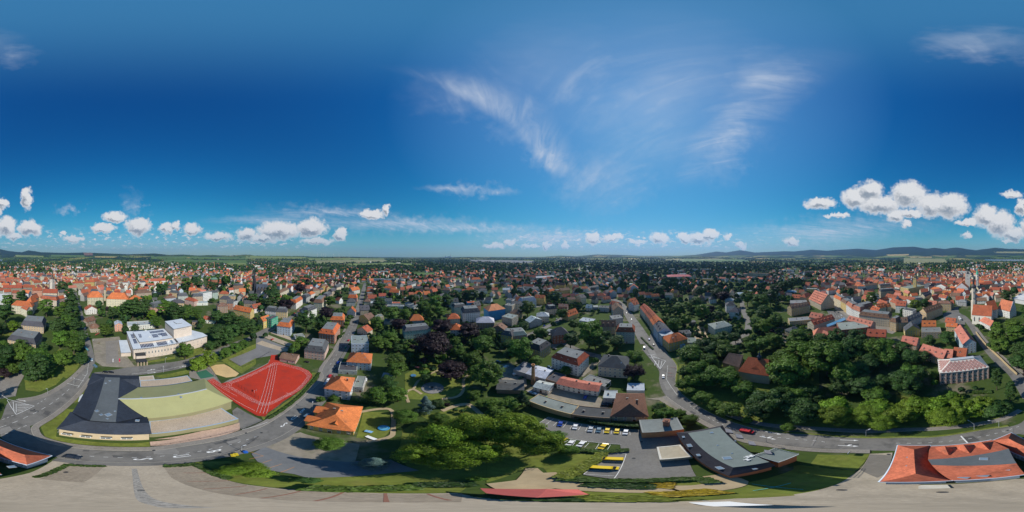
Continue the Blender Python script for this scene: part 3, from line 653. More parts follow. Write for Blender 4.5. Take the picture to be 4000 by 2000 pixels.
ME_CHIM = MB().box(-.5, .5, -.5, .5, -1.2, .85, 0).box(-.58, .58, -.58, .58, .85, 1.0, 1).box(-.25, .25, -.25, .25, 1.0, 1.18, 1).me('chimney', [mat('chimney_brick', (.24, .115, .075), var=.15, cell=.2, cellscale=4), mat('chimney_cap', (.28, .27, .25), var=.1)])
ME_SKY = MB().box(-.5, .5, -.6, .6, -.1, .06, 0).box(-.42, .42, -.52, .52, .06, .08, 1).me('skylight', [mat('skylight_frame', (.32, .33, .34), var=.05), mat('skylight_glass', (.16, .22, .28), var=.1, rough=.12, spec=.6)])
def put_windows(parent, p0, p1, z0, z1, storeys, bays, ww=1.05, wh=1.55, door=None, me=None, skip=()):
    """a grid of windows on the wall from p0 to p1 (local points), outward to the right of the way"""
    p0, p1 = Vector((p0[0], p0[1], 0)), Vector((p1[0], p1[1], 0)); d = p1 - p0; Ln = d.length
    if Ln < 2 or bays < 1: return
    t = d / Ln; rot = atan2(t.y, t.x); nrm = Vector((t.y, -t.x, 0)); fh = (z1 - z0) / storeys
    for s in range(storeys):
        for b in range(bays):
            if (s, b) in skip: continue
            q = p0 + t * (Ln * (b + .5) / bays) + nrm * .02
            if s == 0 and door is not None and b == door:
                obj('door', ME_DOOR, parent, (q.x, q.y, z0 + .05), rot, (1.3, 1, 2.4)); continue
            obj('window', me or ME_WIN, parent, (q.x, q.y, z0 + fh * s + max(.4, (fh - wh) * .55)), rot, (ww, 1, wh))
def win_joined(mb, p0, p1, z0, z1, storeys, bays, ww=1.1, wh=1.6):
    p0, p1 = Vector((p0[0], p0[1], 0)), Vector((p1[0], p1[1], 0)); d = p1 - p0; Ln = d.length
    if Ln < 2: return
    t = d / Ln; nrm = Vector((t.y, -t.x, 0)); fh = (z1 - z0) / storeys
    for s in range(storeys):
        for b in range(bays):
            q = p0 + t * (Ln * (b + .5) / bays); za = z0 + fh * s + max(.5, (fh - wh) * .55); zb = za + wh
            for h, n_, k in ((ww / 2 + .1, .05, 0), (ww / 2, .08, 1)):
                a, c = q - t * h + nrm * n_, q + t * h + nrm * n_; e = .1 if k == 0 else 0
                mb.add([(a.x, a.y, za - e), (c.x, c.y, za - e), (c.x, c.y, zb + e), (a.x, a.y, zb + e)], [(0, 1, 2, 3)], k)
def vary(c, k=.08, r=None):
    r = r or rng; f = 1 + r.uniform(-k, k); return tuple(max(.01, x * f * (1 + r.uniform(-k, k) * .4)) for x in c)
def roof_geo(kind, W, D, h, rh, o=.45):
    """roof planes over a W x D plan with its corner at 0,0; returns verts, faces, deck polygon, gable ends"""
    if kind == 'g':
        m = D / 2; z0 = h - o * rh / m
        return [(-o, -o, z0), (W + o, -o, z0), (W + o, m, h + rh), (-o, m, h + rh), (W + o, D + o, z0), (-o, D + o, z0)], [(0, 1, 2, 3), (3, 2, 4, 5)], None, [((0, 0), (0, D), (0, m)), ((W, 0), (W, D), (W, m))]
    if kind == 'G':
        m = W / 2; z0 = h - o * rh / m
        return [(-o, -o, z0), (m, -o, h + rh), (m, D + o, h + rh), (-o, D + o, z0), (W + o, -o, z0), (W + o, D + o, z0)], [(0, 1, 2, 3), (1, 4, 5, 2)], None, [((0, 0), (W, 0), (m, 0)), ((0, D), (W, D), (m, D))]
    if kind == 'h':
        i = min(W, D) / 2; e = [(-o, -o, h - .1), (W + o, -o, h - .1), (W + o, D + o, h - .1), (-o, D + o, h - .1)]
        if W >= D: r = [(i * .9, D / 2, h + rh), (W - i * .9, D / 2, h + rh)]; f = [(0, 1, 5, 4), (1, 2, 5), (2, 3, 4, 5), (3, 0, 4)]
        else: r = [(W / 2, i * .9, h + rh), (W / 2, D - i * .9, h + rh)]; f = [(0, 1, 4), (1, 2, 5, 4), (2, 3, 5), (3, 0, 4, 5)]
        return e + r, f, None, []
    if kind == 'm':
        i = min(2.6, W * .22, D * .22); e = [(-o, -o, h - .1), (W + o, -o, h - .1), (W + o, D + o, h - .1), (-o, D + o, h - .1)]
        t = [(i, i, h + rh), (W - i, i, h + rh), (W - i, D - i, h + rh), (i, D - i, h + rh)]
        return e + t, [(0, 1, 5, 4), (1, 2, 6, 5), (2, 3, 7, 6), (3, 0, 4, 7)], t, []
NH = [0]
def house(c, x1, y1, x2, y2, D, h, kind, rh, wall, roof, opts='', name=None, label=None, phrase=None, cat='house', wcol=None, rcol=None, grp='houses of the town'):
    """a house from the left and right ends of its visible eave; the plan runs back from that eave"""
    if 'e' not in opts: h, rh = h * 1.28, rh * 1.2
    a, b = (c(x1, y1, h), c(x2, y2, h)) if c else (x1, x2)
    a, b = Vector((a.x, a.y, 0)), Vector((b.x, b.y, 0)); d = b - a; W = d.length; rot = atan2(d.y, d.x)
    mid = a + d / 2 + Vector((-d.y, d.x, 0)).normalized() * D / 2
    dist = mid.length; NH[0] += 1
    rr = random.Random(NH[0] * 31 + 5)
    wc = wcol or vary(WALL[wall][0], .1, rr); rc = rcol or vary(ROOF[roof][0], .16, rr)
    if name is None: name = 'house'
    o = empty(name, a, rot)
    OCC.append((mid.x, mid.y, max(W, D) * .62, W, D, rot, a.x, a.y))
    wm = M_brick if wall == 'r' else mat('scaffold_net', var=.2, scale=.9, rough=.7, stain=((.02, .06, .1), .5, .5, .7, .6)) if wall in 'UE' else M_wall
    mb = MB()
    if kind == 'f':
        mb.box(0, W, 0, D, 0, h); t = .28
        for q in ((0, W, 0, t), (0, W, D - t, D), (0, t, t, D - t), (W - t, W, t, D - t)): mb.box(*q, h, h + .45)
        mb.build('wall', wm, o, color=wc)
        dk = MB().box(t, W - t, t, D - t, h - .05, h + .12); rf = dk.build('roof', mat('flat_roof', var=.14, scale=.5, big=.12, rough=.9, stain=((.07, .07, .07), .3, .5, .75, .4)), o, color=rc)
    else:
        V_, F_, deck, gab = roof_geo(kind, W, D, h, rh)
        mb.prism([(0, 0), (W, 0), (W, D), (0, D)], 0, h - .02)
        for (p, q, m_) in gab: mb.add([(p[0], p[1], h - .02), (q[0], q[1], h - .02), (m_[0], m_[1], h + rh - .12)], [(0, 1, 2)])
        mb.build('wall', wm, o, color=wc)
        rb_ = MB().shell(V_, F_, .2); rf = rb_.build('roof', M_roof, o, color=rc)
        if deck: MB().prism([(p[0], p[1]) for p in deck], h + rh - .06, h + rh + .12).build('roof_deck', M_deck, rf)
        if dist < 420 and roof in 'ORB' and kind in 'hg' and False: pass
    top = h + (rh if kind != 'f' else .3)
    if dist < 520:
        for k in range(1 if W < 12 else 2):
            fx = rr.uniform(.2, .42) + .38 * k
            yy = D / 2 if kind in 'fGm' else D * rr.uniform(.42, .62)
            zz = top - (0 if kind in 'fm' else .25 * rh) if kind != 'G' else h + rh * (1 - abs(fx - .5) * 2)
            obj('chimney', ME_CHIM, rf, (W * fx, yy, zz), 0, (.9, .6, 1.1))
    st = max(1, round(h / 3.3))
    sides = [((0, 0), (W, 0), W), ((0, D), (0, 0), D), ((W, 0), (W, D), D)]
    if dist < 110: sides.append(((W, D), (0, D), W))
    if 'x' in opts: sides = []
    R2 = Matrix.Rotation(rot, 2)
    jb = MB(); first = True
    for (p, q, ln) in sides:
        mx = R2 @ Vector(((p[0] + q[0]) / 2, (p[1] + q[1]) / 2)) + a.xy
        nn = R2 @ Vector((q[1] - p[1], -(q[0] - p[0]))).normalized()
        if nn.dot(-mx.normalized()) < -.12 and dist > 110: first = False; continue
        bays = max(1, round(ln / 3.1)) if h > 4.5 else max(1, round(ln / 4.5))
        if dist < 330: put_windows(o, p, q, .3, h - .3, st, bays, door=(bays // 2 if first else None), wh=min(1.6, h / st - 1.2), ww=1.05)
        else: win_joined(jb, p, q, .3, h - .3, st, bays, wh=min(1.6, h / st - 1.1))
        first = False
    if jb.f:
        w = jb.build('windows', [M_frame, M_glass], o); w['kind'] = 'stuff'
    if kind in 'gm' and dist < 360 and rh >= 4 and 'n' not in opts:
        n = max(1, int(W / 5.5)); dm = dormer_mesh(rc, wc)
        for k in range(n):
            u = W * (k + .5) / n; i = min(2.6, W * .22, D * .22)
            f = .38
            if kind == 'm': yy, zz = i * f, h + rh * f - .1
            else: yy, zz = D / 2 * f, h + rh * f - .1
            q = obj('dormer', ME_DORM, rf, (u, yy, zz), 0, None, rc)
    elif kind in 'hg' and dist < 300 and rh >= 3.5 and 'n' not in opts and W > 9:
        for k in range(max(1, int(W / 7))):
            u = W * (k + .5 + rr.uniform(-.2, .2)) / max(1, int(W / 7)); f = rr.uniform(.35, .6)
            q = obj('skylight', ME_SKY, rf, (u, D / 2 * f, h + rh * f + .02)); q.rotation_euler = (atan2(rh, D / 2), 0, 0)
    rtype = {'g': 'gabled', 'G': 'front-gabled', 'h': 'hipped', 'm': 'mansard', 'f': 'flat'}[kind]
    look = f"{WALL[wall][1]} {'house' if W < 24 else 'long building'} with {ROOF[roof][1]} {rtype} roof"
    cen = (mid.x, mid.y)
    if label: tag(o, label, cat, grp)
    else: auto(o, look, 'house', grp, cen)
    if phrase: mark(o, phrase, cen)
    return o
ME_DORM = None
def dormer_mesh(rc, wc):
    global ME_DORM
    if ME_DORM is None:
        mb = MB()
        mb.box(-.75, .75, 0, 2.2, -.9, 1.15, 1)
        mb.shell([(-1, -.2, 1.05), (0, -.2, 1.75), (0, 2.6, 1.75), (-1, 2.6, 1.05), (1, -.2, 1.05), (1, 2.6, 1.05)], [(0, 1, 2, 3), (1, 4, 5, 2)], .12, 0)
        mb.add([(-.75, -.01, 1.1), (.75, -.01, 1.1), (0, -.01, 1.65)], [(0, 1, 2)], 1)
        mb.box(-.5, .5, -.05, .02, .0, 1.05, 2); mb.box(-.42, .42, -.07, -.04, .08, .97, 3)
        ME_DORM = mb.me('dormer', [M_roof, mat('dormer_cheek', (.42, .38, .33), var=.1), M_frame, M_glass])
    return ME_DORM

HOUSES = {
 'B0': [(230,830,650,870,15,12,'h',6,'c','O'),(640,800,760,745,13,13,'h',8,'c','O'),(425,880,540,930,8,10,'g',4,'c','R'),(660,540,850,535,14,14,'g',5,'s','R'),(860,580,1150,590,18,14,'g',6,'c','R'),
   (830,700,1140,740,14,13,'m',5,'c','R'),(430,525,660,525,14,12,'f',1,'t','D'),(240,590,400,590,12,11,'m',5,'p','R'),(85,570,230,562,12,10,'g',5,'w','R'),(-40,545,75,535,12,11,'g',5,'w','R'),
   (60,485,440,485,14,9,'g',6,'t','R'),(440,475,700,475,12,9,'g',5,'t','R'),(680,385,830,375,14,10,'g',5,'c','R'),(500,345,600,350,12,8,'g',4,'t','R'),(300,312,400,312,12,8,'g',5,'t','R'),
   (120,305,250,312,14,8,'g',5,'t','R'),(0,285,130,285,12,8,'g',5,'o','R'),(0,385,95,385,12,8,'g',5,'t','R'),(230,400,330,400,12,8,'g',5,'c','O'),(330,420,430,425,12,8,'g',5,'t','R'),
   (850,395,920,400,12,12,'h',3,'o','S'),(920,420,990,420,12,12,'f',1,'o','B'),(1480,395,1705,385,18,16,'h',4,'t','R'),(1710,372,1900,366,14,14,'g',5,'y','R'),(1900,362,2000,352,14,14,'g',5,'c','R'),
   (2000,325,2170,322,14,12,'g',7,'t','B'),(1340,380,1410,362,12,10,'g',4,'t','R'),(2185,370,2340,352,14,13,'g',5,'p','R'),(2370,385,2580,388,14,11,'f',1,'w','D'),(2205,445,2320,455,12,11,'f',1,'w','D'),
   (1640,582,1820,582,14,11,'g',6,'p','R'),(1790,515,1960,495,12,10,'g',5,'t','R'),(1930,405,2090,425,14,13,'g',6,'k','B'),(1730,930,1955,912,12,7,'G',5,'w','R'),
   (1550,272,1690,268,14,10,'h',5,'w','R'),(1890,255,2040,252,14,9,'g',6,'n','B'),(1850,315,1980,312,12,8,'g',4,'w','R'),(2270,315,2400,322,12,9,'g',4,'c','R'),(1550,185,1860,185,16,11,'m',4,'c','D'),
   (1360,195,1540,188,14,9,'f',1,'w','S'),(485,290,570,290,11,8,'f',1,'w','D'),(905,250,980,255,12,8,'G',4,'c','D')],
 'B1': [(165,595,475,575,22,12,'h',5,'t','B'),(450,348,615,348,14,11,'g',6,'w','R'),(615,345,760,335,14,11,'g',6,'w','R'),(360,432,530,432,12,8,'g',4,'g','R'),(235,372,350,372,12,11,'h',3,'w','D'),
   (-10,365,85,355,10,8,'g',4,'c','R'),(95,365,195,362,10,7,'g',4,'c','R'),(805,455,970,462,15,10,'h',4,'r','D'),(890,342,1075,342,14,12,'h',5,'t','B'),(1065,292,1225,292,16,12,'g',5,'t','D'),
   (1235,255,1390,252,14,11,'g',4,'t','D'),(820,572,1000,590,13,9,'h',4,'o','D'),(760,532,860,522,12,9,'h',3,'c','D'),(750,702,970,682,13,9,'h',3,'b','B'),(1005,652,1210,642,14,9,'m',4,'n','D'),
   (860,792,1130,792,15,7,'h',5,'o','D'),(1140,715,1335,762,12,8,'h',4,'p','R'),(520,885,765,822,15,10,'m',5,'s','D'),(1280,582,1480,562,13,9,'h',3,'o','B'),(1300,662,1500,652,14,10,'m',4,'t','D'),
   (1510,602,1690,572,16,14,'f',2,'w','G'),(1700,582,1810,572,14,13,'g',3,'g','D'),(1830,602,2005,612,14,9,'h',5,'o','R'),(1840,702,2030,722,13,9,'h',5,'t','D'),(1990,792,2120,792,13,10,'g',5,'r','D'),
   (2122,772,2222,752,12,9,'f',1,'n','D'),(2040,532,2130,522,10,11,'g',4,'w','R'),(2140,512,2330,492,14,11,'g',6,'c','B'),(2110,432,2300,442,14,10,'m',3,'o','D'),(1800,862,2010,852,15,10,'h',4,'k','B'),
   (2125,912,2460,982,12,9,'g',5,'y','O'),(2330,795,2570,800,12,6,'g',4,'k','D'),(2470,855,2580,862,12,9,'h',3,'b','B'),(2020,652,2170,652,14,7,'f',1,'o','G'),(1360,795,1610,790,14,4,'f',1,'w','S'),
   (1840,275,2050,292,14,10,'g',4,'w','D'),(1910,222,2050,218,14,9,'f',1,'w','D'),(1765,168,1900,172,14,9,'f',1,'w','D'),(2300,305,2400,305,12,6,'g',5,'r','R'),(2040,375,2120,380,10,6,'g',4,'w','D'),(1560,165,1640,165,12,9,'f',1,'w','S'),(1610,90,1740,95,14,9,'f',1,'w','S')],
 'B2': [(485,592,662,505,14,11,'h',4,'c','B'),(805,792,938,705,14,10,'m',5,'w','O'),(1012,685,1100,642,13,10,'m',4,'n','D'),(1105,625,1195,585,13,10,'h',4,'w','O'),(1145,545,1290,525,13,11,'h',4,'t','B'),
   (1020,545,1138,535,12,9,'g',3,'t','D'),(1320,452,1450,442,12,10,'m',4,'y','B'),(1300,522,1360,512,10,9,'g',3,'s','D'),(1010,442,1180,432,12,8,'f',1,'n','D'),(650,432,840,432,10,5,'g',3,'r','R'),
   (870,305,1040,322,14,9,'h',4,'o','R'),(1180,362,1370,362,12,9,'g',5,'n','O'),(830,372,920,372,10,7,'g',3,'o','R'),(1335,792,1420,692,16,12,'m',5,'c','B'),(1440,655,1530,602,13,10,'m',4,'t','D'),
   (1525,562,1620,530,12,10,'m',4,'t','D'),(1625,482,1720,452,13,10,'m',4,'c','D'),(1705,432,1780,412,12,9,'m',3,'w','D'),(1550,482,1620,482,12,9,'m',4,'r','R'),(1042,962,1225,892,14,11,'m',4,'w','D'),
   (820,962,1030,982,12,8,'m',3,'n','B'),(180,935,400,962,14,9,'m',4,'w','D'),(405,962,620,972,14,9,'m',4,'o','D'),(-40,905,130,862,12,7,'g',5,'w','R'),(1940,545,2090,515,14,8,'g',6,'w','O'),
   (1870,475,1970,482,12,8,'g',5,'b','O'),(1850,685,2030,692,14,7,'m',6,'p','O'),(1820,772,2000,772,13,7,'h',5,'n','D'),(1832,962,2000,972,10,6,'G',6,'w','O'),(2230,505,2360,502,14,9,'m',4,'s','R'),
   (2220,562,2370,562,14,9,'m',4,'o','R'),(2230,652,2370,642,14,8,'m',5,'k','B'),(2170,762,2300,762,14,7,'h',5,'c','B'),(2305,792,2400,792,14,6,'f',1,'c','S'),(2105,932,2290,922,14,8,'g',5,'t','D'),
   (2310,375,2420,380,12,8,'g',4,'r','R'),(2130,332,2200,332,10,6,'g',4,'w','O'),(2240,305,2576,312,12,9,'f',1,'b','G'),(1670,195,1830,198,14,9,'f',1,'w','D'),(0,322,110,332,12,8,'g',4,'w','R'),
   (75,285,200,285,12,8,'g',4,'y','R'),(210,345,280,345,10,8,'g',3,'n','D'),(290,330,370,330,10,8,'g',3,'w','R'),(760,185,930,185,18,9,'h',5,'t','B'),(720,95,990,92,14,8,'g',4,'c','R'),(540,105,720,108,14,8,'g',4,'c','R')],
 'B3': [(0,385,150,385,14,8,'g',6,'n','O'),(0,482,230,502,12,5,'g',4,'w','O'),(105,572,300,582,12,7,'g',5,'w','O'),(600,602,760,607,13,7,'h',5,'w','O'),(590,492,780,492,12,8,'g',4,'t','D'),
   (820,512,905,512,12,9,'h',4,'k','B'),(912,512,1025,512,13,9,'h',6,'b','O'),(1050,502,1140,502,12,9,'h',5,'k','B'),(1160,522,1330,532,13,9,'h',4,'t','B'),(1390,532,1565,522,13,9,'h',3,'w','D'),
   (1572,542,1636,542,9,7,'h',3,'o','R'),(1640,532,1815,532,14,9,'h',6,'w','O'),(1780,485,1895,485,12,9,'g',4,'t','B'),(1905,485,2050,485,12,9,'g',4,'t','B'),(1910,542,2080,532,13,8,'h',3,'w','D'),
   (2170,522,2290,522,13,8,'h',4,'t','R'),(2390,522,2530,522,13,8,'h',3,'w','S'),(545,422,640,387,12,9,'g',3,'w','D'),(240,300,305,290,12,9,'f',1,'n','D'),(350,320,430,300,12,9,'f',1,'n','D'),(0,312,220,306,11,8,'f',1,'b','G'),
   (930,265,1010,268,12,7,'g',5,'w','R'),(1015,302,1125,302,12,7,'g',5,'w','R'),(1100,258,1225,258,12,7,'g',5,'w','R'),(1232,284,1330,284,12,7,'g',5,'t','R'),(1340,268,1450,268,12,7,'g',4,'w','R'),
   (1760,322,1960,312,16,9,'h',6,'w','O'),(1680,208,1860,202,16,8,'g',4,'n','R'),(1430,395,1570,402,10,5,'g',3,'w','D'),(1450,362,1510,362,8,7,'G',4,'w','D'),(1860,392,2050,392,12,6,'f',1,'c','R'),(2170,392,2300,402,12,7,'g',4,'c','R'),
   (1240,722,1355,705,12,11,'g',4,'b','D'),(1330,772,1500,762,13,11,'g',5,'b','D'),(1410,882,1660,855,14,12,'m',3,'g','D'),(1680,792,1850,782,12,9,'f',1,'U','O'),(1835,852,1950,815,10,9,'g',5,'r','D'),(2040,722,2150,732,12,6,'g',4,'b','D'),
   (2430,832,2576,852,14,12,'f',1,'t','G'),(2450,725,2576,742,14,9,'f',1,'n','D'),(600,330,690,330,12,7,'g',4,'t','R'),(690,340,760,345,10,7,'g',4,'t','B'),(330,212,560,206,20,6,'f',1,'w','S'),(545,265,680,258,14,5,'f',1,'b','S')],
 'B4': [(130,512,290,502,12,9,'m',3,'w','D'),(220,442,420,462,13,9,'g',4,'w','R'),(415,512,540,492,12,9,'g',3,'w','D'),(542,532,700,542,10,6,'f',1,'w','D'),(845,422,1060,432,13,9,'g',5,'y','B'),(750,562,865,532,14,10,'m',4,'y','O'),
   (870,582,990,572,14,11,'m',4,'b','O'),(985,542,1170,522,14,11,'g',4,'y','B'),(1130,722,1280,712,12,10,'g',3,'y','B'),(1285,652,1400,690,12,11,'G',4,'c','D'),(460,682,650,692,14,11,'g',4,'y','O'),
   (190,772,490,732,14,12,'m',5,'w','S'),(0,812,188,802,13,12,'g',3,'c','D'),(720,922,910,902,14,9,'m',4,'c','D'),(930,862,1110,872,14,7,'g',3,'r','B'),(690,842,790,852,10,5,'g',4,'w','R'),
   (1480,882,1600,892,12,5,'g',4,'c','S'),(1742,882,1950,892,12,6,'f',1,'n','D'),(1605,872,1735,872,12,4,'f',1,'n','G'),(1530,642,1650,642,12,5,'g',3,'o','R'),(1640,572,1755,582,12,9,'G',4,'t','D'),
   (1720,642,1880,642,12,7,'h',4,'p','R'),(1910,582,1980,562,12,9,'g',4,'p','D'),(1990,582,2110,572,14,10,'G',4,'b','R'),(1850,722,1990,702,12,6,'g',4,'n','R'),(2140,662,2260,662,12,5,'g',3,'o','R'),
   (2360,492,2540,492,16,10,'G',8,'b','R'),(1240,472,1340,472,12,7,'g',4,'c','R'),(1410,502,1530,492,12,8,'g',4,'w','O'),(1572,492,1750,452,12,8,'g',3,'b','D'),(1540,592,1635,582,12,8,'f',1,'n','D'),
   (490,285,850,262,20,6,'g',4,'n','S'),(2035,942,2245,932,24,11,'G',6,'t','B'),(1960,802,2100,842,14,10,'g',4,'t','R'),(270,260,480,262,14,8,'g',5,'c','R'),(0,230,180,235,14,8,'f',1,'w','D'),(2412,782,2530,752,14,10,'g',5,'y','O'),(2455,832,2560,802,14,10,'g',4,'w','R')],
 'B5': [(-10,622,110,612,13,9,'g',4,'c','R'),(110,632,230,632,12,10,'g',4,'b','R'),(240,662,390,652,12,9,'g',4,'t','O'),(500,622,640,632,14,11,'g',3,'c','D'),(760,682,860,682,10,6,'g',4,'t','R'),(980,682,1080,682,10,7,'g',3,'n','D'),
   (1180,692,1300,692,12,8,'h',5,'k','B'),(1300,642,1450,652,12,8,'g',6,'w','D'),(1410,722,1540,712,12,7,'h',4,'w','D'),(1950,622,2120,612,14,10,'h',3,'w','S'),(2160,602,2290,592,14,9,'m',4,'c','R'),
   (1710,732,1870,742,12,9,'h',3,'n','S'),(1740,842,1920,832,14,11,'h',4,'w','D'),(1795,962,1990,982,14,10,'h',5,'w','D'),(1250,302,1500,312,14,8,'f',1,'y','D'),(740,135,890,132,12,13,'f',1,'n','G'),(990,105,1170,108,12,13,'f',1,'n','G'),
   (1210,105,1420,108,12,13,'f',1,'n','G'),(590,102,735,100,12,13,'f',1,'n','G'),(2110,205,2180,200,14,14,'f',1,'t','B'),(2185,185,2576,200,14,16,'f',1,'t','B'),(800,208,930,206,16,14,'f',1,'w','S'),(1590,292,1710,302,13,9,'g',4,'w','R'),
   (1720,322,1790,320,12,8,'g',3,'w','D'),(1820,302,1900,312,12,9,'g',4,'b','D'),(1995,312,2130,312,13,9,'g',4,'w','R'),(2140,275,2235,300,12,9,'g',4,'t','R'),(2240,272,2320,272,12,8,'g',3,'w','D'),(2340,295,2470,312,12,8,'g',4,'w','R'),
   (1725,210,1820,208,12,9,'g',4,'p','R'),(1850,212,1940,212,12,8,'g',4,'p','R')],
 'B6': [(350,562,555,572,13,9,'h',3,'b','S'),(552,532,610,530,12,9,'g',4,'y','B'),(780,512,990,512,14,11,'f',1,'y','G'),(870,462,1000,472,14,9,'h',4,'k','R'),(480,682,640,692,16,8,'g',5,'o','R'),(760,682,890,622,14,11,'h',5,'o','R'),
   (445,795,790,790,20,8,'f',1,'n','G'),(562,862,850,832,10,6,'g',4,'w','O'),(475,902,840,832,14,11,'g',4,'o','B'),(1040,532,1165,502,12,10,'g',4,'w','R'),(1170,432,1250,402,12,10,'g',4,'p','R'),(1220,542,1370,522,13,9,'h',4,'w','O'),
   (1440,482,1570,472,12,8,'g',5,'b','B'),(1575,492,1795,482,13,9,'g',4,'o','B'),(1800,452,1950,452,14,12,'h',3,'w','O'),(1955,442,2200,422,14,10,'g',4,'n','B'),(2260,442,2470,432,14,12,'m',3,'t','D'),(2270,562,2540,542,16,13,'m',4,'t','D'),
   (1590,422,1755,412,12,9,'g',4,'c','R'),(1320,662,1462,742,14,13,'m',4,'c','O'),(1464,744,1570,812,14,13,'m',4,'y','B'),(1573,815,1682,895,14,13,'m',5,'w','P'),(1684,900,1850,965,14,13,'m',5,'w','P'),(1855,922,2130,842,16,10,'m',5,'k','B'),
   (1950,602,2075,602,12,8,'G',4,'w','R'),(2035,582,2150,552,12,8,'g',5,'w','P'),(2360,662,2560,702,14,9,'g',5,'w','R'),(2220,902,2380,862,14,9,'g',5,'c','O'),(2190,782,2350,842,12,9,'g',5,'t','R'),(2460,752,2576,802,12,9,'g',5,'t','R'),(2300,762,2440,722,12,9,'g',5,'w','R'),
   (2060,912,2200,962,12,9,'g',4,'c','O'),(2400,872,2480,852,10,8,'g',4,'t','O'),(1020,332,1190,322,14,9,'h',4,'o','R'),(740,172,940,172,18,15,'m',4,'k','B'),(1370,205,1610,202,16,7,'f',1,'w','S'),(420,332,520,337,12,7,'f',1,'w','D'),
   (30,382,120,372,12,8,'g',4,'c','R'),(1940,172,2060,172,14,10,'g',5,'g','D'),(2310,202,2400,202,12,12,'f',1,'b','D'),(2230,162,2300,162,10,9,'g',4,'p','R'),(2050,252,2180,217,12,9,'g',5,'p','R'),(1390,292,1480,292,10,8,'g',4,'t','R'),(1250,326,1340,326,10,8,'g',4,'t','R'),
   (700,262,780,265,10,7,'g',4,'p','R'),(790,265,850,262,10,7,'G',4,'p','R'),(1660,372,1740,362,10,8,'g',4,'c','R'),(1750,332,1830,322,10,8,'g',4,'t','R'),(1840,372,1930,352,10,8,'g',4,'w','R'),(2160,332,2260,317,10,8,'g',4,'c','R'),(2260,392,2350,382,10,8,'g',4,'o','O'),(2380,402,2450,397,10,8,'g',4,'c','R'),(1590,330,1650,325,10,8,'g',4,'c','R')],
 'B7': [(-10,835,190,852,14,11,'g',6,'w','R'),(135,925,330,962,12,12,'f',1,'w','D'),(840,795,1108,802,14,11,'h',3,'o','B'),(1112,795,1170,792,12,9,'g',4,'o','R'),(850,665,1000,692,12,9,'g',4,'w','R'),(712,655,840,662,12,9,'m',3,'y','R'),
   (582,662,712,602,12,10,'g',5,'c','D'),(692,512,890,532,14,9,'h',5,'w','O'),(812,442,1000,462,14,8,'G',5,'w','R'),(1244,765,1415,772,12,7,'h',3,'n','G'),(1205,725,1370,722,12,9,'g',5,'w','R'),(1392,692,1510,692,12,9,'m',4,'o','R'),
   (1615,652,1738,642,12,8,'g',4,'w','O'),(1742,652,1865,660,14,8,'G',5,'w','O'),(1885,632,1945,640,12,8,'G',5,'n','P'),(1962,612,2095,635,12,7,'G',5,'w','R'),(1885,522,2080,532,14,9,'g',5,'c','R'),(2082,522,2168,522,12,9,'g',5,'c','R'),(2170,532,2290,522,12,9,'g',5,'t','R'),
   (2400,552,2530,560,12,9,'g',5,'t','R'),(1695,425,1950,402,16,12,'g',4,'o','R'),(592,395,718,385,14,9,'g',4,'w','R'),(722,395,890,385,14,9,'g',4,'w','R'),(432,405,590,402,13,8,'g',4,'c','R'),(905,392,1010,382,12,8,'g',4,'c','R'),(1015,372,1150,362,12,8,'g',5,'c','R'),
   (212,702,340,742,12,9,'g',4,'w','R'),(345,702,520,682,14,8,'f',1,'n','G'),(535,802,800,832,14,8,'g',5,'o','P'),(612,992,938,872,14,11,'g',5,'o','B'),(1020,302,1130,292,12,8,'g',4,'c','R'),(700,262,830,252,12,7,'g',4,'w','R'),(850,265,960,255,12,8,'g',4,'w','O'),
   (1150,432,1260,402,12,8,'g',4,'t','R'),(1080,482,1170,502,12,8,'g',4,'t','O'),(930,582,1100,592,12,8,'g',4,'p','O'),(1100,642,1280,652,12,8,'g',5,'t','B'),(460,302,560,292,12,8,'g',4,'c','R'),(180,302,280,302,14,13,'f',1,'k','D'),(160,402,250,402,10,8,'G',4,'w','B'),
   (1740,322,1850,322,12,8,'g',4,'c','R'),(1860,302,1960,297,12,8,'g',4,'c','R'),(1960,352,2160,342,12,8,'g',4,'t','R'),(2200,272,2290,267,12,8,'g',4,'c','R'),(2160,402,2300,392,12,8,'g',4,'w','D'),(2300,342,2400,332,12,8,'g',4,'c','R'),(2440,402,2530,392,12,8,'G',5,'w','O'),(2330,462,2450,452,12,8,'g',4,'t','B'),(2040,452,2200,442,12,8,'g',4,'n','D')],
 'U0': [(760,822,840,817,10,5,'h',4,'t','B'),(728,768,800,748,8,5,'g',4,'k','B'),(965,790,1025,787,10,8,'G',2,'s','S')],
 'U1': [(0,802,235,785,14,5,'f',1,'w','S'),(632,742,722,752,10,5,'g',3,'w','R'),(536,768,585,768,7,3.5,'f',1,'k','D')],
 'U2': [(62,762,125,738,10,9,'g',4,'y','O'),(130,748,185,722,10,11,'f',1,'E','D'),(176,798,288,812,20,10,'m',4,'b','O'),(525,857,658,874,26,10,'m',4,'r','O'),(622,748,738,752,20,8,'m',4,'r','O'),(862,722,945,752,14,7,'G',5,'y','B'),
   (848,825,935,852,10,5,'G',4,'c','R'),(405,1002,575,1022,20,8,'m',4,'p','D'),(800,952,945,948,18,9,'f',1,'b','G'),(760,1098,962,1112,15,7,'h',5,'b','O'),(198,1068,330,1092,11,3.5,'g',2,'p','B'),(690,1172,846,1178,12,3.5,'f',1,'n','D'),(955,732,1070,722,12,4,'f',1,'c','G'),(330,900,410,890,9,3.5,'f',1,'n','G')],
 'U3': [(215,757,335,752,14,7,'h',6,'n','O'),(532,742,636,738,14,9,'h',5,'c','O'),(557,832,648,832,13,8,'h',5,'w','O'),(172,846,390,822,14,9,'m',3,'g','D'),(662,694,806,684,20,12,'m',5,'w','D'),(772,772,924,772,16,8,'h',5,'k','S'),(988,722,1072,742,16,12,'f',1,'t','G'),
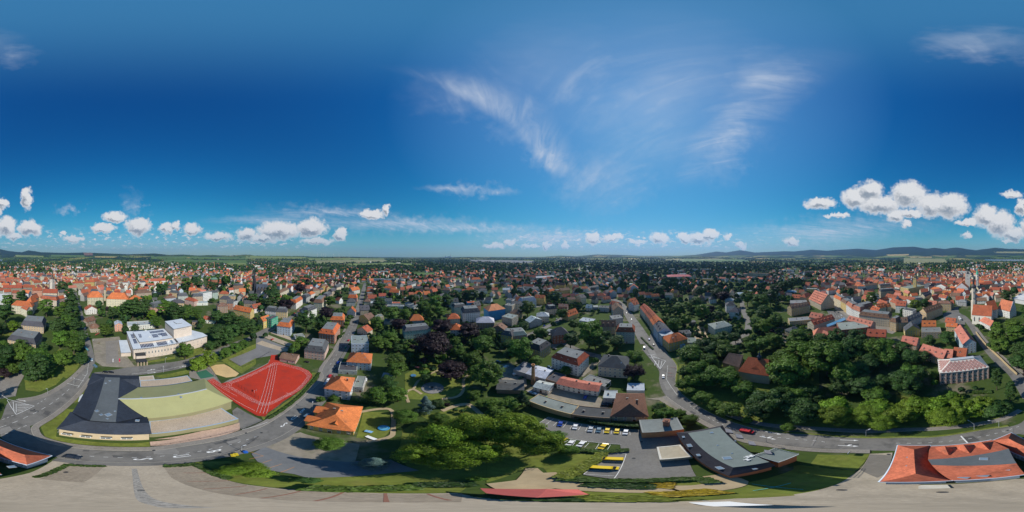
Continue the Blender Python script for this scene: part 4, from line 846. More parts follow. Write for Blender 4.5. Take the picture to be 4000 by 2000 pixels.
   (978,872,1072,888,12,9,'m',4,'y','D'),(908,815,1008,832,10,6,'G',4,'k','B'),(0,765,150,768,12,3.5,'f',1,'n','D')],
 'U4': [(-20,692,65,702,14,9,'h',4,'o','B'),(150,772,250,748,12,7,'G',4,'n','S'),(205,720,310,720,14,8,'h',4,'c','S'),(472,722,555,692,12,6,'g',6,'y','O'),(-20,887,125,872,16,8,'m',3,'s','G'),(236,1012,325,952,15,9,'m',4,'o','D'),(345,882,478,867,14,9,'h',6,'r','D'),
   (332,1062,555,1132,17,10,'m',4,'w','R'),(722,1137,968,1157,18,9,'h',5,'c','D'),(872,848,1028,852,16,12,'m',4,'n','R'),(706,804,868,804,14,9,'g',5,'t','B'),(562,755,670,772,14,4,'f',.5,'w','S'),(842,744,930,734,14,9,'f',1,'n','G'),(288,842,350,850,8,3,'f',.5,'b','G')],
 'U5': [(0,642,42,694,14,10,'g',5,'c','R'),(44,697,80,742,14,10,'g',5,'t','R'),(82,745,110,790,14,11,'g',5,'t','O'),(112,793,150,850,14,11,'g',4,'b','D'),(152,853,182,888,14,10,'f',1,'b','S'),(184,891,245,945,20,9,'h',5,'y','O'),(629,827,770,794,18,9,'h',3,'c','G'),
   (336,872,430,862,10,3.5,'f',1,'n','D'),(392,942,470,942,12,3.5,'f',.5,'n','G'),(342,962,380,952,8,5,'f',.5,'b','S'),(415,770,470,766,8,4,'f',.5,'k','D')],
 'U6': [(201,857,278,827,12,8,'h',3,'o','D'),(386,792,560,738,14,9,'g',4,'c','R'),(345,722,440,742,12,8,'g',5,'p','P'),(763,707,1018,737,16,11,'m',4,'c','B'),(1022,760,1073,772,14,11,'m',4,'o','B'),(182,765,360,748,14,5,'f',1,'o','G'),(382,872,480,905,12,7,'g',5,'r','P'),(825,882,985,892,14,8,'g',5,'r','R'),(660,748,860,802,12,9,'g',4,'p','P')],
 'U7': [(-20,772,98,768,14,10,'g',4,'o','B'),(102,765,220,712,12,9,'g',4,'n','D'),(76,842,205,832,12,7,'G',6,'y','D'),(212,855,380,852,14,7,'f',.5,'t','G'),(217,802,335,802,12,7,'g',5,'t','O'),(40,940,170,962,12,7,'g',5,'t','P'),(195,1012,395,1072,12,7,'g',5,'o','P'),(398,1060,468,1066,11,7,'g',5,'o','P'),
   (476,1044,582,1056,11,7,'g',5,'k','R'),(560,952,672,937,36,10,'G',5,'b','P'),(420,802,510,808,8,6,'g',3,'o','O'),(412,765,495,772,10,7,'g',4,'t','R')],
}

# ---------------------------------------------------------------- the large buildings, one by one
def inset(pts, d):
    pts = ccw([Vector((p[0], p[1])) for p in pts]); n = len(pts); out = []
    for i in range(n):
        p, a, b = pts[i], pts[i - 1], pts[(i + 1) % n]
        e1, e2 = (p - a).normalized(), (b - p).normalized()
        n1, n2 = Vector((-e1.y, e1.x)), Vector((-e2.y, e2.x)); m = (n1 + n2)
        m = m / max(.3, m.length_squared / 2) if m.length > 1e-6 else n1
        out.append(p + m * d)
    return out
def occ(pts):
    c = sum((Vector((p[0], p[1])) for p in pts), Vector((0, 0))) / len(pts)
    r = max((Vector((p[0], p[1])) - c).length for p in pts); OCC.append((c.x, c.y, r * .8)); return c
def body(o, pts, z0, z1, m, col=None, d=.5, name='wall'):
    """walls under an eave outline"""
    q = inset(pts, d); MB().prism([(p.x, p.y) for p in q], z0, z1).build(name, m, o, color=col); return q
def planes(o, vs, fs, m, col=None, name='roof', t=.22):
    fs = [f if area([vs[k] for k in f]) > 0 else tuple(reversed(f)) for f in fs]
    return MB().shell([tuple(v) for v in vs], fs, t).build(name, m, o, color=col)
def wall_windows(o, q, z0, z1, storeys, gap=3.2, **kw):
    """windows on every side of outline q (counter-clockwise) that can be seen"""
    n = len(q)
    for i in range(n):
        a, b = q[i], q[(i + 1) % n]; t = (b - a)
        if t.length < 2.5: continue
        nn = Vector((t.y, -t.x)).normalized(); mid = (a + b) / 2
        if nn.dot(-mid.normalized()) < -.3: continue
        put_windows(o, a, b, z0, z1, storeys, max(1, round(t.length / gap)), **kw)
SLATE = (.030, .037, .052); SLATE2 = (.10, .115, .135)
M_slate = mat('roof_slate', var=.16, scale=.5, big=.16, bigscale=.1, rough=.7, cell=.16, cellscale=2.6, spec=.25)
M_gravelroof = M_gravel
# --- school with slate roofs
c = L[1]; ze, zt = 9.8, 15.
sch = empty('school_building', L[1](860, 420)); sch.location.z = 0; base = sch.location.copy()
def rel(p): return Vector((p[0] - base.x, p[1] - base.y, p[2]))
def wing(o, E, Rg, name, fcols=None, zwall=ze, wallm=M_wall, wcol=(.60, .47, .30)):
    vs = [rel(p) for p in E] + [rel(p) for p in Rg]
    rf = planes(o, vs, [(0, 1, 5, 4), (1, 2, 5), (2, 3, 4, 5), (3, 0, 4)], M_slate, SLATE, name)
    q = body(o, vs[:4], 0, zwall - .15, wallm, wcol, .7); return rf, q
Nw = [c(772,122,ze), c(1166,142,ze), c(1172,240,ze), c(730,222,ze)]; Nr = [c(862,162,13), c(1162,172,13)]
Sw = [c(590,448,ze), c(1232,487,ze), c(1272,632,ze), c(472,588,ze)]; Sr = [c(700,520,13), c(1252,540,12.5)]
rf1, q1 = wing(sch, Nw, Nr, 'roof'); rf2, q2 = wing(sch, Sw, Sr, 'roof')
Mb = [rel(c(735,225,ze)), rel(c(1150,238,ze)), rel(c(1195,487,ze)), rel(c(605,450,ze))]; Md = [rel(c(880,158,zt)), rel(c(1004,162,zt)), rel(c(970,533,zt)), rel(c(755,520,zt))]
rf3 = planes(sch, Mb + Md, [(0, 1, 5, 4), (1, 2, 6, 5), (2, 3, 7, 6), (3, 0, 4, 7)], M_slate, SLATE)
q3 = body(sch, Mb, 0, ze - .2, M_wall, (.60, .47, .30), .8)
MB().prism([(p.x, p.y) for p in ccw(Md)], zt - .08, zt + .15).build('roof_deck', mat('dark_bitumen', (.095, .105, .11), var=.12), rf3)
for x, y, s in [(908,472,2.2),(848,472,1.3),(812,440,1.5),(920,188,1.2),(886,208,1.0),(963,442,.8),(900,505,.8)]:
    p = rel(c(x, y, zt + .2)); obj('skylight', ME_SKY, rf3, p, 0, (s, s * .8, 1.5))
for x, y in [(1001,445),(1016,228),(1152,520)]:
    p = rel(c(x, y, 12.3)); obj('skylight', ME_SKY, rf3, p, .6, (1.4, 1.2, 3))
put_windows(sch, q2[2] if False else rel(c(480,600,ze)).xy, rel(c(1150,650,ze)).xy, 4.6, 7.4, 1, 4, 3.0, 1.7)
put_windows(sch, rel(c(590,455,ze)).xy, rel(c(476,590,ze)).xy, 1, ze - .6, 2, 4); put_windows(sch, rel(c(772,130,ze)).xy, rel(c(732,222,ze)).xy, 1, ze - .6, 2, 3)
MB().prism([(rel(c(x, y, 4)).x, rel(c(x, y, 4)).y) for x, y in [(655,362),(770,325),(690,300),(668,318)]], 3.6, 4.0).build('entrance_canopy', M_white, sch)
tag(sch, 'long school building with dark slate cross-wing roofs and grey flat deck beside the ring road', 'school'); mark(sch, 'slate-roofed school'); occ(Nw + Sw)
# --- sports hall with the olive standing-seam roof
hall = empty('sports_hall', L[2](300, 330)); hall.location.z = 0; base = hall.location.copy()
OL1, OL2 = (.33, .32, .145), (.16, .16, .05)
HV = [rel(L[1](992,336,15)), rel(L[2](442,255,15)), rel(L[2](664,355,9.6)), rel(L[1](1235,502,9.6)), rel(L[2](430,170,9.6)), rel(L[1](1152,243,9.6))]
M_seam = mat('olive_sheet', var=.05, scale=.3, big=.05, rough=.45, spec=.4)
hr = planes(hall, HV, [(0, 1, 2, 3), (0, 5, 4, 1), (1, 4, 2)], M_seam, OL1)
ME_RIB = MB().box(-.5, .5, -.04, .04, 0, .09).me('seam', M_seam)
def ribs(o, a0, a1, b0, b1, n, col):
    for k in range(1, n):
        p, q = a0.lerp(a1, k / n), b0.lerp(b1, k / n); d = q - p
        r = obj('seam', ME_RIB, o, (p + q) / 2, 0, (d.length, 1, 1), col); r.rotation_euler = d.to_track_quat('X', 'Z').to_euler()
ribs(hr, HV[0], HV[1], HV[3], HV[2], 58, OL1); ribs(hr, HV[0], HV[1], HV[5], HV[4], 50, OL1)
body(hall, [HV[5], HV[4], HV[2], HV[3]], 0, 9.3, mat('ribbed_cladding', (.26, .24, .13), var=.1, scale=2), None, .5)
ridge_v = planes(hr, [HV[0] + Vector((0, 0, .3)), HV[1] + Vector((0, 0, .3)), HV[1] + Vector((.5, .5, .3)), HV[0] + Vector((.5, .5, .3))], [(0, 1, 2, 3)], M_metal, None, 'ridge_cap', .25)
for cc, x, y in [(L[2], 210, 300), (L[2], 230, 325), (L[1], 1185, 330)]: obj('vent', ME_SKY, hr, rel(cc(x, y, 14.6)), .9, (1.4, .8, 3))
tag(hall, 'sports hall with wide olive green standing-seam metal roof next to the red running track', 'sports hall'); mark(hall, 'olive-roofed sports hall', L[2](200, 330)); occ([p + base for p in HV])
def flatblock(name, pts, z, label, wallm, rim=(.30, .38, .46), deckm=M_gravel, cat='building', phrase=None, rimw=.5):
    o = empty(name, sum((Vector((p[0], p[1], 0)) for p in pts), Vector()) / len(pts)); b = o.location
    q = ccw([(p[0] - b.x, p[1] - b.y) for p in pts]); qi = [tuple(v) for v in inset(q, rimw)]
    MB().prism(q, 0, z - .3).build('wall', wallm, o)
    rf = MB().prism(qi, z - .32, z - .1).build('roof', deckm, o); n = len(q); rb = MB()
    rb.add([(*p, z) for p in q] + [(*p, z) for p in qi] + [(*p, z - .32) for p in q] + [(*p, z - .2) for p in qi],
           [f for k in range(n) for f in ((k, (k + 1) % n, n + (k + 1) % n, n + k), (2 * n + k, 2 * n + (k + 1) % n, (k + 1) % n, k), (n + k, n + (k + 1) % n, 3 * n + (k + 1) % n, 3 * n + k))])
    rb.build('parapet', M_plain, rf, color=rim)
    tag(o, label, cat); occ(pts)
    if phrase: mark(o, phrase)
    return o
clad = mat('ribbed_cladding')
flatblock('hall_annex', [L[1](1252,632,5), L[2](0,632,5), L[2](320,588,5), L[2](712,505,5), L[2](565,412,5), L[2](300,478,5), L[1](1250,525,5)], 5., 'low gravel-roofed annex with blue-grey parapet in front of the olive sports hall', clad, phrase='gravel-roofed hall annex')
flatblock('hall_annex', [L[1](1172,185,5), L[2](0,178,5), L[2](285,142,5), L[2](325,188,5), L[2](0,238,5), L[1](1176,240,5)], 5., 'narrow gravel-roofed annex with blue-grey edge behind the olive sports hall', clad)
flatblock('equipment_shed', [L[1](1166,152,4), L[1](1285,143,4), L[1](1297,178,4), L[1](1170,186,4)], 4., 'small flat gravel-roofed shed between theatre street and hall annex', M_wall, (.5, .48, .42))
# --- red roofed office building close below
RB = empty('office_building', L[7](500, 860)); RB.location.z = 0; base = RB.location.copy(); ze, zr = 11., 15.6
RED = (.42, .115, .06)
wv_ = [rel(L[6](872,726,ze)), rel(L[7](288,728,ze)), rel(L[7](475,1024,ze)), rel(L[6](716,1036,ze)), rel(L[7](150,764,zr)), rel(L[7](165,966,zr))]
rw = planes(RB, wv_, [(0, 1, 4), (1, 2, 5, 4), (2, 3, 5), (3, 0, 4, 5)], M_roof, RED)
BLUEW = (.36, .42, .48)
qw = body(RB, wv_[:4], 0, ze - .2, M_wall, BLUEW, .6)
mv = [rel(L[7](280,735,ze)), rel(L[7](800,682,ze)), rel(L[7](1085,972,ze)), rel(L[7](470,1024,ze)), rel(L[7](268,848,zr)), rel(L[7](945,757,zr)), rel(L[7](1010,880,zr)), rel(L[7](300,893,zr))]
rm = planes(RB, mv, [(0, 1, 5, 4), (1, 2, 6, 5), (2, 3, 7, 6), (3, 0, 4, 7)], M_roof, RED)
MB().prism([(p.x, p.y) for p in ccw(mv[4:])], zr - .05, zr + .15).build('roof_deck', mat('dark_bitumen'), rm)
qm = body(RB, mv[:4], 0, ze - .2, M_wall, BLUEW, .6)
ev = [rel(L[7](968,622,ze)), rel(L[1](436,815,ze)), rel(L[1](228,893,ze)), rel(L[7](800,690,ze)), rel(L[7](942,670,zr)), rel(L[1](208,808,zr))]
re_ = planes(RB, ev, [(0, 1, 5, 4), (1, 2, 5), (2, 3, 4, 5), (3, 0, 4)], M_roof, RED)
qe = body(RB, ev[:4], 0, ze - .2, M_wall, BLUEW, .6)
for q in (qw, qm, qe): wall_windows(RB, q, 1.0, ze - .8, 3, 3.6, ww=2.2, wh=1.5)
for x, y, s in [(570,997,1.3),(730,982,1.4),(915,927,1.6)]: obj('skylight', ME_SKY, rm, rel(L[7](x, y, 12.0 if y > 990 else 12.4 if y > 950 else 13.6)), -.1, (s, s * .7, 2))
obj('skylight', ME_SKY, rm, rel(L[7](735, 842, zr + .2)), .2, (1.6, 1.2, 2)); obj('skylight', ME_SKY, re_, rel(L[1](98, 908, 12.6)), .3, (1.3, 1, 3))
for x, y in [(105,830),(103,902)]: obj('roof_window', ME_SKY, rw, rel(L[7](x, y, 13.9)), .3, (.8, .5, 3))
# three cross gables on the street side
for (lx, ly), (px_, py_), (rx2, ry2), (kx, ky) in [((330,745),(410,735),(490,770),(440,808)), ((488,730),(565,722),(650,752),(615,792)), ((632,712),(715,700),(800,735),(780,765))]:
    A_, P_, C_, K_ = rel(L[7](lx, ly, 12.2)), rel(L[7](px_, py_, 15.2)), rel(L[7](rx2, ry2, 12.2)), rel(L[7](kx, ky, 14.9))
    planes(rm, [A_, P_, K_, C_, A_ + (K_ - P_), C_ + (K_ - P_) * .6], [(0, 1, 2, 4), (1, 3, 5, 2)], M_roof, RED, 'cross_gable', .3)
    MB().add([A_, C_, P_], [(0, 1, 2)]).build('gable_wall', M_wall, rm, color=BLUEW)
put = MB().prism([(rel(L[7](x, y)).x, rel(L[7](x, y)).y) for x, y in [(185,1075),(215,1062),(430,1060),(460,1088),(190,1094)]], .2, .5).build('entrance_step', mat('pale_stone', (.5, .47, .40)), RB)
M_gut = mat('gutter_blue', (.42, .49, .56), var=.05, rough=.4)
def gutter(o, pts, z, closed=True):
    pts = [Vector((p.x, p.y, z)) for p in pts]
    for k in range(len(pts) - (0 if closed else 1)): MB().tube(pts[k], pts[(k + 1) % len(pts)], .2, .2, 6).build('gutter', M_gut, o)
gutter(rw, wv_[:4], 10.95); gutter(re_, ev[:4], 10.97); gutter(rm, [mv[0], mv[1]], 10.93, False); gutter(rm, [mv[2], mv[3]], 10.91, False)
tag(RB, 'office building with red tiled hip roofs, blue-grey walls and dark roof deck along the yard', 'office building'); mark(RB, 'red-roofed office building'); occ([p + base for p in mv[:4]]); occ([p + base for p in wv_[:4]]); occ([p + base for p in ev[:4]])
# --- grey-decked building with orange walls
GB = empty('administration_building', L[5](760, 780)); GB.location.z = 0; base = GB.location.copy(); ze, zd = 10., 13.
ge = [rel(L[5](303,622,ze)), rel(L[5](690,560,ze)), rel(L[5](1140,898,ze)), rel(L[5](745,986,ze))]
gd = [rel(L[5](402,626,zd)), rel(L[5](672,577,zd)), rel(L[5](1085,868,zd)), rel(L[5](780,914,zd))]
rg = planes(GB, ge + gd, [(0, 1, 5, 4), (1, 2, 6, 5), (2, 3, 7, 6), (3, 0, 4, 7)], M_slate, (.035, .033, .04))
MB().prism([(p.x, p.y) for p in ccw(gd)], zd - .05, zd + .16).build('roof_deck', mat('green_grey_deck', (.155, .18, .165), var=.1, scale=.7, big=.06), rg)
ORW = (.46, .15, .06)
qg = body(GB, ge, 0, ze - .2, M_wall, ORW, .6); wall_windows(GB, qg, .8, ze - .6, 2, 3.8, ww=2.4, wh=1.5)
for x, y, s in [(600,622,2),(730,835,3.2),(650,728,1),(800,692,.8),(770,795,.8)]: obj('skylight', ME_SKY, rg, rel(L[5](x, y, zd + .2)), .5, (s * .55, s * .45, 2))
for x, y, s in [(365,658,1.2),(415,730,1.9),(490,810,1.3),(668,918,1.7),(952,922,1.3)]: obj('skylight', ME_SKY, rg, rel(L[5](x, y, 11.6)), .7, (s, s * .5, 2))
for k, (x, y) in enumerate([(712,588),(800,632),(905,690),(1040,765)]):
    p, q = rel(L[5](x, y, 12.8)), rel(L[5](x + 50, y + 8, 12.8)); e = rel(L[5](x + 70, y + 38, 12.4)); f = rel(L[5](x + 10, y + 30, 12.4))
    pl = planes(rg, [p, q, e, f], [(0, 1, 2, 3)], mat('lead_sheet', (.22, .21, .22)), None, 'dormer', 1.4)
tv = [L[5](965,812,11.5), L[5](1132,757,11.5), L[5](1332,806,11.5), L[5](1160,874,11.5)]
tw = body(GB, [rel(p) for p in tv], 0, 11.4, M_wall, ORW, .3)
MB().prism([(rel(p).x, rel(p).y) for p in ccw(tv)], 11.4, 11.7).build('tower_roof', mat('green_grey_deck'), GB)
rl = MB(); q = [rel(p) for p in tv]
for k in range(4):
    a, b = q[k], q[(k + 1) % 4]
    for z in (12.1, 12.6): rl.tube((a.x, a.y, z), (b.x, b.y, z), .05, .05, 4)
    for j in range(9): p = a.lerp(b, j / 9); rl.tube((p.x, p.y, 11.6), (p.x, p.y, 12.6), .04, .04, 4)
rl.build('railing', M_metal, GB)
ME_AC = MB().box(-1, 1, -.4, .4, 0, .9).box(-.3, .3, -1.2, 1.2, .3, .7).me('vent_unit', mat('vent_white', (.62, .62, .60)))
for x, y in [(900,828),(935,818),(900,850)]: obj('vent_unit', ME_AC, rg, rel(L[5](x, y, zd + .1)), .4, (.6, .6, .6))
tag(GB, 'curved-looking office block with grey-green flat roof, black eaves and orange walls', 'office building'); mark(GB, 'grey-decked orange office block'); occ([p + base for p in ge])
flatblock('terrace_annex', [L[5](140,742,4), L[5](338,722,4), L[5](440,822,4), L[5](165,848,4)], 4., 'flat-roofed annex with sandy roof terrace beside the grey-decked office block', mat('cream_render', (.55, .47, .34)), (.55, .52, .45), mat('terrace_slabs', (.40, .35, .26), var=.12), phrase='roof-terrace annex')
bh = flatblock('boiler_house', [L[5](-8,515,8), L[5](312,493,8), L[5](368,592,8), L[5](18,622,8)], 8., 'orange-brown boiler house with grey flat roof and square brick chimney', mat('salmon_render', (.42, .235, .12)), (.2, .21, .2), mat('grey_felt', (.17, .185, .175), var=.14), phrase='boiler house')
p = L[5](222, 560, 8) - bh.location; MB().box(-1, 1, -1, 1, 0, 13.5).box(-1.2, 1.2, -1.2, 1.2, 13.5, 14).box(-.5, .5, -.5, .5, 14, 14.5).build('chimney_stack', mat('chimney_brick'), bh, (p.x, p.y, 0), .4)
# --- villa with the big orange roof, pale blue house beside it
house(L[3], 4, 552, 388, 608, 20, 6.5, 'h', 6.5, 'y', 'O', 'ne', 'villa', 'yellow villa with large bright orange hipped roof beside the oval lawn', 'big orange-roofed villa', 'villa', rcol=(.52, .155, .045))
V1 = [o for o in bpy.data.objects if o.name.startswith('villa')][-1]
vr = [o for o in V1.children if o.name.startswith('roof')][0]
for x, y, d_, w_ in [(4, 5, 7, 5.5), (13.5, 3.5, 5, 4.4)]:
    mb = MB().shell([(x - w_ / 2, y - d_, 6.6), (x, y - d_ * .75, 9.6), (x, y + 3, 9.6), (x - w_ / 2, y + 2, 6.8), (x + w_ / 2, y - d_, 6.6), (x + w_ / 2, y + 2, 6.8)], [(0, 1, 2, 3), (1, 4, 5, 2), (0, 4, 1)], .2)
for x, y, z, s in [(.26, .22, 8.2, 1.2), (.7, .2, 8.0, 1.2)]: pass
def add_gable(o, rf, x0, x1, y0, y1, z0, z1, rc, wc):
    """cross gable: ridge along local y"""
    m = (x0 + x1) / 2
    MB().shell([(x0 - .3, y0 - .3, z0), (m, y0 - .3, z1), (m, y1, z1), (x0 - .3, y1, z0), (x1 + .3, y0 - .3, z0), (x1 + .3, y1, z0)], [(0, 1, 2, 3), (1, 4, 5, 2)], .2).build('cross_gable', M_roof, rf, color=rc)
    MB().prism([(x0, y0), (x1, y0), (x1, y1), (x0, y1)], 0, z0).add([(x0, y0, z0), (x1, y0, z0), (m, y0, z1 - .2)], [(0, 1, 2)]).build('bay', M_wall, o, color=wc)
OC = (.52, .155, .045)
W1 = (L[3](388, 608, 6.5) - L[3](4, 552, 6.5)).length
for x0, x1 in ((W1 * .50, W1 * .66),): add_gable(V1, vr, x0, x1, 2.0, 8, 7.6, 10.6, OC, WALL['y'][0])
for y0, y1 in ((2, 7), (10, 16)):
    m_ = (y0 + y1) / 2
    MB().shell([(-2.6, y0, 6.2), (-2.6, m_, 9.4), (5, m_, 9.4), (3, y0, 6.8), (-2.6, y1, 6.2), (3, y1, 6.8)], [(0, 3, 2, 1), (1, 2, 5, 4)], .2).build('cross_gable', M_roof, vr, color=OC)
    MB().prism([(-2.2, y0 + .3), (1, y0 + .3), (1, y1 - .3), (-2.2, y1 - .3)], 0, 6.1).build('bay', M_wall, V1, color=WALL['y'][0])
house(L[3], 145, 248, 357, 276, 15, 8, 'h', 5, 'w', 'O', '', 'house', 'white house with orange hipped roof and white dormers between villa and street', 'white orange-hipped house', wcol=(.55, .58, .62), rcol=(.50, .145, .048))
house(L[3], 385, 238, 465, 246, 13, 4.5, 'f', .5, 'n', 'G', '', 'annex', 'grey-green flat annex behind the white orange-hipped house', None, 'annex'); house(L[3], 622, 165, 712, 172, 7, 3, 'f', .4, 'n', 'S', '', 'garage', 'low grey garage by the garden with the trampoline', None, 'garage')
# --- theatre
T = Crop(440, 1230, 1 / 6.441)
TH = empty('theatre', T(1200, 700)); TH.location.z = 0; base = TH.location.copy()
CRM = (.62, .52, .43)
def tp(x, y, z): return rel(T(x, y, z))
def block(o, pts, z0, z1, wc, lip=.5, roofm=M_white, rim=(.10, .09, .085), wm=M_wall):
    q = ccw([(p.x, p.y) for p in pts]); qi = [(v.x, v.y) for v in inset(q, lip)]
    MB().prism(qi, z0, z1 - .5).build('wall', wm, o, color=wc)
    r = MB().prism(q, z1 - .5, z1 - .06).build('eave', mat('eave_trim', rim), o)
    MB().prism([(v.x, v.y) for v in inset(q, .15)], z1 - .08, z1 + .06).build('roof', roofm, o)
    return qi
zm = 12.5
P0 = [tp(515,865,zm), tp(2390,525,zm), tp(2262,450,zm), tp(1700,300,zm), tp(345,415,zm)]
qt = block(TH, P0, 0, zm, CRM)
P1 = [tp(676,690,15.2), tp(1525,572,15.2), tp(1290,345,15.2), tp(505,425,15.2)]; block(TH, P1, zm - .3, 15.2, CRM, .3)
P2 = [tp(1535,358,24.5), tp(2002,265,24.5), tp(1742,92,24.5), tp(1308,160,24.5)]; q2 = block(TH, P2, zm - .3, 24.5, CRM, .35)
P3 = [tp(1610,220,25.2), tp(1755,200,25.2), tp(1670,152,25.2), tp(1530,168,25.2)]; block(TH, P3, 24.4, 25.2, (.5, .52, .55), .1)
P4 = [tp(205,955,5), tp(470,945,5), tp(365,632,5), tp(150,635,5)]; block(TH, P4, 0, 5, CRM, .3)
P5 = [tp(590,1030,7.5), tp(845,1015,7.5), tp(805,930,7.5), tp(550,945,7.5)]; block(TH, P5, 0, 7.5, CRM, .4, M_dark)
P6 = [tp(615,1192,4.6), tp(875,1168,4.6), tp(840,1090,4.6), tp(578,1110,4.6)]
MB().prism([(p.x, p.y) for p in ccw(P6)], 4.1, 4.6).build('portico_roof', M_dark, TH)
ME_COL = MB().box(-.35, .35, -.35, .35, 0, 4.1).me('column', mat('sandstone', (.46, .36, .25), var=.12))
for k in range(4):
    p = P6[0].lerp(P6[1], .06 + .88 * k / 3); obj('column', ME_COL, TH, (p.x, p.y + .4, 0), .5)
f0, f1 = Vector((P0[0].x, P0[0].y)), Vector((P0[1].x, P0[1].y)); ft = (f1 - f0).normalized(); fn_ = Vector((-ft.y, ft.x))
g0, g1 = f0 + fn_ * .5 + ft * .5, f1 + fn_ * .5 - ft * .5
put_windows(TH, g0, g1, 10.3, 11.8, 1, 44, .75, .95)
put_windows(TH, g0 + ft * 9, g0 + ft * 38, 4.2, 9.0, 1, 10, 1.0, 3.0, door=None)
put_windows(TH, g0 + ft * 42, g1, 3, 9.3, 2, 7, .8, 1.0)
put_windows(TH, g0 + ft * 12, g1, .5, 2.2, 1, 16, .9, .7)
put_windows(TH, g0 + ft * .8, g0 + ft * 6.5, 9, 10, 1, 6, .45, .6)
t0, t1 = Vector((P2[0].x, P2[0].y)), Vector((P2[1].x, P2[1].y)); tt = (t1 - t0).normalized(); tn = Vector((-tt.y, tt.x)); t0, t1 = t0 + tn * .35, t1 + tn * .35
Lt = (t1 - t0).length
put_windows(TH, t0 + tt * Lt * .2, t0 + tt * Lt * .84, 22.4, 23.4, 1, 12, .5, .75); put_windows(TH, t0 + tt * Lt * .36, t0 + tt * Lt * .66, 20.9, 21.9, 1, 6, .5, .75)
obj('door', ME_DOOR, TH, (g0 + ft * 39.5).to_3d(), atan2(ft.y, ft.x), (2, 1, 3))
ME_PAN = MB().box(0, 1, -.5, .5, .0, .05, 0).box(.01, .99, -.42, .42, .05, .06, 1).me('solar_panel', [mat('panel_frame', (.4, .42, .45)), mat('solar_cells', (.012, .022, .07), var=.2, scale=1, big=0, rough=.15, spec=.6)])
def panels(o, a, b, c_, d_, n, z, w=.82):
    """n strips between the lines a-b (near ends) and d-c (far ends)"""
    a, b, c_, d_ = (tp(*q, z) for q in (a, b, c_, d_))
    for k in range(n):
        p, q = a.lerp(b, (k + .5) / n), d_.lerp(c_, (k + .5) / n); v = q - p; st = (b - a).length / n
        r = obj('solar_panel', ME_PAN, o, p + Vector((0, 0, .12)), atan2(v.y, v.x), (v.length, st * w, 1))
panels(TH, (712,832), (1050,795), (1005,708), (682,738), 9, zm); panels(TH, (1140,780), (1392,745), (1340,655), (1090,690), 8, zm)
panels(TH, (955,470), (1305,425), (1262,378), (912,424), 11, 15.2); panels(TH, (1025,578), (1160,560), (1120,478), (972,492), 5, 15.2); panels(TH, (1240,545), (1390,525), (1340,443), (1200,462), 5, 15.2); panels(TH, (1160,515), (1235,505), (1195,462), (1120,475), 2, 15.2)
panels(TH, (545,728), (635,716), (575,600), (500,612), 3, zm); panels(TH, (485,595), (570,585), (525,478), (445,490), 3, zm); panels(TH, (680,578), (740,572), (712,478), (635,488), 3, 15.2); panels(TH, (525,425), (775,405), (765,385), (515,402), 9, zm)
panels(TH, (880,392), (1090,372), (1080,360), (872,378), 8, zm)
MB().prism([(p.x, p.y) for p in ccw([tp(1425,622,zm), tp(1480,612,zm), tp(1535,715,zm), tp(1490,725,zm)])], zm, zm + .3).build('glass_strip', mat('skylight_glass'), TH)
MB().prism([(p.x, p.y) for p in ccw([tp(1535,602,zm), tp(1580,598,zm), tp(1660,695,zm), tp(1610,705,zm)])], zm, zm + .25).build('roof_joint', M_dark, TH)
for x, y in [(940,560), (1210,570), (1760,615), (1400,680), (1060,740), (835,400)]: obj('vent_unit', ME_AC, TH, tp(x, y, 15.2 if y < 600 and x < 1500 else zm), .6, (.9, .9, 1.2))
tag(TH, 'cream theatre with white flat roofs, solar panels and tall square stage tower', 'theatre'); mark(TH, 'cream theatre'); occ([p + base for p in P0])
# --- church ruin in the park
KR = empty('park_church', L[5](930, 100)); KR.location.z = 0; base = KR.location.copy()
kz, kt = 10., 20.
kv = [rel(U[5](820,1180,kz)), rel(U[5](1088,1222,kz)), rel(U[6](64,1108,kz)), rel(U[5](900,1075,kz)), rel(U[5](888,1008,kt)), rel(U[6](0,1035,kt))]
kv[3] = kv[0] + (kv[2] - kv[1])
mid_ = (kv[0] + kv[1] + kv[2] + kv[3]) / 4
ax = (kv[1] - kv[0]); kv[4] = (kv[0] + kv[3]) / 2 + ax * .18; kv[5] = (kv[1] + kv[2]) / 2 - ax * .14
kv[4].z = kv[5].z = kt
kr = planes(KR, kv, [(0, 1, 5, 4), (1, 2, 5), (2, 3, 4, 5), (3, 0, 4)], M_roof, (.40, .10, .042))
qk = body(KR, kv[:4], 0, kz - .2, M_wall, (.5, .47, .40), .5); wall_windows(KR, qk, 1.5, 8, 1, 5.5, ww=1.5, wh=5)
dvs = [rel(U[5](690,1105,7)), rel(U[5](830,1148,7)), rel(U[5](868,1045,7)), rel(U[5](745,1030,7))]
ctr = sum(dvs, Vector()) / 4; da = dvs[1] - dvs[0]
dr = [(dvs[0] + dvs[3]) / 2 + da * .2, (dvs[1] + dvs[2]) / 2 + da * .1]
for p in dr: p.z = 14
planes(KR, dvs + dr, [(0, 1, 5, 4), (1, 2, 5), (2, 3, 4, 5), (3, 0, 4)], M_roof, (.085, .06, .05), 'chancel_roof'); body(KR, dvs, 0, 6.8, M_wall, (.34, .26, .19), .4, 'chancel_wall')
sp_ = (kv[4] * .45 + kv[5] * .55)
MB().lathe([(1.4, 0), (1.4, 2.6), (1.9, 2.9), (1.5, 3.6), (.7, 4.4), (.7, 5.4), (1.0, 5.7), (.5, 6.6), (.16, 8), (.1, 13), (0.02, 13.2)], n=8).build('ridge_turret', mat('dark_slate_turret', (.03, .04, .06), rough=.4), KR, (sp_.x, sp_.y, kt - 1.2))
ee = kv[0].lerp(kv[1], .5); em = (kv[4] + kv[5]) / 2; e1 = ee.lerp(em, .32)
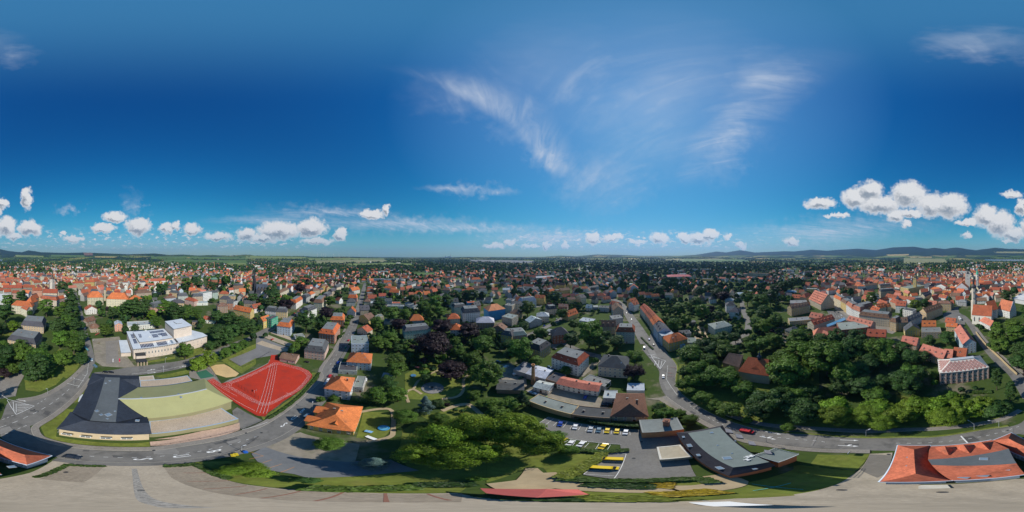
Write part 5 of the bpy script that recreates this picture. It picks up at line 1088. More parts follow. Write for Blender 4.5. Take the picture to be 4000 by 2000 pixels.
planes(kr, [e1 + ax.normalized() * -2.4 + Vector((0, 0, .15)), e1 + ax.normalized() * 2.4 + Vector((0, 0, .15)), ee.lerp(em, .5) + Vector((0, 0, .5))], [(0, 1, 2)], M_roof, (.40, .10, .042), 'eyelid_dormer', .6)
tag(KR, 'park church with steep red tent roof, brown chancel roof and slim dark turret', 'church'); mark(KR, 'park church'); occ([p + base for p in kv[:4]])
# --- brick building with the diamond patterned roof
DB = empty('brick_hall', U[7](570, 1150)); DB.location.z = 0; base = DB.location.copy(); dz, dt = 13.5, 19.
e0, e1_ = rel(U[7](366,1196,dz)), rel(U[7](782,1146,dz)); e3 = rel(U[7](348,1082,dz)); dd = (e1_ - e0)
nn = Vector((-dd.y, dd.x, 0)).normalized(); DD = abs((e3 - e0).dot(nn)); DD = max(16, min(30, DD))
dv = [e0, e1_, e1_ + nn * DD, e0 + nn * DD]; u_ = dd.normalized(); Wd = dd.length; ins = DD * .42
dk = [e0 + u_ * ins + nn * ins, e1_ - u_ * ins + nn * ins, e1_ - u_ * ins + nn * (DD - ins), e0 + u_ * ins + nn * (DD - ins)]
for p in dk: p.z = dt
M_tiled = mat('glazed_tiles_pale', (.52, .47, .42), var=.08, scale=1, cell=.1, cellscale=3, rough=.45)
dr_ = planes(DB, dv + dk, [(0, 1, 5, 4), (1, 2, 6, 5), (2, 3, 7, 6), (3, 0, 4, 7)], M_tiled)
MB().prism([(p.x, p.y) for p in ccw(dk)], dt - .1, dt + .9).build('roof_lantern', mat('lantern_metal', (.38, .40, .42)), dr_)
M_dred = mat('glazed_tiles_red', (.30, .055, .035), var=.1, rough=.4); M_ddk = mat('glazed_tiles_dark', (.035, .03, .04), var=.1, rough=.4)
def rhomb():
    mb = MB()
    for k, (a, b, z, i) in enumerate([(.5, .5, .03, 0), (.27, .27, .06, 1), (.18, .18, .09, 2), (.08, .08, .12, 1)]):
        mb.add([(-a, 0, z), (0, -b, z), (a, 0, z), (0, b, z)], [(0, 1, 2, 3)], i)
    mb.add([(-.5, 0, -.05), (0, -.5, -.05), (.5, 0, -.05), (0, .5, -.05), (-.5, 0, .03), (0, -.5, .03), (.5, 0, .03), (0, .5, .03)], [(0, 1, 5, 4), (1, 2, 6, 5), (2, 3, 7, 6), (3, 0, 4, 7)], 0)
    return mb.me('diamond_tile', [M_dred, M_tiled, M_ddk])
ME_RH = rhomb()
def diamonds(o, a, b, c2, d2, nx, ny):
    """diamond tiles over the trapezoid a-b (eave) to d2-c2 (top)"""
    nz = (b - a).cross(d2 - a).normalized()
    if nz.z < 0: nz = -nz
    sw, sh = (b - a).length / nx, (d2.lerp(c2, .5) - a.lerp(b, .5)).length / ny; X_ = (b - a).normalized(); Y_ = nz.cross(X_)
    if Y_.z < 0: Y_ = -Y_
    Rm = Matrix((X_, Y_, nz)).transposed().to_euler()
    for j in range(2 * ny - 1):
        v = (j + 1) / (2 * ny); l, r = a.lerp(d2, v), b.lerp(c2, v); ctr_ = a.lerp(b, .5) + Y_ * (v * sh * ny)
        for i in range(-nx, nx + 1):
            off = (i + (.5 if j % 2 else 0)) * sw; p = ctr_ + X_ * off
            if (l - ctr_).dot(X_) + sw * .3 < off < (r - ctr_).dot(X_) - sw * .3:
                q = obj('diamond_tile', ME_RH, o, p + nz * .02, 0, (sw * .84, sh * .84, 1)); q.rotation_euler = Rm
diamonds(dr_, dv[0], dv[1], dk[1], dk[0], 12, 3); diamonds(dr_, dv[3], dv[0], dk[0], dk[3], 7, 3)
qd = body(DB, dv, 0, dz - .2, M_brick, (.40, .23, .18), .5)
a, b = Vector((dv[0].x, dv[0].y)), Vector((dv[1].x, dv[1].y)); t2 = (b - a).normalized(); n2 = Vector((-t2.y, t2.x))
put_windows(DB, a + n2 * .5 + t2 * .5, b + n2 * .5 - t2 * .5, .6, 12.8, 3, 9, 2.3, 2.6); put_windows(DB, (Vector((dv[3].x, dv[3].y)) + t2 * .5), a + n2 * .5 + t2 * .5, .6, 12.8, 3, 5, 2.3, 2.6)
ME_PIL = MB().box(-.35, .35, -.35, .1, 0, 13.1).me('pilaster', mat('pale_brick', (.48, .33, .27), var=.1, cell=.12, cellscale=3))
for k in range(10): p = (a + n2 * .5 + t2 * .5).lerp(b + n2 * .5 - t2 * .5, k / 9); obj('pilaster', ME_PIL, DB, (p.x, p.y, 0), atan2(t2.y, t2.x))
tag(DB, 'brick hall with red and white diamond patterned hip roof and tall windows', 'brick hall'); mark(DB, 'diamond-roofed brick hall'); occ([p + base for p in dv])
# --- salt store, monastery, churches, town hall
sa_ = house(B[6], 1065, 815, 1332, 765, 46, 12, 'G', 17, 't', 'P', 'xe', 'warehouse', 'huge old salt store with towering steep red roof and rows of dormer slits', 'huge steep-roofed salt store', 'warehouse', wcol=(.50, .42, .30), rcol=(.47, .16, .10))
sw_ = (B[6](1332, 765, 12) - B[6](1065, 815, 12)).length
put_windows(sa_, (0, 0), (sw_, 0), .5, 11.5, 3, 10); put_windows(sa_, (0, 46), (0, 0), .5, 11.5, 3, 13); put_windows(sa_, (sw_ * .2, 0), (sw_ * .8, 0), 12.5, 18.5, 2, 7, .9, 1.2); put_windows(sa_, (sw_ * .35, 0), (sw_ * .65, 0), 19, 25, 2, 3, .9, 1.2)
srf = [o for o in sa_.children if o.name.startswith('roof')][0]
ME_SLIT = MB().box(-1.6, 1.6, -.3, .5, -.2, .65, 1).box(-1.8, 1.8, -.5, 1.2, .65, .8, 0).me('dormer_slit', [M_roof, M_dark])
for j, f in enumerate((.14, .36, .58, .80)):
    for k in range(7):
        obj('dormer_slit', ME_SLIT, srf, (sw_ / 2 * f, 4 + 6.2 * k, 12 + 17 * f + .1), -pi / 2, None, (.47, .16, .10))
MO = Crop(3740, 1010, 1 / 4.442)
house(MO, 255, 966, 588, 990, 15, 16, 'g', 13, 'w', 'R', 'nxe', 'monastery_church', 'monastery church nave with tall white west gable and steep red roof', 'monastery church', 'church', wcol=(.72, .68, .58))
nv = [o for o in bpy.data.objects if o.name.startswith('monastery_church')][-1]; nw = (MO(588, 990, 16) - MO(255, 966, 16)).length
ME_GOTH = MB().prism([(-.5, -.02), (.5, -.02), (.5, .02), (-.5, .02)], 0, .8, 1).add([(-.5, -.03, .8), (.5, -.03, .8), (.25, -.03, .95), (0, -.03, 1.05), (-.25, -.03, .95)], [(0, 1, 2, 3, 4)], 1).box(-.56, -.5, -.08, .02, 0, .82, 0).box(.5, .56, -.08, .02, 0, .82, 0).box(-.03, .03, -.07, 0, 0, .95, 0).me('lancet_window', [M_frame, M_glass])
put_windows(nv, (0, 15), (0, 0), 2, 15, 1, 3, 1.6, 8, me=ME_GOTH); put_windows(nv, (0, 0), (nw, 0), 2, 15, 1, 4, 1.6, 7, me=ME_GOTH)
house(MO, 548, 905, 700, 866, 15, 16, 'g', 13, 'w', 'R', 'ne', 'choir', 'monastery choir with steep red roof behind the nave', 'monastery choir', 'church', wcol=(.62, .60, .54), rcol=(.34, .09, .04))
ew = house(MO, 706, 858, 908, 910, 17, 13, 'g', 14, 'w', 'R', 'ne', 'museum_wing', 'museum wing with red roof and ornate stepped white gable', 'stepped-gable museum wing', 'museum', wcol=(.60, .60, .58), rcol=(.44, .14, .07))
wl = (MO(908, 910, 13) - MO(706, 858, 13)).length; sg = MB()
for k in range(6): sg.box(wl - .1, wl + .5, 1.2 + k * 1.25, 17 - 1.2 - k * 1.25, 13 + k * 2.3, 13 + (k + 1) * 2.3 + .4)
sg.build('stepped_gable', mat('pale_plaster', (.56, .57, .58)), ew); put_windows(ew, (wl + .5, 2), (wl + .5, 15), 13.3, 20, 3, 4, .7, 1.1)
house(MO, 332, 1042, 575, 1164, 10, 6, 'g', 5, 'w', 'P', 'n', 'cloister_wing', 'low white cloister wing with pink-red tiled roof in front of the nave', 'cloister wing', 'building')
def tower(name, p, prof_walls, caps, col, label, sides=4, phrase=None, rot=.4, win=(), capcol=(.05, .05, .055)):
    """walls = [(half width, z0, z1)], caps = lathe profile"""
    o = empty(name, (p[0], p[1], 0), rot); n = sides
    for (w, z0, z1) in prof_walls:
        MB().lathe([(w * (1.414 if n == 4 else 1), z0), (w * (1.414 if n == 4 else 1), z1)], n=n).build('shaft', M_wall, o, color=col).rotation_euler = (0, 0, pi / 4 if n == 4 else pi / 8)
    MB().lathe(caps, n=8 if n == 8 else 4 if n == 4 and len(caps) < 4 else 8).build('helm', mat('helm_' + name + str(int(capcol[1] * 100)), capcol, rough=.5), o).rotation_euler = (0, 0, pi / 4 if n == 4 and len(caps) < 4 else pi / 8)
    for (w, z, hh) in win:
        for k in range(4):
            a_ = k * pi / 2; obj('belfry_window', ME_WIN, o, ((w + .03) * sin(a_), -(w + .03) * cos(a_), z), a_, (1.5, 1, hh))
    tag(o, label, 'tower')
    if phrase: mark(o, phrase)
    OCC.append((p[0], p[1], 6)); return o
def dirat(px, r): a = radians((px - 2000) * .09); return (r * sin(a), r * cos(a))
tower('church_tower', dirat(3803, 247), [(4.2, 0, 31), (3.1, 31, 51)], [(3.4, 51), (3.9, 52), (3.8, 54), (2.4, 56), (1.7, 57), (1.7, 62), (2.1, 62.6), (1.5, 64.5), (.7, 66), (.2, 71), (.02, 73)], (.56, .49, .40), 'slender white octagonal tower with dark onion dome by the monastery nave', 8, 'onion-domed white tower', win=[(3.3, 34, 2.5), (3.3, 43, 3)])
house(B[7], 1190, 487, 1450, 492, 46, 16, 'G', 14, 'w', 'R', 'ne', 'town_church', 'large white town church with front gable and long orange-red roof', 'white gabled town church', 'church', rcol=(.44, .13, .05))
tower('church_tower', dirat(3780, 455), [(6.2, 0, 50), (4.4, 50, 57)], [(6.3, 50), (6.3, 50.8), (4.6, 57), (3.5, 59), (1.6, 61), (.05, 62.5)], (.62, .58, .52), 'stout square white church tower with flat viewing gallery', 4, 'stout square church tower', win=[(6.2, 34, 4), (6.2, 43, 4)])
tower('church_tower', dirat(3817, 462), [(4.6, 0, 40), (4.0, 40, 48)], [(4.6, 48), (2.4, 55), (.05, 67)], (.62, .58, .52), 'pale church tower topped by a bright green copper spire', 8, 'green copper spire', win=[(4.2, 30, 4), (3.9, 41, 3)], capcol=(.07, .36, .24))
th = house(B[7], 250, 506, 570, 442, 30, 17, 'f', 1, 'y', 'G', 'e', 'town_hall', 'yellow palazzo-like town hall with flat parapet roof and slender clock tower', 'yellow town hall', 'town hall', wcol=(.60, .45, .18))
tower('clock_tower', dirat(3574, 432), [(4.4, 0, 34), (3.3, 34, 42), (2.4, 42, 48)], [(3.5, 42), (3.5, 42.4), (2.5, 48), (1.2, 50), (.05, 53)], (.56, .43, .18), 'yellow clock tower rising behind the town hall parapet', 4, None, win=[(4.4, 25, 3), (3.3, 36, 3)])
tower('church_tower', dirat(204.5, 400), [(4.6, 0, 32), (3.6, 32, 43)], [(4.2, 43), (4.3, 44), (3.3, 47), (1.6, 49), (1.6, 52), (2, 52.5), (1, 54.5), (.15, 58)], (.62, .56, .47), 'white church tower with dark curved helm beyond the tree-lined avenue', 4, 'dark-helmed church tower', win=[(3.6, 35, 5)], capcol=(.09, .07, .055))
# gothic church with dark spire
GC = empty('gothic_church', (*dirat(1010, 420), 0), radians(-(1010 - 2000) * .09)); gm = mat('dark_sandstone', (.12, .10, .085), var=.25, scale=.7)
MB().prism([(-6, -9), (22, -9), (22, 9), (-6, 9)], 0, 15).build('wall', gm, GC)
MB().shell([(-6, -9.6, 14.6), (23, -9.6, 14.6), (23, 0, 27), (-6, 0, 27), (23, 9.6, 14.6), (-6, 9.6, 14.6)], [(0, 1, 2, 3), (3, 2, 4, 5)], .3).build('roof', M_slate, GC, color=(.05, .06, .085))
for k in range(3):
    x = 1 + 8 * k; MB().prism([(x - 2.4, -10.5), (x + 2.4, -10.5), (x + 2.4, -8), (x - 2.4, -8)], 0, 15).add([(x - 2.4, -10.5, 15), (x + 2.4, -10.5, 15), (x, -10.5, 22)], [(0, 1, 2)]).shell([(x - 2.7, -10.7, 14.7), (x, -10.7, 22), (x, -3, 22), (x - 2.7, -3, 14.7), (x + 2.7, -10.7, 14.7), (x + 2.7, -3, 14.7)], [(0, 1, 2, 3), (1, 4, 5, 2)], .2).build('gable_bay', gm, GC)
    obj('lancet_window', ME_GOTH, GC, (x, -10.55, 3), 0, (2, 1, 10))
MB().lathe([(5.6, 0), (5.4, 32)], -11, 0, 4).lathe([(4.4, 30), (4.0, 42), (2.6, 43), (.05, 77)], -11, 0, 8).build('spire', mat('spire_slate', (.03, .032, .04), var=.2), GC)
pin = MB()
for sx in (-1, 1):
    for sy in (-1, 1): pin.lathe([(.9, 28), (.9, 36), (.02, 42)], -11 + 3.8 * sx, 3.8 * sy, 6)
pin.build('pinnacles', gm, GC)
tag(GC, 'dark gothic church with needle spire and slate roof among trees', 'church'); mark(GC, 'dark gothic church'); OCC.append((*dirat(1010, 420), 18))
# --- big school with orange roofs, dark twin buildings, scaffolded house
house(U[0], 733, 562, 866, 560, 20, 13, 'h', 9, 'c', 'O', 'n', 'school', 'wing of a grand cream school with orange hipped roof beside the avenue', 'grand cream school', 'school', rcol=(.50, .14, .045))
house(U[0], 892, 572, 1075, 578, 20, 13, 'h', 9, 'c', 'O', '', 'school', 'long main range of the grand cream school with orange roof and cupola', 'long cream school range', 'school', rcol=(.50, .14, .045))
house(U[1], 2, 578, 82, 592, 18, 12, 'h', 7, 'c', 'O', '', 'school', 'end wing of the grand cream school with orange roof and small front gable', None, 'school', rcol=(.50, .14, .045))
tower('roof_turret', U[0](880, 545, 12), [(2.6, 0, 25)], [(2.6, 25), (2.9, 27), (2.2, 30), (.9, 31.5), (.2, 35)], (.5, .42, .3), 'stair turret with grey-green cupola on the grand cream school', 8, None, capcol=(.12, .16, .15))
house(U[0], 64, 912, 299, 956, 22, 9.5, 'm', 5.5, 'o', 'D', 'ne', 'grammar_school', 'tan hall with black hipped roof and grey deck among park trees', 'black-roofed tan hall', 'hall', wcol=(.52, .40, .25))
house(U[0], 176, 792, 366, 808, 24, 10, 'm', 6, 'o', 'D', 'ne', 'grammar_school', 'second tan hall with black hipped roof standing behind the first', 'rear black-roofed hall', 'hall', wcol=(.50, .38, .25))
house(U[3], 876, 676, 1016, 656, 20, 13, 'h', 6, 'U', 'O', 'x', 'house', 'large corner house wrapped in blue scaffold netting with orange roof', 'blue-scaffolded corner house', rcol=(.56, .22, .10))
house(U[6], 600, 838, 850, 812, 24, 9, 'f', .5, 'r', 'G', '', 'school', 'red courtyard school with flat grey roof and glass roof strip', 'red courtyard school', 'school'); house(U[6], 386, 882, 632, 862, 12, 8, 'h', 6, 'r', 'P', '', 'school', 'brick school wing with pink-red hipped roof behind the park trees', None, 'school')
gs = empty('glass_roof', U[6](570, 770, 0)); gs.location = U[6](570, 770, 11); MB().shell([tuple(U[6](490, 790, 11.5) - gs.location), tuple(U[6](502, 806, 11.5) - gs.location), tuple(U[6](652, 748, 11.5) - gs.location), tuple(U[6](640, 728, 11.5) - gs.location)], [(0, 1, 2, 3)], 2).build('glazing', mat('blue_glass', (.10, .22, .34), rough=.1, spec=.6), gs); tag(gs, 'long sloping glass roof strip over the red courtyard school', 'glass roof')
ma = empty('market_hall', P(4000, 1163)); ma.location.z = 0; base = ma.location.copy()
q = [rel(P(3955, 1166, 9)), rel(P(4040, 1180, 9)), rel(P(4036, 1150, 9)), rel(P(3985, 1146, 9))]
block(ma, q, 0, 9, (.5, .5, .5), .5, mat('pale_membrane', (.55, .55, .54), var=.05)); tag(ma, 'modern hall with wide pale membrane roof at the old town edge', 'hall'); mark(ma, 'pale-roofed modern hall'); occ([p + base for p in q])
# --- works buildings by the brick chimney
house(L[4], 590, 208, 936, 274, 9, 5, 'g', 1.6, 'w', 'P', 'n', 'workshop', 'long white two-storey workshop with faded pink roof in the works yard', 'pink-roofed workshop', 'workshop')
house(L[4], 350, 356, 712, 470, 8.5, 4, 'f', .3, 'o', 'G', 'x', 'garage_row', 'long curved-looking garage row with grey-green felt roof', 'grey-green garage row', 'garages')
house(L[4], 717, 472, 1045, 502, 8.5, 4, 'f', .3, 'k', 'D', 'x', 'garage_row', 'dark-roofed garage row with ivy-covered wall above the parking bays', 'ivy-walled garage row', 'garages')
house(L[4], 1048, 482, 1352, 484, 21, 5, 'h', 5.5, 't', 'B', 'n', 'workshop', 'workshop with worn brown tiled hip roof and white eaves dentils', 'brown-tiled workshop', 'workshop', rcol=(.17, .085, .055))
house(L[4], 395, 236, 520, 266, 8, 4, 'g', 1.4, 'w', 'S', 'n', 'shed', 'small white shed with pale metal roof near the brick chimney', None, 'shed'); house(L[4], 976, 332, 1094, 337, 8, 5, 'f', .4, 'n', 'S', 'n', 'shed', 'pale flat-roofed shed beside the brown-tiled workshop', None, 'shed')
house(L[4], 225, 96, 330, 128, 14, 4, 'f', .3, 'n', 'G', 'x', 'shed', 'workshop shed with green rooflights beside the parked vans', None, 'shed'); house(L[4], 335, 125, 492, 168, 13, 5, 'g', 1.5, 'n', 'S', 'x', 'shed', 'shed with blue-grey metal roof right behind the brick chimney', None, 'shed')
house(L[4], 500, 175, 600, 205, 11, 4, 'f', .3, 'k', 'D', 'x', 'shed', 'dark shed between brick chimney and pink-roofed workshop', None, 'shed'); house(L[4], 86, 256, 312, 262, 11, 4, 'g', 1.3, 'k', 'D', 'x', 'shed', 'patched black and white roofed shed among the garden trees', None, 'shed')
house(L[4], 1176, 268, 1326, 270, 8, 3.5, 'f', .3, 'b', 'S', 'x', 'shed', 'blue-grey metal shed under the copper beech by the road', None, 'shed'); house(L[4], 806, 178, 990, 238, 8, 4, 'f', .3, 'n', 'G', 'x', 'shed', 'grey flat shed at the back of the pink-roofed workshop', None, 'shed')
def stack(p, h, r0, r1, label, col=(.42, .22, .10)):
    o = empty('factory_chimney', (p[0], p[1], 0)); MB().lathe([(r0, 0), (r1, h - .8), (r1 * 1.25, h - .6), (r1 * 1.25, h), (r1 * .8, h), (r1 * .8, h - 2)], n=14).build('shaft', mat('stack_brick_%d' % int(col[0] * 100), col, var=.12, cell=.2, cellscale=3), o)
    MB().lathe([(r1 * 1.32, h - 2.2), (r1 * 1.32, h - 1.8)], n=14).build('iron_band', M_dark, o); tag(o, label, 'chimney'); return o
mark(stack(L[4](392, 214), 21.5, 1.35, .95, 'tall ochre brick factory chimney in the works yard'), 'ochre brick chimney')
mark(stack(B[3](372, 745), 23, 1.6, 1.1, 'brown brick chimney of the old factory north of the gardens', (.28, .13, .08)), 'old factory chimney')
stack(B[3](620, 890), 12, 2.2, 2.0, 'stubby brown brick chimney at the old factory', (.24, .10, .06)); stack(B[1](535, 265), 36, 2.2, 1.5, 'tall red brick chimney beyond the pale gabled houses', (.38, .15, .09)); stack(dirat(837, 1200), 58, 2.5, 1.8, 'far orange brick chimney by the solar field', (.45, .22, .12)); stack(B[1](735, 215), 22, 1.6, 1.2, 'short distant brick chimney near the tan mill', (.36, .15, .09))
gh = empty('gasometer', (*dirat(835, 545), 0)); MB().lathe([(13, 0), (13, 22)], n=24).build('wall', M_brick, gh, color=(.30, .12, .07)); MB().lathe([(13.6, 22), (13.6, 23), (9, 26), (.1, 28)], n=24).build('roof', mat('copper_roof', (.10, .19, .13)), gh); tag(gh, 'round brick gasometer with pale green roof among trees', 'gasometer'); mark(gh, 'round gasometer'); OCC.append((*dirat(835, 545), 16))
fh_ = [(20,742,160,742,16,8,'f',1,'n','D'),(162,802,330,802,12,4,'f',1,'w','R'),(62,852,400,862,10,4,'f',1,'w','G'),(420,792,600,872,14,4,'g',1.5,'w','G'),(290,660,360,660,14,6,'f',1,'w','S'),(400,680,470,700,12,5,'f',1,'n','G')]
for h_ in fh_: house(B[3], *h_, opts='', name='factory_hall', grp='old factory halls')
house(B[5], 560, 265, 1045, 255, 70, 8, 'h', 5, 'n', 'X', 'x', 'retail_hall', 'distant wide hall with dark red roof', 'dark red retail hall', 'hall')
house(B[1], 1232, 282, 1300, 280, 8, 22, 'f', 1, 't', 'D', '', 'mill_tower', 'tan square tower of the old mill', None, 'tower'); house(B[0], 812, 262, 885, 262, 10, 18, 'f', 1, 'c', 'D', '', 'water_tower', 'cream square tower block among old town roofs', 'cream tower block', 'tower')

# ---------------------------------------------------------------- the other houses: the 300 that show largest get parts
allh = []
for key, lst in HOUSES.items():
    c = (B if key[0] == 'B' else U)[int(key[1])]
    for h_ in lst:
        a = c(h_[0], h_[1], h_[5]); b = c(h_[2], h_[3], h_[5]); m_ = (a + b) / 2; r = hypot(m_.x, m_.y)
        allh.append(((b - a).length * (h_[5] + h_[7]) / r ** 2, c, h_))
allh.sort(key=lambda t: -t[0])
NAMED = 285 - sum(1 for o in bpy.data.objects if o.get('category') == 'house')
for w_, c, h_ in allh[:NAMED]: house(c, *h_)
FARH = []                                    # the rest go into one mass of far houses: (x, y, rot, W, D, h, rh, wall colour, roof colour)
for w_, c, h_ in allh[NAMED:]:
    a, b = c(h_[0], h_[1], h_[5] * 1.28), c(h_[2], h_[3], h_[5] * 1.28); d = b - a; n_ = Vector((-d.y, d.x, 0)).normalized(); m_ = (a + b) / 2 + n_ * h_[4] / 2
    FARH.append((m_.x, m_.y, atan2(d.y, d.x), d.length, h_[4], h_[5] * 1.28, h_[7] * 1.2 if h_[6] != 'f' else 0, WALL[h_[8]][0], ROOF[h_[9]][0])); OCC.append((m_.x, m_.y, 9))

# ---------------------------------------------------------------- sports ground
def line_part(parent, pts, w, z, m, name='line', closed=False):
    pts = [Vector((p[0], p[1], 0)) for p in pts]
    if closed: pts = pts + [pts[0], pts[1]]
    A_, B_ = offset(pts, -w / 2), offset(pts, w / 2)
    if closed: A_, B_ = A_[:-1], B_[:-1]; A_[0], B_[0] = A_[-1], B_[-1]
    return ribbon(name, A_, B_, z, m, parent=parent)
c = L[2]; ZS = .34
court = sheet('running_track', [c(*p) for p in [(450,185),(500,168),(565,212),(640,195),(800,125),(960,45),(978,10),(985,-28),(1043,-28),(1045,10),(1060,30),(1240,78),(1300,105),(1330,140),(1325,165),(1240,260),(1090,360),(960,455),(935,490),(860,480),(820,455),(680,370)]], .0, mat('red_tartan', (.40, .03, .012), var=.08, scale=.4, big=.07, bigscale=.08, stain=((.24, .03, .02), .12, .48, .72, .55)))
loop = [c(*p) for p in [(608,238),(625,205),(700,182),(980,52),(1060,38),(1240,82),(1312,128),(1308,165),(1225,262),(1100,330),(990,385),(920,395),(860,378),(700,290)]]
loop = smoothline(loop + [loop[0]], 5)[:-1]; cen = sum(loop, Vector()) / len(loop)
for k in (1.0, .965, .93, .895): line_part(court, [cen + (p - cen) * k for p in loop], .075, ZS, M_paint, closed=True)
for a, b in [((980,50),(862,450)), ((1000,48),(890,460)), ((1018,47),(918,465)), ((1036,46),(946,462)), ((456,186),(850,440)), ((469,182),(700,318)), ((481,178),(640,272)), ((493,173),(610,242)), ((1110,290),(1190,318))]:
    line_part(court, [c(*a), c(*b)], .085, ZS + .004, M_paint)
sheet('sand_pit', [c(*p) for p in [(478,72),(520,55),(592,50),(640,75),(716,128),(690,152),(610,162),(520,135)]], .01, mat('sand', (.52, .36, .17), var=.12, scale=.8))
sheet('green_court', [c(*p) for p in [(355,118),(440,97),(512,152),(395,172)]], .01, mat('green_tartan', (.03, .12, .075), var=.08))
sheet('pale_path', [c(*p) for p in [(300,110),(445,85),(460,70),(475,75),(520,140),(570,215),(630,180),(720,150),(960,38),(970,10),(985,15),(965,50),(640,205),(565,222),(500,178),(440,190),(300,160)]], -.02, M_pave)
ME_POST = MB().tube((0, 0, 0), (0, 0, 1), .05, .05, 6).me('post', M_dark)
def fence(name, pts, h, label, gap=3.0, wire=True, m=None, cat='fence', rails=(1.0, .5, .05)):
    pts = [Vector((p[0], p[1], 0)) for p in pts]; o = empty(name, pts[0]); b = o.location.copy(); wb = MB()
    for i in range(len(pts) - 1):
        a, e = pts[i], pts[i + 1]; n = max(1, round((e - a).length / gap))
        for k in range(n + (1 if i == len(pts) - 2 else 0)):
            p = a.lerp(e, k / n) - b; obj('post', ME_POST, o, p, 0, (1.2, 1.2, h))
        for f in rails: q = MB().tube((a - b) + Vector((0, 0, h * f)), (e - b) + Vector((0, 0, h * f)), .03, .03, 4); q.build('rail', m or M_dark, o)
        if wire:
            d = e - a; k = 0; L_ = d.length; x = 0
            while x < L_:
                p = a + d * (x / L_) - b; t = d.normalized() * .012
                wb.add([p - t + Vector((0, 0, .05)), p + t + Vector((0, 0, .05)), p + t + Vector((0, 0, h)), p - t + Vector((0, 0, h))], [(0, 1, 2, 3)]); x += .28
    if wire: w = wb.build('wire_mesh', m or M_dark, o); w['kind'] = 'stuff'
    return tag(o, label, cat)
fence('fence', [c(*p) for p in [(670,372),(860,482),(905,505),(940,490),(1090,372),(1250,262),(1340,150)]], 2.2, 'dark wire fence along the street edge of the red running track')
fence('ball_fence', [c(*p) for p in [(690,225),(880,342)]], 4.2, 'tall dark ball-stop fence standing on the red court')
fence('fence', [c(*p) for p in [(450,95),(520,160),(572,208),(630,185)]], 3.2, 'dark ball fence around the sand pit')
fence('fence', [L[1](1262, 738), L[2](300, 690), L[2](560, 640), L[2](730, 598)], 1.1, 'low railing along the pink paving in front of the hall annex')
fence('fence', [c(*p) for p in [(740,597),(915,522)]], 1.4, 'short railing beside the school drive by the bus street')
fence('fence', [U[1](840, 1090), U[1](960, 1150), U[2](0, 1090), U[2](120, 1020)], 1.8, 'wire fence between the parking lot and the running track')
fence('fence', [c(*p) for p in [(880,660),(700,775),(420,860)]], 1.2, 'brown-footed garden fence behind the bus street bins')
fence('barrier', [L[5](250, 78), L[5](305, 82)], 1.0, 'red and white road barrier at the closed lane, back one', 1.5, False, mat('barrier_red', (.5, .05, .03)), 'barrier')
fence('barrier', [L[5](232, 125), L[5](280, 130)], 1.0, 'red and white road barrier at the closed lane, middle one', 1.5, False, mat('barrier_red'), 'barrier')
fence('barrier', [L[5](232, 152), L[5](280, 154)], 1.0, 'red and white road barrier at the closed lane, front one', 1.5, False, mat('barrier_red'), 'barrier')
fence('garden_fence', [L[3](1140, 365), L[3](1290, 335)], 1.0, 'wooden rail fence beside the garden fountain lawn', 2, False, mat('weathered_wood', (.25, .18, .11)))
hp = empty('basketball_hoop', c(845, 290)); MB().tube((0, 0, 0), (0, 0, 3.2), .08, .08, 6).tube((0, 0, 3.1), (0, 1.2, 3.3), .06, .06, 5).build('pole', M_metal, hp); MB().box(-.9, .9, 1.2, 1.25, 2.9, 4.0).build('backboard', mat('board_white', (.6, .6, .6)), hp); MB().lathe([(.24, 3.0), (.24, 3.04)], 0, 1.0, 10).build('rim', M_dark, hp); tag(hp, 'basketball hoop on the red court near the tall ball-stop fence', 'basketball hoop')

# ---------------------------------------------------------------- road markings
ZM = .36
def dashes(parent_name, pts, n, frac=.5, w=.14):
    ro = bpy.data.objects[parent_name]; ln = smoothline([k(x, y) for k, x, y in pts], 12)
    d = [0]
    for i in range(1, len(ln)): d.append(d[-1] + (ln[i] - ln[i - 1]).length)
    def at(s):
        for i in range(1, len(ln)):
            if d[i] >= s: return ln[i - 1].lerp(ln[i], (s - d[i - 1]) / max(1e-6, d[i] - d[i - 1]))
        return ln[-1]
    for k in range(n):
        a, b = at(d[-1] * k / n), at(d[-1] * (k + frac) / n); mid = (a + b) / 2
        line_part(ro, [a, at(d[-1] * (k + frac / 2) / n), b], w, ZM, M_paint, 'dash')
dashes('ring_road', [(L[1], 0, 580), (L[1], 250, 480), (L[1], 430, 380), (L[1], 600, 240)], 9)
dashes('ring_road', [(L[1], 40, 635), (L[1], 180, 580), (L[1], 250, 555)], 4); dashes('ring_road', [(L[1], 20, 515), (L[1], 130, 470)], 3); dashes('ring_road', [(L[1], 310, 385), (L[1], 400, 330)], 3)
dashes('ring_road', [(L[5], 232, 60), (L[5], 222, 180), (L[5], 320, 320)], 1, .98); dashes('ring_road', [(L[5], 420, 400), (L[5], 700, 560), (L[5], 1000, 640), (L[5], 1450, 690), (L[6], 300, 715)], 22, .4)
dashes('ring_road', [(L[7], 0, 712), (L[7], 500, 690), (L[7], 800, 640), (L[7], 1060, 560)], 14, .4)
dashes('avenue', [(L[1], 650, 250), (L[1], 730, 130), (L[1], 745, 20)], 1, .98); dashes('theatre_street', [(U[1], 30, 1205), (U[1], 300, 1170), (U[1], 500, 1125)], 1, .99); dashes('theatre_street', [(U[1], 700, 1030), (U[1], 900, 950)], 6)
dashes('bus_street', [(L[2], 740, 600), (L[2], 960, 535)], 1, .98); dashes('bus_street', [(L[1], 640, 810), (L[1], 1200, 830), (L[2], 250, 800), (L[2], 600, 735), (L[2], 900, 640)], 16, .35); dashes('bus_street', [(U[2], 620, 1130), (U[2], 760, 900), (U[2], 830, 760)], 14, .4)
dashes('town_street', [(U[4], 1040, 850), (U[4], 985, 740), (U[4], 930, 660)], 10, .4)
rr_ = bpy.data.objects['ring_road']
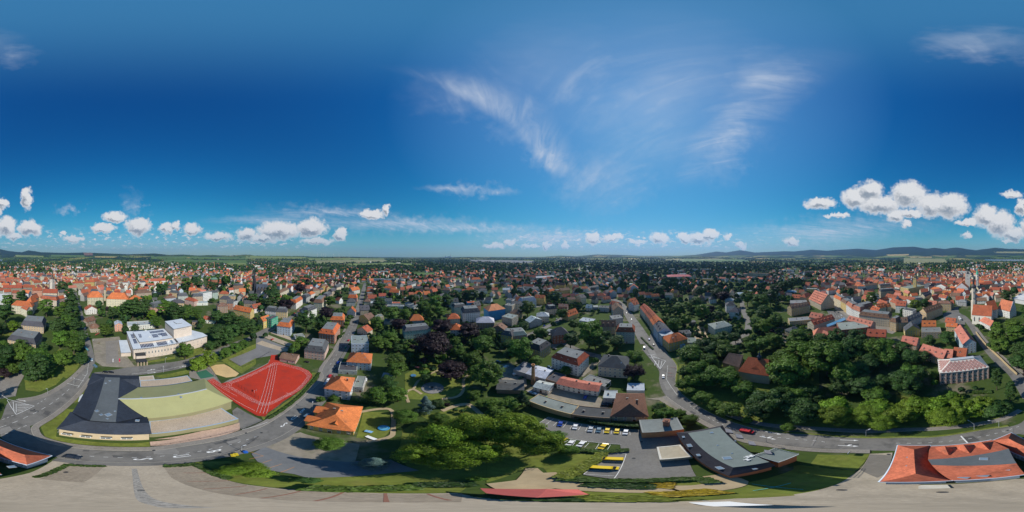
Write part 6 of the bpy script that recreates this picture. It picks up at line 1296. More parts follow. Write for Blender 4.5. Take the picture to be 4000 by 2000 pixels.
for a, b in [((60,350),(135,472)), ((135,472),(288,400)), ((80,348),(288,400)), ((0,300),(80,352)), ((110,365),(118,445)), ((135,380),(136,455)), ((145,385),(250,392)), ((145,398),(262,402)), ((145,412),(250,412)), ((145,428),(225,425)), ((145,443),(195,440)), ((565,212),(668,236)), ((620,170),(705,192)), ((690,140),(720,148))]:
    line_part(rr_, [L[1](*a), L[1](*b)], .2, ZM + .004, M_paint, 'marking')
for a, b in [((90,1050),(215,1095)), ((215,1095),(170,1165)), ((170,1165),(90,1050)), ((120,1090),(165,1150)), ((135,1095),(120,1135)), ((160,1090),(150,1150)), ((185,1095),(170,1160)), ((60,1040),(130,1045)), ((75,1068),(160,1072))]:
    line_part(rr_, [U[5](*a), U[5](*b)], .24, ZM + .008, M_paint, 'marking')
line_part(rr_, [L[7](545, 652), L[7](600, 710)], .5, ZM + .004, M_paint, 'stop_line')
def arrow(parent, p, q, turn=0):
    ro = bpy.data.objects[parent]; p, q = Vector((p.x, p.y, 0)), Vector((q.x, q.y, 0)); d = (q - p); n = Vector((-d.y, d.x, 0)).normalized(); s = d.normalized(); mb = MB()
    pts = [p - n * .12, q - s * 1.4 - n * .12, q - s * 1.4 + n * .12, p + n * .12]; mb.add([(v.x, v.y, ZM) for v in pts], [(0, 1, 2, 3)])
    hd = [q - s * 1.4 - n * .45, q, q - s * 1.4 + n * .45]; mb.add([(v.x, v.y, ZM + .004) for v in hd], [(0, 1, 2)])
    if turn:
        m_ = p.lerp(q, .45); e = m_ + n * turn * 1.0 + s * .8; mb.add([(v.x, v.y, ZM + .008) for v in (m_ - s * .15, e - s * .5, e + s * .5, m_ + s * .35)], [(0, 1, 2, 3)])
    mb.build('arrow', M_paint, ro)
arrow('ring_road', L[5](1052, 615), L[5](1185, 640)); arrow('ring_road', L[5](1003, 655), L[5](1142, 682), 1); arrow('ring_road', L[6](388, 684), L[6](546, 690)); arrow('ring_road', L[6](372, 730), L[6](546, 738), 1)
arrow('ring_road', L[1](138, 346), L[1](222, 362)); arrow('theatre_street', U[1](160, 1180), U[1](230, 1165), 1); arrow('theatre_street', U[1](165, 1200), U[1](235, 1192)); arrow('theatre_street', U[1](430, 1150), U[1](490, 1140), 1); arrow('theatre_street', U[1](720, 1030), U[1](775, 1010))
bs_ = bpy.data.objects['bus_street']
for chars in ([('S', L[1](1190, 846)), ('U', L[2](228, 821)), ('B', L[2](502, 780))], [('S', L[2](1090, 560)), ('U', L[2](1174, 502)), ('B', L[2](1246, 442))]):
    for i, (ch, p) in enumerate(chars):
        q0, q1 = chars[max(0, i - 1)][1], chars[min(2, i + 1)][1]; d = (q1 - q0); th = atan2(d.y, d.x) - pi / 2
        cu = bpy.data.curves.new('lettering', 'FONT'); cu.body = ch; cu.align_x = 'CENTER'; cu.align_y = 'CENTER'; cu.size = 1.0; cu.offset = .012; cu.materials.append(M_paint)
        o = bpy.data.objects.new('lettering', cu); COL.objects.link(o); o.location = (p.x, p.y, ZM); o.rotation_euler = (0, 0, th); o.scale = (2.1, 5.6, 1); o.parent = bs_
# parking bay lines
bp = bpy.data.objects['block_parking']
for a, b in [((975,800),(815,970)), ((815,970),(1070,985)), ((985,798),(1172,800)), ((1172,800),(1070,1008)), ((930,862),(1140,868)), ((880,905),(1118,908)), ((850,940),(1100,948)), ((640,662),(1130,722)), ((685,688),(650,705)), ((745,700),(720,735)), ((860,708),(822,748)), ((945,715),(915,762)), ((1040,725),(1010,772)),
             ((440,545),(515,495)), ((500,555),(560,508)), ((560,565),(610,518)), ((640,582),(680,535)), ((700,592),(735,545)), ((770,602),(800,555)), ((830,610),(855,562)), ((905,625),(915,575)), ((980,632),(985,585)), ((1045,638),(1050,595)), ((1125,640),(1125,600)), ((1205,645),(1200,605))]:
    line_part(bp, [L[4](*a), L[4](*b)], .12, ZM, M_paint, 'bay_line')
for k in range(9):
    a, b = U[6](500 + 22 * k, 682 + 8 * k), U[6](540 + 20 * k, 760 + 2 * k)
    line_part(bpy.data.objects['market_parking'], [a, a.lerp(b, .4)], .15, ZM, M_paint, 'bay_line')

# ---------------------------------------------------------------- street furniture and garden things
def lamp(p, h, arm, az, label, dbl=False):
    o = empty('street_lamp', (p[0], p[1], 0), az)
    MB().tube((0, 0, 0), (0, 0, h), .1, .06, 8).build('pole', M_metal, o)
    if arm: MB().tube((0, 0, h - .05), (arm, 0, h + .25), .05, .045, 6).build('arm', M_metal, o)
    MB().box(arm - .15, arm + .75, -.17, .17, h + .18, h + .34).build('lamp_head', mat('lamp_grey', (.5, .51, .52)), o)
    return tag(o, label, 'street lamp', 'street lamps')
lamp(L[2](738, 776), 8, .6, 2.2, 'street lamp beside the blue bin by the bus street'); lamp(L[2](1331, 430), 8, .6, 2.6, 'street lamp at the villa garden edge of the bus street')
lamp(L[1](400, 302), 7, .5, .4, 'street lamp on the junction pavement beside the park trees'); lamp(L[1](620, 212), 8, 2.2, .3, 'street lamp with long arm at the crossing by the park trees')
lamp(L[7](862, 576), 8, 3.2, .1, 'street lamp with long arm at the footpath near the twin poplars'); lamp(L[7](655, 600), 8, 3.0, -.6, 'street lamp leaning its arm over the road behind the red-roofed office'); lamp(L[6](607, 652), 8, 1, -1.5, 'street lamp on the grass verge before the lime trees')
lamp(U[1](297, 1190), 8, .8, .5, 'street lamp on the kerb of theatre street'); lamp(U[1](313, 1115), 7, .5, 2, 'street lamp on the theatre traffic island'); lamp(L[5](1058, 700), 7, .6, 1.2, 'street lamp behind the grey-decked orange office block'); lamp(U[1](640, 1035), 7, .5, 1, 'street lamp on the theatre lawn edge')
lamp(U[2](100, 905), 7, .5, 0, 'street lamp by the terraced parking bays')
def signboard(p, az, label, h=3.2, w=1.6, col=(.4, .42, .44)):
    o = empty('notice_board', (p[0], p[1], 0), az); [obj('leg', ME_POST, o, (sx * w / 2, 0, 0), 0, (1, 1, h)) for sx in (-1, 1)]
    MB().box(-w / 2 - .1, w / 2 + .1, -.06, .06, h * .45, h).build('board', M_plain, o, color=col); return tag(o, label, 'sign')
signboard(L[6](462, 800), -.8, 'free-standing information board at the edge of the small lawn'); signboard(U[0](815, 880), .3, 'colourful advertising board by the house near the theatre forecourt', 3, 7, (.5, .12, .1)); signboard(U[0](783, 935), .5, 'white sign board at the theatre forecourt corner', 3.0, 1.4, (.7, .7, .7))
def figure(p, h, col, label):
    o = empty('sculpture', (p[0], p[1], 0), .6); MB().box(-.6, .6, -.6, .6, 0, .4).build('plinth', mat('pale_stone'), o)
    MB().lathe([(.5, .4), (.35, h * .3), (.62, h * .5), (.4, h * .72), (.5, h * .85), (.2, h * .97), (.02, h)], n=8).lathe([(.3, h * .45), (.34, h * .6), (.1, h * .8)], .6, .2, 6).build('figure', M_plain, o, color=col, smooth=True); return tag(o, label, 'sculpture')
figure(U[0](1002, 1102), 4.5, (.6, .03, .08), 'tall red sculpture in front of the theatre annex'); figure(U[0](948, 1102), 4, (.6, .6, .62), 'white sculpture on the theatre forecourt')
sc3 = empty('tent_sculpture', U[0](828, 950)); MB().tube((-2, 0, 0), (0, 0, 3.2), .12, .08, 5).tube((2, 0, 0), (0, 0, 3.2), .12, .08, 5).tube((0, 2, 0), (0, 0, 3.2), .12, .08, 5).build('frame', mat('weathered_wood'), sc3); tag(sc3, 'wooden tripod sculpture on the theatre forecourt', 'sculpture')
# shade sail, trampoline, pools, table, trailer, bins, shelter, fountain
sail = empty('shade_sail', L[4](420, 1130)); sail.location.z = 0; base = sail.location.copy()
sv = [rel(L[3](1450, 1088, 3)), rel(L[4](0, 1130, 2.6)), rel(L[4](420, 1166, 2.6)), rel(L[4](860, 1140, 2.6)), rel(L[4](770, 1098, 3)), rel(L[4](505, 1094, 4.2))]
MB().add(sv, [(0, 1, 2, 5), (5, 2, 3, 4)]).add([v + Vector((0, 0, .02)) for v in sv], [(5, 2, 1, 0), (4, 3, 2, 5)]).build('fabric', mat('red_canvas', (.68, .17, .14), var=.08, scale=1.5, rough=.7, trans=.25), sail)
for i in (0, 2, 3, 4, 5): obj('post', ME_POST, sail, (sv[i].x, sv[i].y, 0), 0, (1.4, 1.4, sv[i].z))
tag(sail, 'red triangular shade sail over the sandy terrace', 'shade sail'); mark(sail, 'red shade sail')
tr = empty('trampoline', L[3](890, 148)); MB().lathe([(1.9, .75), (1.9, .85), (1.6, .85)], n=20).build('ring', mat('trampoline_blue', (.05, .16, .3)), tr); MB().lathe([(1.6, .8), (1.6, .82)], n=20).build('mat', M_dark, tr); tag(tr, 'round dark trampoline on the kindergarten lawn', 'trampoline')
for k in range(6): obj('leg', ME_POST, tr, (1.8 * cos(k), 1.8 * sin(k), 0), 0, (1, 1, .78))
pl = empty('paddling_pool', L[3](640, 585)); MB().lathe([(2.0, 0), (2.15, .35), (2.0, .7), (1.75, .7), (1.7, .3)], n=24).build('ring', mat('pool_blue', (.03, .26, .55), rough=.4), pl, smooth=True); MB().lathe([(1.8, .5), (1.8, .52)], n=24).build('water', mat('pool_water', (.12, .38, .52), rough=.08, spec=.6), pl); tag(pl, 'round blue paddling pool on the oval lawn', 'pool')
tt_ = empty('table_tennis_table', L[3](515, 616), .35); MB().box(-1.4, 1.4, -.76, .76, .7, .76).build('table_top', mat('table_blue', (.16, .34, .55)), tt_); MB().box(-.02, .02, -.9, .9, .76, .92).build('net', M_frame, tt_)
for sx in (-1, 1):
    for sy in (-1, 1): obj('leg', ME_POST, tt_, (sx, .55 * sy, 0), 0, (1, 1, .7))
tag(tt_, 'blue table tennis table on the oval lawn', 'table')
bn = empty('sandbox_cover', L[3](535, 668), .1); MB().box(-1.9, 1.9, -.6, .6, 0, .5).build('bench', mat('pale_stone'), bn); MB().box(-2, 2, -.7, .7, .5, .58).build('lid', M_frame, bn); tag(bn, 'white storage bench at the end of the oval lawn', 'bench')
tl = empty('trailer', P(2830, 1969), .7); MB().box(-1.2, 1.2, -.75, .75, .45, 1.7).build('box', mat('trailer_white', (.72, .72, .70), var=.04, rough=.4), tl); MB().box(-1.28, 1.28, -.82, .82, 1.7, 1.78).build('lid', M_frame, tl); MB().tube((1.2, 0, .5), (2.2, 0, .5), .05, .05, 6).build('drawbar', M_metal, tl)
ME_WHEEL0 = MB().tube((0, -.1, 0), (0, .1, 0), .33, .33, 14).me('wheel', mat('tyre_rubber', (.02, .02, .02), rough=.9))
for sy in (-.8, .8): obj('wheel', ME_WHEEL0, tl, (0, sy, .33))
tag(tl, 'small white covered trailer standing on the yard paving', 'trailer')
def bin_(p, az, col, label):
    o = empty('waste_container', (p[0], p[1], 0), az); MB().prism([(-.7, -.5), (.7, -.5), (.7, .5), (-.7, .5)], .15, 1.15).build('body', M_plain, o, color=col); MB().shell([(-.75, -.55, 1.15), (.75, -.55, 1.15), (.75, 0, 1.35), (-.75, 0, 1.35), (.75, .55, 1.15), (-.75, .55, 1.15)], [(0, 1, 2, 3), (3, 2, 4, 5)], .08).build('lid', M_plain, o, color=[x * .8 for x in col])
    for sx in (-.5, .5):
        for sy in (-.4, .4): w = obj('wheel', ME_WHEEL0, o, (sx, sy, .1), 0, (.3, .3, .3))
    return tag(o, label, 'bin')
bin_(L[2](770, 788), .3, (.02, .12, .5), 'blue waste container with red lid spot beside the bus street'); bin_(L[2](690, 808), .3, (.6, .45, .02), 'yellow waste container, the one beside the blue one'); bin_(L[2](665, 815), .3, (.62, .47, .03), 'yellow waste container at the row end away from the blue one'); bin_(L[4](498, 330), .4, (.04, .4, .1), 'green container in the works yard')
sh = empty('bus_shelter', L[2](1285, 488), 2.3); MB().box(-1.8, 1.8, -.7, .7, 2.3, 2.4).build('roof', mat('shelter_glass', (.10, .16, .22), rough=.2), sh); MB().box(-1.8, 1.8, .64, .7, .2, 2.3).build('back_pane', mat('skylight_glass'), sh)
for sx in (-1.75, 1.75): obj('post', ME_POST, sh, (sx, .6, 0), 0, (1, 1, 2.3)); obj('post', ME_POST, sh, (sx, -.6, 0), 0, (1, 1, 2.3))
tag(sh, 'glass bus shelter beside the painted bus lane letters', 'bus shelter'); s2 = empty('bus_shelter', U[0](725, 1005), 1.4); MB().box(-4, 4, -.8, .8, 2.4, 2.5).build('roof', mat('shelter_teal', (.10, .28, .30), rough=.2), s2); MB().box(-4, 4, .7, .76, .2, 2.4).build('back_pane', mat('skylight_glass'), s2); tag(s2, 'long teal-roofed bus shelter along the tree-lined avenue', 'bus shelter')
for k in range(4): obj('post', ME_POST, s2, (-3.9 + 2.6 * k, .6, 0), 0, (1, 1, 2.4))
fn0 = empty('fountain', L[3](1050, 248)); MB().lathe([(6.6, 0), (6.6, .32), (6.3, .34)], n=32).build('basin', mat('basin_stone', (.20, .19, .18)), fn0); MB().lathe([(6.2, .2), (6.2, .24)], n=32).build('water', mat('grey_water', (.10, .11, .12), rough=.35), fn0); MB().lathe([(.7, 0), (.5, .8), (.9, .9), (.3, 1.2), (.2, 2.2), (.02, 2.3)], n=10).build('centrepiece', M_dark, fn0); tag(fn0, 'round grey fountain basin in the villa garden', 'fountain'); mark(fn0, 'garden fountain')
pf_ = empty('play_frame', L[3](925, 85)); [obj('post', ME_POST, pf_, (sx, 0, 0), 0, (2, 2, 2)) for sx in (-1.5, 1.5)]; MB().shell([(-1.9, -1, 1.8), (1.9, -1, 1.8), (1.9, 0, 2.6), (-1.9, 0, 2.6), (1.9, 1, 1.8), (-1.9, 1, 1.8)], [(0, 1, 2, 3), (3, 2, 4, 5)], .1).build('roof', mat('faded_red', (.4, .12, .1)), pf_); tag(pf_, 'small red-roofed play house on the kindergarten lawn', 'play house')
cr_ = empty('cross_marker', L[5](1130, 1078), .2); MB().box(-3, 3, -.05, .05, .25, .3).box(-.05, .05, -3, 3, .31, .36).build('ribbons', mat('cyan_ribbon', (.02, .4, .45)), cr_); cr_.rotation_euler = (0, 0, .9); tag(cr_, 'thin cyan cross laid out on the shaded lawn', 'marker')
# hedges and flower beds
M_hedge = M_leaf
def hedge(pts, w, h, col, label, seed=1, name='hedge', dens=26, ls=.32):
    r = random.Random(seed); ln = [Vector((p[0], p[1], 0)) for p in pts]; vs, fs = [], []
    for i in range(len(ln) - 1):
        d = ln[i + 1] - ln[i]; n = int(d.length * dens * max(w, .6)); t = d.normalized(); nn_ = Vector((-t.y, t.x, 0))
        for k in range(n):
            q = ln[i] + d * r.random() + nn_ * r.uniform(-w / 2, w / 2); z = h * (1 - .35 * r.random() ** 2) if r.random() < .75 else h * r.random()
            a_ = r.uniform(0, 2 * pi); s = ls * r.uniform(.6, 1.3); tx = Vector((cos(a_), sin(a_), r.uniform(-.5, .5))) * s; ty = Vector((-sin(a_), cos(a_), r.uniform(-.5, .5))) * s
            b = len(vs); p0 = q + Vector((0, 0, z)); vs += [p0 - tx - ty, p0 + tx - ty, p0 + tx + ty, p0 - tx + ty]; fs.append((b, b + 1, b + 2, b + 3))
    o = obj(name, mesh(name, vs, fs, M_leaf), color=col); tag(o, label, 'hedge' if name == 'hedge' else 'flower bed'); return o
HG, HY, HD = (.055, .10, .018), (.16, .19, .025), (.03, .065, .014)
hedge([L[4](620, 1005), L[4](720, 960), L[4](980, 790)], 2.6, 1.4, HY, 'broad clipped hedge between small lawn and yellow car bays', 2); hedge([L[4](740, 765), L[4](970, 785), L[4](1190, 770)], 1.8, 1.3, HG, 'low hedge between the two parking levels', 3)
hedge([L[4](620, 1010), L[4](1100, 1025), L[4](1500, 1020), L[5](260, 1015), L[5](520, 1005), L[5](610, 1045)], 2.0, 1.2, HG, 'long low hedge along the parking edge above the sandy path', 4); hedge([L[4](740, 500), L[4](900, 545), L[4](1270, 580)], 1.6, 3.2, HD, 'ivy hanging on the wall of the dark garage row', 5)
hedge([L[4](840, 1050), L[4](1400, 1075)], 3.0, .7, HD, 'shrub bed above the sandy garden path', 6, 'flower_bed'); hedge([L[4](1370, 1060), L[5](280, 1065)], 3.5, .5, (.34, .24, .02), 'yellow flowering bed above the sandy path', 7, 'flower_bed'); hedge([L[5](130, 1140), L[5](660, 1110)], 3.0, .5, (.34, .25, .02), 'yellow flowering bed below the sandy path', 8, 'flower_bed'); hedge([L[4](760, 1165), L[4](1500, 1175), L[5](200, 1180)], 3.6, .6, (.17, .20, .03), 'yellow-green ground cover bed at the yard edge', 9, 'flower_bed')
hedge([L[4](0, 1140), L[4](400, 1178), L[4](760, 1175)], 2.4, .8, HD, 'dark hedge under the red shade sail', 10); hedge([L[1](300, 998), L[1](560, 892), L[1](875, 905)], .9, .5, HG, 'narrow grass hedge along the yard parking by the gate', 11); hedge([L[2](90, 905), L[2](350, 888), L[2](450, 935), L[2](640, 1010)], 1.4, .8, HG, 'green verge hedge between yard parking and bus street', 12)
hedge([L[3](380, 350), L[3](560, 385)], 2.2, 1.8, HG, 'leafy hedge behind the big orange-roofed villa', 13); hedge([L[2](960, 510), L[2](1250, 300), L[2](1390, 125)], 1.3, 1.1, HG, 'green hedge between running track fence and street', 14); hedge([U[2](650, 940), U[2](740, 860)], 2.0, 1.4, HG, 'front garden hedge by the brick corner house', 15); hedge([U[2](570, 1090), U[2](640, 1000)], 2.0, 1.4, HG, 'front garden hedge by the pale pink house', 16)
hedge([U[5](10, 900), U[5](110, 1000)], 1.5, 1.2, HG, 'planting strip along the town street parking', 17); hedge([L[7](640, 290), L[7](800, 285)], 3, 1.4, HG, 'clipped shrubs in front of the diamond-roofed hall', 18); hedge([L[3](0, 1085), L[3](400, 1100), L[3](900, 1080)], 3.4, 1.8, (.085, .14, .02), 'bright wild hedge along the yard parking edge', 19); hedge([L[3](900, 1060), L[3](1400, 1050)], 3, 1.0, HD, 'dark low shrubs beneath the great tree', 20)
wl_ = empty('boundary_wall', U[7](900, 1100)); wl_.location.z = 0; base = wl_.location.copy(); A_ = [rel(k(x, y)) for k, x, y in [(U[7], 1015, 1215), (U[7], 880, 1085), (U[7], 740, 950), (U[7], 670, 860)]]
mb = MB()
for i in range(3):
    a, b = A_[i], A_[i + 1]; d = (b - a).normalized(); n = Vector((-d.y, d.x, 0)) * .25; mb.prism([(v.x, v.y) for v in ccw([a - n, b - n, b + n, a + n])], 0, 2.6)
mb.build('masonry', mat('ochre_masonry', (.42, .32, .18), var=.15, cell=.1), wl_); tag(wl_, 'long ochre boundary wall along the church street', 'wall')

# ---------------------------------------------------------------- trees
def crown_mesh(seed, shape='round', clumps=30, leaves=85, ls=.055):
    """crown of unit width; leaves sit on clumps spread through the crown"""
    r = np.random.default_rng(seed); V_, N_ = [], []
    hr = {'round': .46, 'tall': .62, 'poplar': 1.15, 'cone': 1.0, 'wide': .36}[shape]; zc = {'round': .74, 'tall': .86, 'poplar': 1.35, 'cone': 1.1, 'wide': .62}[shape]
    cs = []
    for k in range(clumps):
        while True:
            p = r.uniform(-1, 1, 3)
            if .25 < np.dot(p, p) < 1: break
        if shape == 'cone':
            t = r.random() ** .75; rad = (1 - t) * .46 * (0.75 + .3 * r.random()); a = r.uniform(0, 2 * pi)
            c = np.array([rad * cos(a), rad * sin(a), .18 + t * 1.85]); rc = .05 + .10 * (1 - t)
        else:
            p = p / np.linalg.norm(p) * (np.linalg.norm(p) ** .5)
            lump = .74 + .42 * r.random()
            c = np.array([p[0] * .40 * lump, p[1] * .40 * lump, zc + p[2] * hr * .86 * lump]); rc = r.uniform(.06, .17)
            if shape == 'poplar': c[:2] *= .75 * (1 - .35 * max(0, p[2])); rc *= .8
            if p[2] < -.6: c[:2] *= .8
        d = r.normal(size=(leaves, 3)); d /= np.linalg.norm(d, axis=1)[:, None]; d[:, 2] = np.where(d[:, 2] < -.2, -d[:, 2] * .6, d[:, 2])
        rr_ = rc * (0.72 + .4 * r.random(leaves))[:, None] * np.array([1.3, 1.3, .62])
        V_.append(c + d * rr_); N_.append(d + .35 * (c - np.array([0, 0, zc])) / .5)
    Pn = np.concatenate(V_); N = np.concatenate(N_) + r.normal(size=Pn.shape) * .45 + np.array([0, 0, .45]); N /= np.linalg.norm(N, axis=1)[:, None]
    up = r.normal(size=Pn.shape); Tx = np.cross(N, up); Tx /= np.linalg.norm(Tx, axis=1)[:, None]; Ty = np.cross(N, Tx)
    s = (ls * (.6 + .8 * r.random(len(Pn))))[:, None]
    v = np.stack([Pn - Tx * s * .55, Pn + Ty * s * .9 - Tx * s * .1, Pn + Tx * s * .55, Pn - Ty * s * .9 + Tx * s * .1], 1).reshape(-1, 3)
    return quads('crown', v, M_leaf)
def quads(name, v, m):
    n = len(v) // 4; me = bpy.data.meshes.new(name)
    me.vertices.add(len(v)); me.vertices.foreach_set('co', np.ascontiguousarray(v, np.float32).ravel())
    me.loops.add(len(v)); me.loops.foreach_set('vertex_index', np.arange(len(v), dtype=np.int32))
    me.polygons.add(n); me.polygons.foreach_set('loop_start', np.arange(0, 4 * n, 4, dtype=np.int32)); me.polygons.foreach_set('loop_total', np.full(n, 4, np.int32))
    me.materials.append(m); me.update(); me.validate(); return me
def trunk_mesh(seed, shape):
    r = random.Random(seed); mb = MB(); zt = {'round': .62, 'tall': .8, 'poplar': 1.6, 'cone': 1.7, 'wide': .5}[shape]
    mb.tube((0, 0, -.02), (0, 0, zt * .45), .035, .026, 7, 0, False); mb.tube((0, 0, zt * .45), (r.uniform(-.03, .03), r.uniform(-.03, .03), zt), .026, .008, 7)
    if shape != 'cone':
        for k in range(5):
            a = k * 1.26 + r.uniform(-.3, .3); z = zt * r.uniform(.4, .7); q = (.26 * cos(a), .26 * sin(a), z + .22)
            mb.tube((0, 0, z), q, .014, .006, 5, 0, False)
    return mb.me('trunk', M_bark)
PROTO = {}
def proto(shape, k, fine=False):
    key = (shape, k, fine)
    if key not in PROTO:
        sd = 100 * k + len(shape) + (7 if fine else 0)
        PROTO[key] = (crown_mesh(sd, shape, 95 if fine else 52, 330 if fine else 125, .019 if fine else .038), trunk_mesh(sd, shape))
    return PROTO[key]
TT = {'m': ((.084, .155, .02), 'round', 'leafy green'), 'd': ((.048, .1, .022), 'round', 'dark green'), 'b': ((.135, .215, .018), 'round', 'bright green'), 'c': ((.030, .017, .020), 'wide', 'dark purple copper'),
      's': ((.10, .165, .155), 'cone', 'blue-green spruce'), 'k': ((.025, .052, .022), 'cone', 'dark conifer'), 'P': ((.045, .1, .02), 'poplar', 'slender upright'), 'n': ((.085, .17, .02), 'round', 'young light green')}
TREES = {
 'U0': '45 690 130d,110 790 90b,25 815 70d,60 590 90m,390 640 110m,180 560 90d,520 470 90d,580 520 90d,600 600 110d,610 690 120d,530 610 60b,560 760 110m,500 690 90m,620 780 100d,480 800 120d,690 800 60d,690 880 90d,610 880 90m,500 900 130m,620 950 140m,530 1060 150m,680 1070 110d,200 1030 150m,60 1030 150d,30 960 100m,170 980 120m,330 1060 190m,40 1190 100c,110 1160 100m,300 1150 230d,400 1170 120m,370 970 70d,830 620 60d,840 690 50m,945 690 80d,880 825 110m,920 775 60d,1060 650 100d,1050 840 60d,250 690 50m,0 1100 110d,250 1210 120d',
 'U1': '40 640 130d,130 650 120d,200 700 70b,320 650 130m,400 690 130d,480 680 110m,570 690 90m,228 510 60k,280 480 80d,295 560 34s,490 440 100m,590 440 130d,560 420 100d,700 470 80d,820 430 70m,620 770 60m,600 800 50d,692 740 28k,740 720 90d,800 700 60k,850 740 110d,940 760 120d,760 850 140d,870 850 130d,960 820 100d,830 900 110d,1030 810 100d,480 1010 125m,690 955 80d,750 950 70d,580 1120 130b,680 1075 130b,820 1020 90m,900 985 90m,970 950 80m,770 1075 40n,60 820 70d,230 760 90m,1040 560 80d,945 600 50k,965 650 50k,1050 900 60n',
 'U2': '420 760 140d,590 690 110c,370 490 100c,250 620 110c,150 560 110d,100 600 90d,130 510 80d,280 590 70m,620 590 80m,700 530 80d,750 490 60d,790 720 55m,760 785 50b,380 930 100m,330 975 80m,300 1015 60m,700 890 40n,920 770 36k,1010 770 90m,1020 930 130m,1030 600 90d,1040 480 80d,980 690 70d,550 800 90d,30 805 50m,80 885 40n,40 640 60d',
 'U3': '50 900 120m,20 960 80m,120 980 70d,130 790 110c,415 950 310c,480 795 150c,710 830 150c,560 1165 205c,100 1100 150m,100 1165 140m,235 1105 60s,340 1205 90m,410 1160 60n,620 1020 100m,740 1080 130m,830 940 150m,890 865 90m,1060 955 100d,870 1200 230m,760 1180 110m,355 765 60b,390 680 90m,470 680 90m,440 600 100m,520 590 90d,330 630 90m,240 570 70d,180 700 80m,60 700 110m,600 560 90d,680 540 90d,740 550 90d,820 560 60d,400 530 38k,380 515 34k,910 590 34k,30 1250 100d,600 930 70m,1050 1035 90d',
 'U4': '130 655 110m,240 855 100m,420 695 80m,490 920 120d,650 850 190m,700 915 140d,780 890 90d,880 925 115d,520 780 80m,560 500 60d,620 560 50d,70 1000 190m,200 1090 100m,450 1175 90m,350 785 50d,1030 1060 130m,1020 1180 160c,700 1090 60m,330 725 40d,100 805 80d,20 520 60d,360 540 80d,570 640 40d,930 470 60d',
 'U5': '380 745 90b,280 785 100m,210 745 70m,330 640 90m,470 600 90m,520 685 110m,580 660 80c,660 700 70d,700 560 90c,640 530 80d,820 705 50d,820 590 60d,500 510 70d,600 490 70d,170 490 70d,40 430 90d,230 470 60d,900 560 100m,1010 600 130m,1040 690 120d,960 560 90c,930 690 70m,980 790 100m,1040 800 120b,700 900 120d,800 890 85d,850 855 65d,905 845 65d,520 965 130d,640 905 80m,600 975 110d,690 960 110m,430 1040 180m,560 1015 120d,570 1100 150m,700 1005 120m,780 1005 90m,900 920 80m,940 970 110m,1030 950 110m,480 1165 170m,600 1200 170m,720 1215 160m,390 1185 120d',
 'L5': '430 275 100m,520 325 140m,630 395 130m,750 425 190m,900 515 95n,1240 578 115n,360 215 110m,450 185 140m,610 145 180m,750 180 170m,880 275 180m,1030 335 220d,1000 425 220d,1180 345 250d,1300 300 200m,1230 105 280m,1440 70 150b,1350 405 250d,1460 330 150d,170 405 100d,220 465 170m,420 505 130m,330 455 100m',
 'U6': '60 930 120m,120 1095 180m,140 1165 260m,270 1030 200m,500 1060 310m,260 910 170m,430 930 150d,570 905 130d,740 930 190d,680 1010 200d,870 1000 180m,980 965 150m,1000 1050 160m,840 1100 170d,640 1200 210m,750 1160 180d,340 965 110m,60 745 110m,30 775 70m,20 560 100d,60 490 110d,130 480 90d,200 445 80d,120 560 60m,640 510 70d,690 530 60d,870 560 90m,350 835 40n,20 890 70m,340 375 80d,250 430 70d,640 430 40d',
 'L6': '420 135 200m,400 225 180d,100 275 180d,560 215 210d,100 455 250d,330 485 250b,350 405 240b,620 475 240b,700 425 240b,830 455 250b,960 425 240b,750 525 230b,950 205 210d,980 125 180m,740 185 130d,690 315 190m',
 'L7': '60 475 210b,180 405 230b,330 405 250b,430 495 250b,540 405 240b,650 415 220b,720 385 210b,810 435 200d,900 415 140d,60 165 180d,120 235 190d,190 125 150d,845 160 118P,960 275 112P,320 135 75n,320 205 65b,550 268 60n,665 252 46n,470 305 90n',
 'U7': '160 620 80b,240 610 70d,920 540 85d,990 520 65d,850 880 130m,870 955 140m,990 790 130m,1000 865 140m,850 805 80m,1030 1000 130d,1010 1095 120d,690 795 44n,715 815 50n,430 890 115d,280 915 90d,60 990 130d,120 1050 140d,230 1060 110d,780 955 50d,60 690 50d,40 705 40d',
 'L2': '690 930 280b,800 915 290b,890 965 270b,1290 1020 240d,620 900 120d',
 'L3': '950 790 380b,1130 650 420b,1210 840 430b,1380 570 380b,1430 770 430b,180 715 230m,560 870 250s,580 305 180m,760 305 160m,700 225 105d,990 375 130s,820 485 185m,1090 375 95d,1110 515 170m,1000 165 95d,775 592 46n,1170 392 55c,1240 432 46n,1300 442 54n,1390 305 110m,1460 372 95m,950 585 90m,110 345 70m,220 330 70m,1420 1010 160m',
 'L4': '230 600 430b,430 700 390b,560 655 190m,680 768 180n,300 335 120k,200 385 160m,60 375 120m,100 445 170m,1430 425 85d,1010 228 50n',
}
SPOTS = []
for key, txt in TREES.items():
    cc = {'U': U, 'L': L, 'B': B}[key[0]][int(key[1])]
    for it in txt.split(','):
        x, y, w = it.split(); t = w[-1]; w = float(w[:-1]); x, y = float(x), float(y)
        sh_ = TT[t][1]; hr = {'round': 1.2, 'poplar': 2.5, 'cone': 2.0, 'wide': 1.0}[sh_]; px_, py_ = cc.px(x, y); a, d = ang(px_, py_); z = 8.
        big_ = d > radians(55) and t == 'b' and w > 300
        if big_: hr = 1.95
        if t == 's' and d > radians(60): w *= 1.2
        for _ in range(6):
            r = (H - z) / tan(d); Wm = min(w * S * .0015708 * r * 1.2, 30.); z = Wm * hr * .60
        SPOTS.append((r * sin(a), r * cos(a), Wm, t))
NEAR_T = [0]
